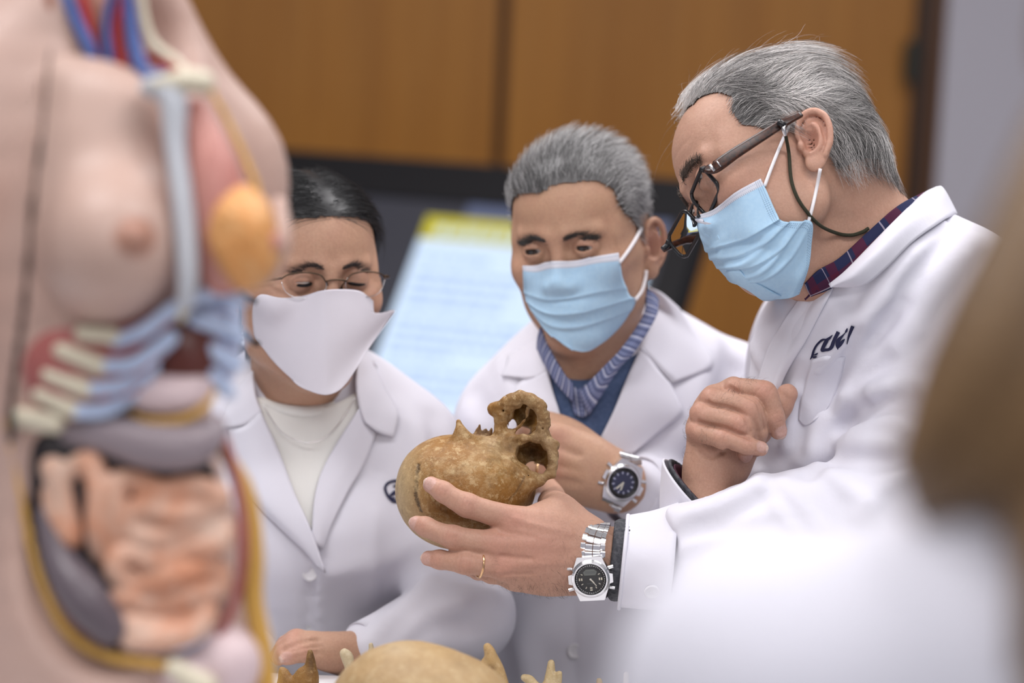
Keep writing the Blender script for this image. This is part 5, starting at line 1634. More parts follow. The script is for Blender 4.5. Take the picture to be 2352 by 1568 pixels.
def m_dir(P):
    q = HM.loc(P); s_ = np.clip((70 - q[:, 2]) / 60, 0, 1)
    fr = np.clip((q[:, 1] - 30) / 50, 0, 1)
    return nrm(HM.U[None] * (.9 * fr - 1.0 * s_)[:, None] - HM.F[None] * (.75 + .2 * s_)[:, None] + HM.R[None] * (noise(P, 80, 3) * .5 - .25)[:, None])
def m_col(q, P, rs):
    n = len(q); g = rs.uniform(0, 1, n); front = np.clip((q[:, 1] - 45) / 40, 0, 1) * np.clip((q[:, 2] - 70) / 10, 0, 1) * np.clip((112 - q[:, 2]) / 25, 0, 1)
    side = np.clip((np.abs(q[:, 0]) - 45) / 25, 0, 1)
    dark = g < (.42 + .35 * front - .25 * side)
    return np.where(dark, .035 + .05 * rs.uniform(0, 1, n), .28 + .34 * rs.uniform(0, 1, n))[:, None] * np.array([[1, .98, .98]])
make_hair(MV, MF, m_hair_mask, HM, MMn, skl, 11000, m_dir, lambda q, rs: rs.uniform(.010, .019, len(q)) * np.where(q[:, 2] > 60, 1.15, .75),
          lambda q, rs: rs.uniform(0, 1, len(q)) * (.003 + .007 * np.clip((q[:, 2] - 40) / 60, 0, 1)), m_col, lambda q: .35 + .35 * np.clip((q[:, 2] - 60) / 50, 0, 1), .5, (.10, .098, .098), 17)
# coat
mc = Model()
mc.cap(SL, pt(1330, 850, 2.74), .070, .062, .05); mc.cap(SR, pt(1430, 800, 2.76), .066, .060, .05)
mc.chain([pt(1390, 960, 2.75), pt(1400, 1200, 2.77), pt(1400, 1600, 2.79), pt(1395, 2350, 2.86)], [.125, .135, .145, .155], .06)
mc.cap(pt(1330, 1010, 2.70), pt(1330, 1120, 2.70), .075, .085, .05); mc.cap(pt(1500, 1000, 2.73), pt(1500, 1120, 2.72), .075, .085, .05)
mc.chain([SR, pt(1760, 1150, 2.82), ML_EL], [.064, .062, .060], .03)
mc.chain([ML_EL, pt(1600, 1220, 2.70), pt(1482, 1140, 2.612)], [.060, .050, .043], .02)
mc.chain([SL, pt(1195, 1250, 2.81), pt(1240, 1420, 2.80), pt(1268, 1320, 2.72), pt(1268, 1200, 2.65)], [.066, .058, .054, .046, .036], .03)
folds(mc, [([(1640, 780), (1600, 900), (1570, 1000)], .006, .014), ([(1690, 850), (1640, 960), (1600, 1060)], -.006, .014), ([(1085, 900), (1120, 980), (1110, 1080)], -.006, .014),
           ([(1480, 1080), (1540, 1130), (1600, 1150)], .004, .010), ([(1500, 1150), (1560, 1190), (1640, 1210)], -.004, .010), ([(1330, 1250), (1322, 1400), (1318, 1568)], -.0025, .005),
           ([(1450, 1300), (1500, 1420), (1520, 1560)], .007, .02), ([(1230, 1330), (1200, 1450), (1220, 1560)], .006, .02), ([(1400, 1200), (1470, 1320), (1480, 1500)], -.006, .02),
           ([(1150, 830), (1180, 920), (1170, 1000)], .004, .012)], 1.5)
mc.disp(lambda P: (noise(P, 36, 44) * .002 + noise(P, 90, 45) * .0008).astype(np.float32))
V, Fc = mc.mesh(.0065)
mcoat = obj('lab_coat', V, Fc, MT['coat2'], MMn)
legs_and_shoes(MMn, MM_base[0] + .05, MM_base[1] + .05, .75, 0)
print('middle coat', len(V), round(time.time() - T0, 1))
MT['check_blue'] = plaid('blue_check', (.22, .25, .40), [(0, .0052, .40, 0, (.07, .085, .18), .75), (1, .0052, .40, 0, (.07, .085, .18), .6), (0, .0104, .16, .3, (.52, .54, .66), .7)])
panel('jumper', [[(1238, 790), (1330, 790), (1400, 780), (1500, 700)], [(1255, 860), (1320, 880), (1390, 870), (1465, 830)], [(1272, 930), (1320, 940), (1370, 940), (1430, 910)], [(1292, 1010), (1320, 1020), (1350, 1020), (1385, 1005)]],
      mc, .004, .002, MT['blue_knit'], MMn)
shp = lambda n, rows, sc: panel(n, rows, mc, .009, .002, MT['check_blue'], MMn, sc=sc)
def neckhug(rows, out): return hug(rows, mm_, out)
c1 = sheet('shirt_collar', neckhug([[(1240, 752, 2.63), (1262, 800, 2.615), (1290, 850, 2.60), (1316, 880, 2.60)], [(1234, 775, 2.635), (1252, 820, 2.617), (1284, 872, 2.602), (1318, 900, 2.60)], [(1232, 800, 2.64), (1250, 838, 2.62), (1280, 884, 2.604), (1316, 924, 2.602)]], .004), MT['check_blue'], MMn, (.08, .035))
c2 = sheet('shirt_collar', neckhug([[(1486, 664, 2.66), (1478, 720, 2.628), (1430, 795, 2.605), (1386, 842, 2.60), (1330, 900, 2.60)], [(1502, 672, 2.655), (1494, 725, 2.623), (1446, 800, 2.60), (1396, 862, 2.597), (1340, 925, 2.598)], [(1514, 688, 2.655), (1507, 728, 2.625), (1460, 806, 2.602), (1420, 850, 2.600), (1352, 955, 2.602)]], .004), MT['check_blue'], MMn, (.12, .035))
shp('shirt_placket', [[(1306, 880), (1335, 890), (1380, 850)], [(1310, 915), (1338, 925), (1372, 895)], [(1318, 950), (1340, 958), (1360, 940)]], (.03, .035))
cl = [('coat_collar', [[(1242, 772), (1210, 790), (1165, 815)], [(1250, 805), (1215, 830), (1160, 842)], [(1258, 850), (1222, 868), (1150, 862)]]),
      ('lapel', [[(1256, 850), (1225, 866), (1205, 866)], [(1268, 895), (1225, 915), (1182, 898)], [(1285, 950), (1235, 985), (1190, 970)], [(1303, 1020), (1270, 1060), (1225, 1080)]]),
      ('coat_collar', [[(1488, 658), (1520, 672), (1560, 706)], [(1510, 700), (1555, 740), (1600, 775)], [(1496, 740), (1560, 790), (1640, 838)], [(1470, 800), (1520, 850), (1545, 880)]]),
      ('lapel', [[(1474, 795), (1510, 845), (1540, 880)], [(1440, 870), (1490, 910), (1568, 946)], [(1412, 940), (1455, 980), (1525, 985)], [(1380, 1005), (1410, 1045), (1455, 1040)]])]
for n_, rows in cl:
    panel(n_, [[(a, b, .013 if j == 0 else (.011 if j == 1 else .006)) for j, (a, b) in enumerate(r)] for r in rows], mc, .01, .0025, MT['coat2'], mcoat)
for y in (1330, 1495):
    d = mc.surf([1320], [y])[0]; button(pt(1320, y, d - .001), np.array([0, -1, 0]), .0085, 'coat_button', mcoat)
# cuff and watch
axm = nrm(pt(1560, 1190, 2.675) - ML_WR); um = nrm(np.cross(axm, [0, 1, 0])); vm = np.cross(axm, um)
V, Fc, uv = loft([(ML_WR + axm * .026, um, vm, .0395, .038), (ML_WR + axm * .062, um, vm, .0435, .043)], .002, 48, lambda i, a: .03 * np.sin(3 * a))
obj('cuff', V, Fc, MT['coat2'], mcoat)
wu = nrm([.46, 0, .88]); wn = nrm([.22, -1, -.08])
wristwatch(MMn, MM_base, pt(1430, 1108, 2.547), wu, wn, .0205,
    [(pt(1430, 1108, 2.552) + wu * .020, wn), (pt(1448, 1056, 2.556), (.3, -.8, .5)), (pt(1440, 1042, 2.575), (.3, 0, 1)), (pt(1425, 1070, 2.608), (0, 1, 0)), (pt(1405, 1130, 2.608), (0, 1, 0)), (pt(1398, 1166, 2.580), (-.3, 0, -1)), (pt(1404, 1160, 2.560), (-.3, -.8, -.6)), (pt(1430, 1108, 2.552) - wu * .020, wn)],
    [.012, .0115, .010, .009, .009, .0105, .0115, .012], mat('blue_dial', (.03, .035, .085), .35), 'analogue')
fr_ = pt(1240, 1078, 2.566); fx = nrm(pt(1222, 1076, 2.568) - pt(1262, 1084, 2.563)); fu = nrm(np.cross(fx, [0, 1, 0])); fv = np.cross(fx, fu)
V, Fc = tube([fr_ + (fu * math.cos(t) + fv * math.sin(t)) * .0122 for t in np.linspace(0, 2 * math.pi, 33)[:-1]], .002, 8, True, 1)
obj('finger_ring', V, Fc, MT['gold'], MMn)
# mask
mr2 = [[(1200, 610), (1232, 609), (1262, 600), (1320, 598), (1372, 588), (1421, 580)],
       [(1201, 632), (1234, 636), (1266, 630), (1322, 626), (1376, 616), (1426, 612)],
       [(1203, 660), (1238, 668), (1270, 668), (1326, 662), (1382, 650), (1431, 642)],
       [(1207, 684), (1242, 700), (1276, 704), (1330, 698), (1390, 684), (1446, 678)],
       [(1213, 700), (1248, 728), (1282, 738), (1334, 734), (1398, 716), (1460, 690)],
       [(1232, 732), (1262, 758), (1292, 768), (1338, 766), (1392, 748), (1436, 736)],
       [(1262, 766), (1285, 784), (1306, 792), (1338, 794), (1376, 784), (1402, 774)],
       [(1300, 792), (1312, 800), (1322, 805), (1338, 808), (1354, 806), (1366, 800)]]
rows = []
for r in mr2:
    cx = sum(p[0] for p in r) / 6
    rows.append([(x, y, 2.572 + .030 * ((x - 1290) / 90) ** 2 * (1 if x < 1290 else .62) + max(0, (y - 640)) * 6e-5) for x, y in r])
def m_pleat(u, v):
    f = 0
    for c, a in ((.36, .004), (.5, .0045), (.64, .0035)):
        w = np.where(u > c, .010, .08); f = f + a * np.exp(-np.abs(u - c) / w) * (.35 + .65 * np.sin(np.pi * v)) 
    return f
mk2 = make_mask(rows, MMn, MT['mask_blue'], m_pleat, nu=10, nv=8, corner=(mm_, .004))
strap([(1422, 604), (1440, 580), (1458, 552), (1472, 525)], mm_, mk2, .0021)
strap([(1458, 690), (1474, 668), (1482, 640), (1484, 622)], mm_, mk2, .0021)
# ================================================================== the woman behind the anatomical torso
WW_base = to_world(pt(700, 1600, 2.72)); WW_base[2] = 0
WWn = tag(new_empty('person', WW_base), 'dark-haired person with thin-rimmed glasses and white cloth mask, at the left behind the torso model', 'person')
wm = Model(); wm.base = (.50, .305, .205)
HW = Head((-.2308, 2.62, .055), (-.9036, -.4276, -.0258), (.427, -.9039, -.075), 1.0, .97)
build_head(wm, HW, lids=(.6, .6), nose=-2.0, low=(-6, 4), ears=(-1, 1), brow=.6)
wm.cap(HW.p(0, -12, -30), pt(695, 980, 2.68), .049, .056, .03)
wm.cap(HW.p(0, 40, -75), pt(700, 930, 2.66), .026, .035, .03)
W_SR, W_SL = pt(940, 1030, 2.67), pt(455, 1050, 2.71)
W_EL, W_WR = pt(1062, 1412, 2.595), pt(815, 1506, 2.512)
wm.chain([pt(695, 980, 2.68), pt(695, 1150, 2.71)], [.05, .04], .02)
wm.chain([pt(695, 1060, 2.71), W_SR, W_EL, pt(950, 1470, 2.555), W_WR], [.035, .03, .028, .026, .0215], .02, n=4)
hw = lambda l: pts([(a, b - 9, c) for a, b, c in l])
wm.chain(hw([(815, 1512, 2.512), (765, 1500, 2.500), (718, 1483, 2.492)]), [.0205, .017, .0115], .01)
wm.chain(hw([(815, 1512, 2.512), (760, 1510, 2.494), (715, 1500, 2.484)]), [.0205, .018, .012], .01)
wm.chain(hw([(815, 1514, 2.514), (765, 1509, 2.496), (722, 1514, 2.484)]), [.0195, .0165, .011], .01)
finger(wm, hw([(718, 1482, 2.492), (680, 1474, 2.492), (654, 1488, 2.496), (640, 1504, 2.50)]), [.0098, .0088, .0078, .0068], .003, (0, -.6, 1))
finger(wm, hw([(716, 1492, 2.486), (674, 1485, 2.482), (648, 1500, 2.484), (632, 1516, 2.488)]), [.0102, .0092, .008, .007], .003, (0, -.6, 1))
finger(wm, hw([(718, 1502, 2.482), (674, 1498, 2.474), (650, 1512, 2.474), (640, 1522, 2.476)]), [.0100, .0090, .0078, .007], .003, (0, -.6, 1))
finger(wm, hw([(724, 1514, 2.482), (690, 1510, 2.470), (668, 1516, 2.466), (655, 1521, 2.465)]), [.0095, .0082, .0074, .0068], .003, (-.4, -1, .3))
folds(wm, [([(732, 1470), (690, 1476), (652, 1492)], -.004, .0022), ([(735, 1484), (690, 1490), (648, 1506)], -.004, .0022), ([(738, 1498), (700, 1502), (660, 1514)], -.004, .0022), ([(716, 1464), (712, 1476), (716, 1490)], .0015, .005)])
V, Fc = wm.mesh(.0022); WV, WF = V, Fc
obj('body', V, Fc, MT['skin'], WWn, col=wm.colors(V))
eyes(HW, WWn, (0, .6, -.8), (.03, .018, .012))
brows(HW, WWn, wm, (.03, .022, .022), 200, 8, .7, -3, .2, 3, 34)
for q in (-1, 1):                                         # lashes of the lowered lids
    L_ = [HW.p(q * (20 + 24 * t), 100 - 8 * (t - .45) ** 2 * 4 - 1.5, 13.5 - 2.2 * math.sin(t * 3.1)) for t in np.linspace(0, 1, 9)]
    V, Fc = tube(L_, [.0006] + [.0018] * 7 + [.0006], 6); obj('eyelashes', V, Fc, MT['black_matte'], WWn)
def w_hair_mask(P, er=0.0):
    q = HW.loc(P); r, f, u = q[:, 0], q[:, 1], q[:, 2]; w = noise(P, 120, 9) * 1.8
    fmax = np.interp(u, [-20, 5, 20, 36, 52, 66, 78, 86], [-6, 4, 22, 40, 52, 66, 82, 130])
    umin = np.interp(f, [-95, -60, -30, -10, 5], [-70, -70, -60, -20, 2])
    return (f < fmax + w - er) & (u > umin + er) & (np.linalg.norm(q - np.array([0, 0, 45]), axis=1) < 150) & ~((np.abs(r) > 66) & (f < 12) & (f > -30) & (u < 34) & (np.abs(r) > 70)) & (q[:, 2] > -75)
wsk = Model(); build_head(wsk, HW, ears=()); wsk.cap(HW.p(0, -12, -30), pt(695, 980, 2.68), .049, .056, .03)
def w_dir(P):
    q = HW.loc(P); sg = np.sign(q[:, 0])[:, None]; t = np.clip((110 - q[:, 2]) / 60, 0, 1)[:, None]
    return nrm(HW.R[None] * sg * (.9 - .7 * t) - HW.F[None] * (.55 + .5 * t) - HW.U[None] * (.2 + .5 * t))
make_hair(WV, WF, w_hair_mask, HW, WWn, wsk, 7000, w_dir, lambda q, rs: rs.uniform(.035, .06, len(q)), lambda q, rs: rs.uniform(0, .006, len(q)) * np.clip(np.abs(q[:, 0]) / 12, .05, 1),
          lambda q, P, rs: (.006 + .016 * rs.uniform(0, 1, (len(q), 1)) ** 2) * np.array([[1, 1, 1.1]]), lambda q: np.full(len(q), .06), .35, (.007, .007, .008), 23, (.00018, .0003), .0016, .12, 7, 3.0)
# coat
wc = Model()
wc.cap(W_SR, pt(790, 900, 2.69), .054, .048, .04); wc.cap(W_SL, pt(620, 900, 2.70), .056, .048, .04)
wc.chain([pt(700, 1010, 2.705), pt(705, 1200, 2.71), pt(700, 1500, 2.74), pt(690, 2250, 2.92)], [.098, .112, .12, .135], .05)
wc.cap(pt(575, 1000, 2.69), pt(575, 1180, 2.68), .06, .07, .05); wc.cap(pt(840, 1000, 2.68), pt(840, 1180, 2.67), .06, .07, .05)
wc.ell(pt(600, 1230, 2.64), (.065, .055, .06), None, .05); wc.ell(pt(800, 1230, 2.64), (.065, .055, .06), None, .05)
wc.chain([W_SR, pt(1010, 1230, 2.65), W_EL], [.053, .052, .052], .03)
wc.chain([W_EL, pt(960, 1455, 2.565), pt(858, 1500, 2.525)], [.052, .044, .037], .02)
wc.chain([W_SL, pt(400, 1250, 2.70), pt(420, 1450, 2.64), pt(560, 1520, 2.56)], [.054, .05, .048, .04], .03)
folds(wc, [([(895, 930), (960, 1000), (985, 1100)], .005, .012), ([(1000, 960), (1010, 1060), (1000, 1160)], -.005, .014), ([(722, 1310), (714, 1400), (708, 1540)], -.005, .005), ([(735, 1310), (728, 1400), (722, 1540)], .003, .006),
           ([(760, 1310), (860, 1290), (960, 1250)], .004, .012), ([(840, 1480), (900, 1420), (990, 1330)], .006, .010), ([(900, 1500), (970, 1430), (1060, 1390)], .005, .010),
           ([(930, 1490), (1000, 1430), (1080, 1430)], -.005, .010), ([(970, 1330), (1040, 1350), (1130, 1360)], .004, .010), ([(1000, 1290), (1060, 1310), (1130, 1330)], -.005, .010),
           ([(1020, 1180), (1080, 1240), (1140, 1290)], .004, .010), ([(860, 1180), (858, 1280), (852, 1380)], .0025, .006), ([(860, 1080), (800, 1100), (760, 1180)], -.003, .012)], 1.5)
wc.disp(lambda P: (noise(P, 36, 64) * .0016 + noise(P, 90, 65) * .0008).astype(np.float32))
V, Fc = wc.mesh(.006)
wcoat = obj('lab_coat', V, Fc, MT['coat2'], WWn)
legs_and_shoes(WWn, WW_base[0] - .03, WW_base[1] + .07, .75, 0)
print('woman coat', len(V), round(time.time() - T0, 1))
panel('knit_top', [[(575, 905), (640, 930), (700, 936), (770, 926), (826, 895)], [(590, 960), (645, 980), (705, 985), (770, 975), (835, 960)], [(625, 1040), (665, 1050), (705, 1055), (745, 1050), (785, 1030)],
                   [(668, 1130), (690, 1135), (708, 1138), (725, 1135), (745, 1120)], [(705, 1215), (712, 1218), (718, 1220), (722, 1220), (726, 1216)]], wc, .010, .003, MT['white_knit'], WWn)
nk = hug([[(568, 900, 2.70), (598, 922, 2.66), (640, 938, 2.63), (700, 944, 2.62), (760, 936, 2.625), (800, 918, 2.65), (828, 885, 2.69)]], wm, .004)[0]
V, Fc = tube(pts(nk), .0062, 10, n=8); obj('neckband', V, Fc, MT['white_knit'], WWn)
nl = [(604, 930), (640, 985), (675, 1008), (712, 1016), (750, 1002), (785, 965), (815, 915)]
P, d = on_surface(wc, nl, .017); V, Fc = tube(P, .0006, 6, n=8); obj('necklace', V, Fc, MT['steel'], WWn)
for n_, rows in [('coat_collar', [[(828, 800), (846, 806), (858, 836)], [(818, 870), (850, 868), (882, 885)], [(824, 930), (866, 930), (914, 945)], [(838, 968), (868, 990), (905, 1004)]]),
                 ('lapel', [[(826, 935), (838, 962), (866, 990)], [(772, 1020), (800, 1050), (840, 1060)], [(736, 1090), (765, 1120), (800, 1130)], [(722, 1160), (742, 1190), (765, 1200)], [(719, 1225), (730, 1250), (742, 1260)]]),
                 ('coat_collar', [[(580, 850), (560, 870), (540, 890)], [(586, 905), (552, 925), (515, 950)], [(600, 945), (560, 975), (498, 985)]]),
                 ('lapel', [[(598, 945), (560, 978), (520, 985)], [(640, 1035), (585, 1065), (530, 1060)], [(676, 1130), (620, 1160), (556, 1125)], [(714, 1218), (690, 1240), (640, 1210)], [(746, 1316), (730, 1305), (720, 1285)]])]:
    panel(n_, [[(a, b, (.017, .014, .006)[j]) for j, (a, b) in enumerate(r)] for r in rows], wc, .01, .0025, MT['coat2'], wcoat)
axw = nrm(pt(960, 1455, 2.565) - W_WR); uw = nrm(np.cross(axw, [0, 1, 0])); vw = np.cross(axw, uw)
V, Fc, uv = loft([(W_WR + axw * .010, uw, vw, .033, .033), (W_WR + axw * .05, uw, vw, .038, .038)], .002, 48, lambda i, a: .03 * np.sin(3 * a))
obj('cuff', V, Fc, MT['coat2'], wcoat)
for x, y in ((712, 1318), (708, 1450)):
    d = wc.surf([x], [y])[0]; button(pt(x, y, d - .001), np.array([0, -1, 0]), .008, 'coat_button', wcoat)
em = strokes([[(900, 380, 80), (760, 375, 90), (600, 400, 90), (450, 490, 95), (385, 620, 95), (420, 780, 95), (500, 930, 95), (590, 1040, 95), (720, 1120, 95), (860, 1090, 95), (980, 980, 95), (1060, 830, 95), (1090, 650, 95), (1050, 480, 95), (900, 380, 80)],
              [(560, 900, 60), (640, 850, 110), (720, 800, 150), (820, 790, 160), (900, 820, 120)], [(660, 560, 30), (740, 560, 90), (860, 560, 120)], [(560, 960, 50), (660, 1000, 60), (760, 1020, 60)]])
emb('embroidered_mark', em, wc, wcoat, MT['navy'], 860, 1080, 100 / 1568, .0014)
# white cloth mask
wr = [[(583, 690), (602, 676), (645, 684), (692, 681), (735, 668), (778, 664), (828, 668), (858, 690)],
      [(582, 715), (606, 708), (648, 712), (695, 710), (738, 700), (782, 698), (836, 705), (862, 722)],
      [(581, 750), (606, 748), (650, 752), (698, 754), (740, 750), (786, 748), (845, 738), (905, 712)],
      [(584, 780), (612, 786), (655, 792), (702, 796), (744, 796), (786, 792), (836, 776), (898, 732)],
      [(604, 800), (628, 818), (666, 832), (708, 840), (748, 842), (784, 836), (818, 818), (858, 786)],
      [(632, 832), (656, 852), (688, 868), (718, 878), (748, 882), (776, 876), (800, 862), (830, 826)],
      [(676, 876), (694, 890), (714, 899), (732, 905), (748, 907), (764, 904), (780, 895), (798, 878)]]
rows = []
for i, r in enumerate(wr):
    rr = []
    for j, (x, y) in enumerate(r):
        dpt = 2.512 + .045 * (max(0, 752 - x) / 150) ** 2 + .042 * (max(0, x - 752) / 105) ** 1.6
        rr.append((x, y, dpt))
    rows.append(rr)
mkw = make_mask(rows, WWn, MT['white_cloth'], lambda u, v: .0022 * np.exp(-((v - .60) / .06) ** 2) * (1 - u) + .0012 * np.sin(u * 9 + v * 6), nu=8, nv=6, name='cloth_mask', corner=(wm, .004))
for px_ in ([(590, 694), (578, 688), (566, 680), (556, 668)], [(597, 790), (586, 788), (574, 776), (562, 760)]):
    d = wm.surf([p[0] for p in px_], [p[1] for p in px_], 2, 3, .004); d = np.where(d > 2.7, np.interp([p[0] for p in px_], [556, 600], [2.592, 2.565]), d)
    V, Fc = tube(np.array([pt(x, y, e) for (x, y), e in zip(px_, d)]), .0022, 8); obj('ear_loop', V, Fc, MT['black_matte'], mkw)
d = HW.p(78, 6, -30)[1]
V, Fc = join(sphere_mesh(pt(562, 752, d), (.004, .004, .006), 14, 10), sphere_mesh(pt(558, 778, d - .002), (.005, .005, .007), 14, 10)); obj('earring', V, Fc, MT['steel'], WWn)
# glasses
wgC = pt(772, 648, HW.p(0, 104, 0)[1]); gW = new_empty('eyeglasses', to_world(wgC)); gW.parent = WWn; gW.location = Vector(to_world(wgC)) - Vector(WW_base)
wR, wN = HW.R, HW.F; wU = HW.U
gw = lambda x, y, z=0: wgC + (wR * x + wU * y + wN * (z - abs(x) ** 2 * .0022)) * .001
parts = []; MT['bronze'] = mat('bronze_wire', (.09, .06, .04), .3, .9)
for q in (-1, 1):
    parts.append(tube([gw(q * 58, 4), gw(q * 52, 8), gw(q * 36, 10.5), gw(q * 18, 8), gw(q * 11, 0)], .00085, 8))
    parts.append(tube([gw(q * 58, 5), gw(q * 64, 4, -3), gw(q * 67, 3, -12)], [.0016, .0018, .0014], 8))
    parts.append(tube([gw(q * 10, 0), gw(q * 8, -4, -3), gw(q * 8, -8, -5)], [.0007, .0008, .0024], 8))
parts.append(tube([gw(-11, 1), gw(-5, 2.5, 1.5), gw(5, 2.5, 1.5), gw(11, 1)], .0009, 8))
V, Fc = join(*parts); obj('frame', V, Fc, MT['bronze'], gW)
for q in (-1, 1):
    ol = [(q * 58, 4), (q * 52, 8), (q * 36, 10.5), (q * 18, 8), (q * 11, 0), (q * 13, -9), (q * 24, -15), (q * 40, -16), (q * 53, -10)]
    ol = crom(np.array(ol, float), 4, True); k = len(ol)
    A = [gw(x, y, .4) for x, y in ol]; B = [gw(x, y, -.8) for x, y in ol]; V = np.array(A + B + [gw(q * 35, -3, .6), gw(q * 35, -3, -.6)]); Fc = []
    for i in range(k):
        j = (i + 1) % k; Fc += [[i, j, 2 * k], [j + k, i + k, 2 * k + 1], [i, i + k, j + k, j]]
    obj('lens', V, Fc, MT['glass'], gW)
    V, Fc = tube(np.array([gw(x, y) for x, y in ol[12:]] ), .0004, 6, smooth=False); obj('lens_rim', V, Fc, MT['steel'], gW)
    V, Fc = tube([gw(q * 67, 3, -12), HW.p(q * 76, 60, 16), HW.p(q * 79, 10, 22), HW.p(q * 78, -14, 8)], [.0013, .0012, .0016, .0018], 8); obj('temple_arm', V, Fc, MT['bronze'], gW)
# ================================================================== anatomical torso model in the foreground
TT_base = to_world(pt(260, 1700, 1.87 * .945)); TT_base[2] = TZ
TT = tag(new_empty('anatomical_torso', TT_base), 'life-like anatomical torso model with open belly and half-opened chest, out of focus at left', 'anatomical model')
def ptT(x, y, d): return pt(x, y, d * .945)
def plastic(name, c, rough=.38, var=None, bump=None): return mat(name, c, rough, spec=.45, var=var, bump=bump)
PL = {'skin': plastic('model_skin', (.50, .345, .29), .42, var=(14, (.47, .30, .245), .5)), 'pec': plastic('model_muscle_pink', (.47, .19, .16), .4, var=((60, 12, 12), (.60, .30, .25), .6)),
      'fat': plastic('model_fat_orange', (.70, .30, .085), .5, var=(110, (.74, .42, .18), .9), bump=(160, .8, .004)), 'blue': plastic('model_cartilage', (.50, .60, .80)), 'cream': plastic('model_bone', (.66, .60, .46)),
      'red': plastic('model_muscle_red', (.36, .115, .105)), 'maroon': plastic('model_liver', (.12, .034, .026), .3), 'pink': plastic('model_pink', (.70, .55, .56)), 'purple': plastic('model_purple_grey', (.28, .23, .25), .35),
      'gut': plastic('model_gut', (.60, .26, .145), .35, var=(26, (.66, .47, .37), 1.0)), 'colon': plastic('model_colon', (.125, .10, .115), .35), 'yellow': plastic('model_yellow', (.58, .33, .075)), 'vein': plastic('model_vein', (.055, .10, .29)), 'artery': plastic('model_artery', (.33, .014, .014)),
      'dark': plastic('model_cavity', (.022, .016, .018), .5), 'brown': plastic('model_gap_shade', (.016, .008, .005)), 'stern': plastic('model_breastbone', (.52, .54, .58)), 'tan': plastic('model_neck_muscle', (.30, .13, .09))}
pt5 = 1.75 / FPX
KT = .945                                   # the model is a little under life size
class TModel(Model):
    def ell(s, c, r, R=None, k=0.0, op='u'): Model.ell(s, c, np.asarray(r, float) * KT, R, k * KT, op)
    def cap(s, a, b, ra, rb=None, k=0.0, op='u'): Model.cap(s, a, b, ra * KT, (ra if rb is None else rb) * KT, k * KT, op)
    def chain(s, P, r, k=0.0, n=5, op='u'): Model.chain(s, P, np.asarray(r, float) * KT, k * KT, n, op)
def tpart(name, build, m, h=.0035):
    md = TModel(); build(md); V, Fc = md.mesh(h); return obj(name, V, Fc, PL[m], TT)
def tch(md, l, k=.008):
    md.chain([ptT(a, b, d) for a, b, d, r in l], [r * pt5 for a, b, d, r in l], k)
def shellf(md):
    tch(md, [(215, -320, 1.88, 150), (215, -120, 1.88, 160), (215, 80, 1.89, 185)], .03)
    tch(md, [(215, 120, 1.885, 230), (235, 480, 1.87, 335), (215, 950, 1.87, 285), (260, 1420, 1.875, 355), (270, 1700, 1.88, 370)], .04)
    tch(md, [(250, 30, 1.90, 150), (420, 215, 1.91, 122), (552, 362, 1.92, 112), (580, 510, 1.92, 84), (592, 600, 1.92, 66)], .03)
    tch(md, [(150, 60, 1.88, 160), (-120, 250, 1.83, 150), (-230, 480, 1.80, 150), (-250, 700, 1.79, 110)], .03)
    md.ell(ptT(240, 1240, 1.745), (.085, .075, .105), None, .01, 's')
    md.ell(ptT(330, 60, 1.79), (.05, .08, .05), None, .02, 's')
tpart('body_shell', shellf, 'skin', .0045)
def plate(md):
    md.ell(ptT(228, 455, 1.785), (172 * pt5, .040, 305 * pt5), None); md.ell(ptT(262, 560, 1.755), (150 * pt5, .050, 165 * pt5), None, .03)
    md.cap(ptT(165, 205, 1.80), ptT(300, 245, 1.785), .026, .022, .02); md.ell(ptT(312, 545, 1.709), (.008, .006, .008), None, .008)
    md.base = (.52, .36, .30)
pm = TModel(); plate(pm); pm.base = (.52, .36, .30); pm.blob(ptT(312, 542, 1.71), (.0140, .02, .0145), (.40, .20, .14), .9, None, True)
V, Fc = pm.mesh(.003); obj('chest_plate', V, Fc, mat('model_skin_chest', (.6, .4, .35), .42, attr=True, spec=.45), TT, col=pm.colors(V))
tpart('seam', lambda md: tch(md, [(114, 110, 1.765, 7), (95, 300, 1.735, 8), (74, 480, 1.725, 9), (56, 700, 1.735, 10), (28, 900, 1.765, 11), (24, 1010, 1.78, 12)]), 'brown')  # dark tube stands in for the shadow in the gap beside the plate
tpart('breastbone', lambda md: (tch(md, [(345, 200, 1.752, 26), (395, 215, 1.745, 34), (402, 330, 1.742, 26), (420, 470, 1.738, 26), (432, 620, 1.738, 25), (425, 700, 1.742, 20)])), 'stern')
tpart('collarbone', lambda md: tch(md, [(360, 196, 1.745, 20), (420, 185, 1.742, 28), (466, 190, 1.75, 30)]), 'cream')
tpart('sternum_tip', lambda md: tch(md, [(424, 690, 1.742, 18), (416, 735, 1.745, 11)]), 'cream')
tpart('chest_muscle', lambda md: (tch(md, [(450, 262, 1.765, 40), (492, 400, 1.755, 62), (515, 540, 1.758, 72), (510, 630, 1.77, 52)], .02)), 'pec')
tpart('fat_tissue', lambda md: (md.ell(ptT(558, 544, 1.752), (82 * pt5, .030, 126 * pt5), np.stack([nrm([1, 0, .2]), [0, 1, 0], nrm([-.2, 0, 1])], 1)), md.disp(lambda P: ((noise(P, 230, 71) * .0028 + noise(P, 420, 72) * .0012)).astype(np.float32))), 'fat')
tpart('nipple', lambda md: md.ell(ptT(630, 556, 1.742), (.0055, .006, .0085), None), 'pec')
tpart('skin_edge', lambda md: tch(md, [(476, 190, 1.80, 9), (528, 290, 1.80, 10), (578, 400, 1.795, 11), (618, 520, 1.79, 11), (640, 590, 1.80, 9)]), 'yellow')
tpart('breast_skin', lambda md: tch(md, [(640, 470, 1.83, 22), (648, 550, 1.81, 24), (628, 612, 1.81, 22)]), 'skin')
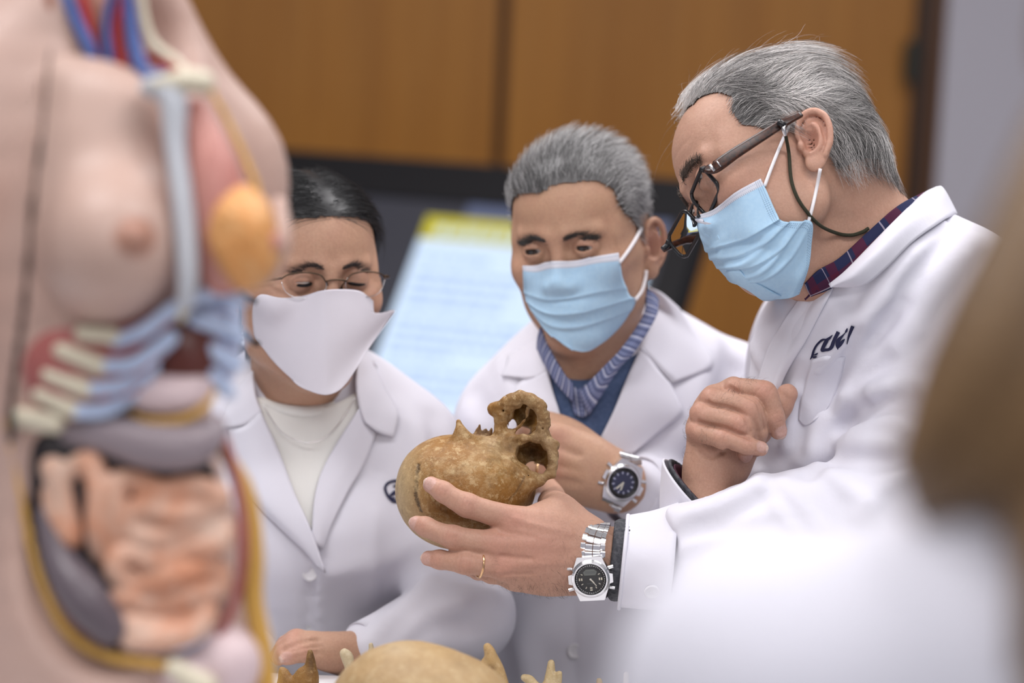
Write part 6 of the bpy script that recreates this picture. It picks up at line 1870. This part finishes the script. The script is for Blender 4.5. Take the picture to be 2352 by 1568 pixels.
def ribm(md):
    md.ell(ptT(180, 840, 1.80), (138 * pt5, .033, 160 * pt5), None); md.ell(ptT(310, 790, 1.798), (110 * pt5, .036, 100 * pt5), None, .02)
tpart('rib_muscle', ribm, 'red')
for l in ([(402, 708, 1.752, 20), (335, 758, 1.755, 20), (268, 785, 1.762, 18)], [(392, 775, 1.756, 20), (318, 835, 1.758, 22), (240, 842, 1.764, 19)], [(352, 842, 1.760, 18), (280, 885, 1.762, 20), (205, 895, 1.768, 18)], [(340, 878, 1.764, 16), (252, 938, 1.768, 20), (166, 945, 1.772, 18)]):
    tpart('rib_cartilage', lambda md, l=l: tch(md, l), 'blue', .003)
for l in ([(188, 765, 1.766, 20), (262, 772, 1.76, 20)], [(140, 805, 1.770, 20), (235, 842, 1.765, 24)], [(112, 860, 1.774, 20), (202, 896, 1.769, 24)], [(90, 905, 1.778, 18), (170, 942, 1.773, 24)], [(42, 958, 1.785, 24), (126, 972, 1.777, 26)]):
    tpart('rib_bone', lambda md, l=l: tch(md, l), 'cream', .003)
for l in ([(400, 735, 1.752, 6), (330, 785, 1.754, 6), (262, 815, 1.76, 7)], [(384, 798, 1.756, 5), (316, 858, 1.757, 6), (226, 868, 1.764, 7)], [(352, 866, 1.76, 5), (284, 908, 1.762, 6), (190, 918, 1.768, 7)]):
    tpart('rib_muscle', lambda md, l=l: tch(md, [(a, b, c - .005, r) for a, b, c, r in l]), 'red', .003)
tpart('side_muscle', lambda md: md.ell(ptT(500, 760, 1.815), (60 * pt5, .034, 150 * pt5), None), 'blue')
for l in ([(452, 712, 1.772, 5), (505, 714, 1.772, 6), (556, 735, 1.785, 6)], [(458, 765, 1.775, 5), (512, 790, 1.776, 6), (550, 808, 1.79, 6)], [(476, 822, 1.78, 5), (512, 856, 1.782, 6), (536, 872, 1.79, 6)]):
    tpart('rib_muscle', lambda md, l=l: tch(md, l), 'red', .003)
for l in ([(442, 690, 1.768, 18), (500, 672, 1.772, 18), (560, 690, 1.785, 16)], [(446, 735, 1.772, 20), (508, 752, 1.776, 20), (558, 775, 1.79, 16)], [(462, 790, 1.776, 20), (515, 822, 1.780, 20), (548, 838, 1.79, 16)], [(482, 850, 1.780, 18), (520, 895, 1.786, 18), (532, 910, 1.79, 12)]):
    tpart('rib_cartilage', lambda md, l=l: tch(md, l), 'blue', .003)
tpart('liver', lambda md: (md.ell(ptT(420, 810, 1.783), (84 * pt5, .020, 98 * pt5), None)), 'maroon')
tpart('stomach', lambda md: (md.ell(ptT(385, 905, 1.782), (100 * pt5, .026, 55 * pt5), None), md.ell(ptT(450, 880, 1.79), (45 * pt5, .02, 60 * pt5), None, .012)), 'pink')
tpart('stomach_edge', lambda md: tch(md, [(300, 950, 1.768, 9), (360, 968, 1.763, 11), (430, 960, 1.765, 12), (478, 925, 1.772, 11), (494, 880, 1.785, 9)]), 'yellow')
tpart('transverse_bowel', lambda md: (tch(md, [(140, 990, 1.795, 34), (250, 1000, 1.78, 48), (350, 1022, 1.770, 58), (440, 1022, 1.772, 54), (490, 990, 1.79, 36)], .01)), 'purple')
tpart('belly_cavity', lambda md: (md.ell(ptT(280, 1210, 1.805), (245 * pt5, .03, 300 * pt5), None), md.ell(ptT(120, 1050, 1.80), (60 * pt5, .02, 110 * pt5), None, .01)), 'dark')
rs = random.Random(3)
path = [(122, 1075), (150, 1150), (165, 1235), (120, 1130), (200, 1060), (225, 1120), (222, 1210), (240, 1270), (270, 1200), (262, 1120), (310, 1105), (370, 1130), (440, 1120), (500, 1140), (470, 1170), (400, 1180), (330, 1165), (300, 1210), (350, 1235), (430, 1215), (508, 1210), (500, 1250), (430, 1262), (360, 1285), (290, 1270), (262, 1310), (320, 1340), (400, 1320), (490, 1300), (500, 1345), (430, 1370), (350, 1390), (285, 1370), (255, 1400), (310, 1440), (390, 1430), (470, 1400), (450, 1450), (370, 1470), (300, 1470)]
tpart('intestine', lambda md: md.chain([ptT(a, b, 1.772 + .012 * ((a - 330) / 200) ** 2 + rs.uniform(-.006, .006)) for a, b in path], [rs.uniform(25, 32) * pt5 for _ in path], .003, n=5), 'gut', .003)
tpart('colon', lambda md: (tch(md, [(106, 1180, 1.79, 28), (140, 1290, 1.778, 44), (195, 1375, 1.765, 56), (250, 1440, 1.768, 46)])), 'colon')
tpart('cut_muscle', lambda md: (tch(md, [(500, 960, 1.80, 12), (540, 1090, 1.79, 14), (558, 1230, 1.785, 15), (545, 1360, 1.785, 14), (500, 1470, 1.785, 13)])), 'red')
tpart('cut_muscle', lambda md: (tch(md, [(30, 990, 1.80, 10), (62, 1120, 1.795, 11), (100, 1290, 1.79, 11), (160, 1420, 1.785, 12), (240, 1480, 1.78, 13)])), 'red')
tpart('cut_fat', lambda md: (tch(md, [(490, 1000, 1.815, 12), (560, 1120, 1.805, 24), (582, 1260, 1.80, 26), (582, 1380, 1.80, 26), (606, 1500, 1.80, 26), (620, 1640, 1.80, 26)])), 'yellow')
tpart('cut_fat', lambda md: (tch(md, [(14, 960, 1.80, 9), (48, 1130, 1.79, 10), (84, 1300, 1.785, 12), (148, 1440, 1.775, 13), (240, 1505, 1.768, 14), (380, 1528, 1.765, 14)])), 'yellow')
tpart('groin', lambda md: (md.ell(ptT(520, 1520, 1.80), (90 * pt5, .03, 90 * pt5), None), md.ell(ptT(420, 1545, 1.79), (60 * pt5, .03, 40 * pt5), None, .01)), 'pink')
tpart('hip_bone', lambda md: tch(md, [(400, 1535, 1.765, 24), (470, 1580, 1.765, 34)]), 'cream')
tpart('bladder', lambda md: tch(md, [(330, 1492, 1.775, 16), (420, 1480, 1.77, 18), (465, 1460, 1.775, 14)]), 'blue')
for l, m_, n_ in (([(140, -40, 1.80, 16), (172, 40, 1.80, 17), (205, 110, 1.795, 17), (222, 160, 1.795, 14)], 'vein', 'vein'), ([(178, -40, 1.805, 15), (205, 60, 1.80, 14), (222, 130, 1.80, 12)], 'artery', 'artery'),
                  ([(262, -40, 1.80, 12), (246, 60, 1.80, 13), (254, 150, 1.795, 12)], 'vein', 'vein'), ([(285, -30, 1.805, 12), (268, 70, 1.80, 13), (284, 160, 1.795, 13)], 'artery', 'artery'),
                  ([(292, -40, 1.79, 15), (302, 60, 1.79, 17), (318, 140, 1.785, 19), (345, 178, 1.78, 16), (372, 168, 1.785, 12)], 'vein', 'vein'), ([(340, 130, 1.81, 14), (380, 148, 1.80, 14), (420, 168, 1.795, 12)], 'artery', 'artery'),
                  ([(236, -40, 1.815, 20), (232, 20, 1.815, 16), (225, 70, 1.815, 12)], 'yellow', 'nerve'), ([(322, -40, 1.80, 12), (330, 40, 1.80, 12), (352, 100, 1.80, 13), (400, 140, 1.80, 14), (430, 168, 1.795, 12)], 'cream', 'neck_edge')):
    tpart(n_, lambda md, l=l: tch(md, l), m_, .003)
tpart('neck_muscle', lambda md: (md.ell(ptT(250, 60, 1.835), (90 * pt5, .03, 130 * pt5), None), tch(md, [(112, -40, 1.82, 18), (122, 50, 1.815, 18), (130, 110, 1.81, 14)])), 'tan')
V, Fc = tube([TT_base + np.array([0, 0, .0006]), TT_base + np.array([0, 0, .012]), TT_base + np.array([0, 0, .014]), TT_base + np.array([0, 0, .20])], [.13, .13, .09, .085], 40, smooth=False)
obj('base', V, Fc, MT['black_plastic'], TT, world=True)
print('torso', round(time.time() - T0, 1))
# ================================================================== person close to the camera at the right
FG_base = to_world(pt(2600, 1700, 1.04)); FG_base[2] = 0
FG = tag(new_empty('person', FG_base), 'brown-haired person in a white coat, blurred close up at the right edge, seen from behind', 'person')
fm = Model(); fm.base = (.50, .305, .205)
HF = Head(pt(2960, 330, 1.02), (.80, .45, 0), (-.45, .85, -.25), 1.0)
build_head(fm, HF, lids=(3, 3), nose=-1)
fm.cap(HF.p(0, -12, -30), pt(2760, 1150, 1.05), .05, .058, .03)
fm.chain([pt(2760, 1150, 1.05), pt(2700, 1700, 1.06), pt(2700, 2400, 1.06)], [.05, .05, .04], .02)
V, Fc = fm.mesh(.0045); obj('body', V, Fc, MT['skin'], FG, col=fm.colors(V))
eyes(HF, FG, (0, 1, -.3))
fh = Model()
fh.ell(HF.p(0, -4, 60), (.088, .106, .090), HF.Q); fh.ell(HF.p(0, -50, 0), (.085, .06, .09), HF.Q, .03)
fh.ell(HF.p(0, 70, -10), (.06, .05, .085), HF.Q, .01, 's')
p6 = 1.0 / FPX
def fch(l, k=.015): fh.chain([pt(a, b, d) for a, b, d, r in l], [r * p6 for a, b, d, r in l], k)
fch([(2560, 330, 1.0, 190), (2440, 620, .985, 200), (2300, 880, .98, 190), (2185, 1050, .985, 130), (2120, 1130, .99, 60)])
fch([(2760, 500, .97, 230), (2560, 900, .965, 230), (2400, 1080, .97, 130), (2330, 1140, .975, 60)])
fch([(2860, 600, .98, 230), (2800, 1000, .98, 200), (2720, 1300, .98, 120)])
fch([(2480, 1000, .96, 110), (2420, 1200, .95, 95), (2410, 1420, .945, 80), (2400, 1640, .945, 50)])
def flow(P):
    a = P[:, 0] * .90 + P[:, 2] * -.42
    return (np.sin(a * 620 + 3 * noise(P, 26, 81)) * .0009 + np.sin(a * 270 + 2 * noise(P, 18, 82)) * .0018).astype(np.float32)
fh.disp(flow)
V, Fc = fh.mesh(.0028)
tone = .5 + .5 * np.sin((V[:, 0] * .90 - V[:, 2] * .42) * 240 + 3 * noise(V, 30, 83)); tone = tone * .6 + .4 * np.random.RandomState(1).uniform(0, 1, len(V))
Chr = np.array([[.085, .046, .020]]) * (1 - tone[:, None]) + np.array([[.24, .145, .070]]) * tone[:, None]
obj('hair', V, Fc, MT['hair'], FG, col=Chr)
fc = Model()
fc.cap(pt(1800, 1605, 1.0), pt(2520, 1425, 1.03), .064, .056, .04)
fc.cap(pt(2520, 1430, 1.03), pt(3300, 1600, 1.15), .058, .06, .04)
fc.chain([pt(2560, 1600, 1.06), pt(2600, 2300, 1.07), pt(2620, 3300, 1.07), pt(2620, 5200, 1.08)], [.11, .13, .15, .19], .06)
fc.chain([pt(1800, 1605, 1.0), pt(1760, 2400, 1.0), pt(1850, 3050, 1.03)], [.064, .055, .05], .03)
fc.chain([pt(1850, 3050, 1.03), pt(1800, 2800, 1.10)], [.048, .036], .03)
fc.chain([pt(3300, 1600, 1.15), pt(3400, 2900, 1.16), pt(3150, 2900, 1.16)], [.062, .052, .036], .03)
folds(fc, [([(1690, 1360), (1820, 1440), (1950, 1540), (2030, 1640)], -.034, .030), ([(1560, 1420), (1640, 1500), (1760, 1600)], .010, .025), ([(1900, 1330), (2000, 1420), (2110, 1560)], .012, .026),
           ([(2160, 1200), (2190, 1330), (2200, 1500)], -.012, .024), ([(2110, 1230), (2120, 1360), (2140, 1560)], .005, .014)])
V, Fc = fc.mesh(.006)
fcoat = obj('lab_coat', V, Fc, MT['coat2'], FG)
V, Fc = tube([pt(2330, 1165, 1.02), pt(2480, 1120, .985), pt(2700, 1110, .98), pt(2950, 1150, 1.02), pt(3050, 1150, 1.10)], [.010, .013, .014, .013, .010], 14, flat=((0, .3, 1), 1.0)); obj('coat_collar', V, Fc, MT['coat2'], fcoat)
legs_and_shoes(FG, FG_base[0], FG_base[1], .75, math.pi)
# ================================================================== bones laid out on the table
def table_py(d): return 784 - ((TZ - 1.55 + math.sin(PITCH) * d) / math.cos(PITCH)) * FPX / d
def bone(name, label, cat, d, build, base, pale, dark, h=.0016, group=None, s=1.0, sink=0.0):
    md = Model(); md.base = base; q = d / FPX
    P = lambda a, b, dd=0: pt(a, b, d + dd)
    build(md, P, q)
    md.disp(lambda X: (noise(X, 260, 91) * .0006 + noise(X, 520, 92) * .0003).astype(np.float32))
    V, Fc = md.mesh(h)
    W = to_world(V); dz = TZ - W[:, 2].min(); W[:, 2] = np.where(True, W[:, 2], 0)
    # cut flush with the table top: the lowest points rest on it
    W[:, 2] = np.maximum(W[:, 2], TZ)
    if dz > 0.0008: print('bone above/below', name, round(dz, 4))
    if dz < -0.0005: print('bone floats', name, round(-dz, 4))
    o = obj(name, W, Fc, bone_material(name + '_bone', base, pale, dark, s, True), None, col=md.colors(V), world=True)
    return tag(o, label, cat, group)
ty = table_py
def dome(md, P, q):
    b = ty(2.18) ; cy = (1487 + b) / 2; r = (b - 1487) / 2
    md.ell(P(968, cy), (216 * q, .078, r * q), None); md.ell(P(925, cy - 4, .01), (130 * q, .06, (r - 10) * q), None, .03)
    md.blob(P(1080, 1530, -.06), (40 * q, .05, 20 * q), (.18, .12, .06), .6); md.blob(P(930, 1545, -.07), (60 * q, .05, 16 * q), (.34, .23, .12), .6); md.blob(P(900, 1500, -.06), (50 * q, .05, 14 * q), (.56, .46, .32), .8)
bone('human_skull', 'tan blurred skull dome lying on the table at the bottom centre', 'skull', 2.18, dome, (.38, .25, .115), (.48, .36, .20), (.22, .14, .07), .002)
def jawA(md, P, q):
    b = ty(2.40)
    md.chain([P(712, 1497), P(713, 1530), P(706, 1575), P(690, b - 12)], [7 * q, 14 * q, 25 * q, 13 * q], .004)
    md.chain([P(692, 1545), P(672, 1568), P(655, 1548, .004), P(648, 1536, .006)], [12 * q, 14 * q, 11 * q, 6 * q], .006)
    md.chain([P(650, 1545, .004), P(648, 1590), P(660, b - 14)], [8 * q, 16 * q, 13 * q], .006)
    md.chain([P(700, b - 14), P(740, b - 16, -.02), P(800, b - 16, -.05)], [13 * q, 15 * q, 14 * q], .006)
    md.blob(P(716, 1515, -.01), (14 * q, .02, 40 * q), (.07, .035, .015), .85)
bone('jawbone', 'dark brown jawbone prong standing by the folded hands at the lower left', 'bone', 2.40, jawA, (.25, .125, .032), (.38, .24, .10), (.06, .03, .012))
def vertA(md, P, q):
    b = ty(2.44)
    md.chain([P(791, 1500), P(798, 1512), P(803, 1545), P(812, 1590)], [11 * q, 14 * q, 9 * q, 16 * q], .004)
    md.chain([P(852, 1480), P(853, 1500), P(846, 1560), P(835, 1595)], [6 * q, 8 * q, 9 * q, 16 * q], .004)
    md.ell(P(822, b - 27, .0), (40 * q, .016, 27 * q), None, .008); md.chain([P(822, b - 30), P(790, b - 20, -.02)], [10 * q, 8 * q], .006)
bone('vertebra', 'cream vertebra with two knobs standing just left of the blurred skull dome', 'bone', 2.44, vertA, (.58, .48, .31), (.66, .58, .42), (.30, .21, .10))
def jawB(md, P, q):
    b = ty(2.32)
    md.chain([P(1120, 1486), P(1126, 1500), P(1138, 1545), P(1150, 1620), P(1150, b - 20)], [10 * q, 14 * q, 22 * q, 30 * q, 20 * q], .004)
    md.chain([P(1112, 1520, .002), P(1122, 1540), P(1136, 1560)], [7 * q, 10 * q, 14 * q], .006)
    md.chain([P(1150, b - 18), P(1200, b - 17, -.03), P(1230, b - 17, -.06)], [17 * q, 16 * q, 15 * q], .006)
    md.blob(P(1128, 1534, -.01), (14 * q, .02, 9 * q), (.14, .08, .035), .7)
bone('jawbone', 'tan pointed jawbone standing right beside the blurred skull dome', 'bone', 2.32, jawB, (.46, .30, .13), (.55, .41, .23), (.20, .12, .05))
def vertB(md, P, q):
    b = ty(2.40)
    md.chain([P(1266, 1522), P(1264, 1545), P(1258, 1585), P(1245, 1610)], [8 * q, 11 * q, 13 * q, 18 * q], .004)
    md.chain([P(1204, 1556), P(1216, 1562), P(1228, 1580), P(1240, 1605)], [9 * q, 12 * q, 13 * q, 16 * q], .004)
    md.chain([P(1285, 1546, -.004), P(1280, 1575), P(1262, 1605)], [7 * q, 9 * q, 13 * q], .004)
    md.ell(P(1245, b - 24), (42 * q, .017, 24 * q), None, .008)
bone('vertebra', 'light tan vertebra with three spurs on the table below the big wristwatch', 'bone', 2.40, vertB, (.52, .40, .22), (.64, .54, .36), (.28, .18, .08))
def frag(md, P, q):
    b = ty(2.42)
    md.chain([P(1376, 1563), P(1379, 1585), P(1384, b - 12)], [7 * q, 10 * q, 12 * q], .004); md.chain([P(1384, b - 12), P(1405, b - 9, -.015)], [11 * q, 9 * q], .004)
bone('bone_fragment', 'small tan bone tip at the bottom edge, right of the vertebra', 'bone', 2.42, frag, (.40, .28, .14), (.5, .4, .25), (.2, .12, .05))
def frag2(md, P, q):
    b = ty(2.36)
    md.chain([P(1438, 1548), P(1438, 1590), P(1436, b - 11)], [7 * q, 8 * q, 11 * q], .004)
    md.ell(P(1436, b - 6), (18 * q, .008, 6 * q), None, .004)
bone('bone_peg', 'pale whitish peg at the bottom edge, beside the blurred white coat', 'bone', 2.36, frag2, (.62, .55, .50), (.68, .6, .55), (.4, .3, .25))
print('total', round(time.time() - T0, 1))
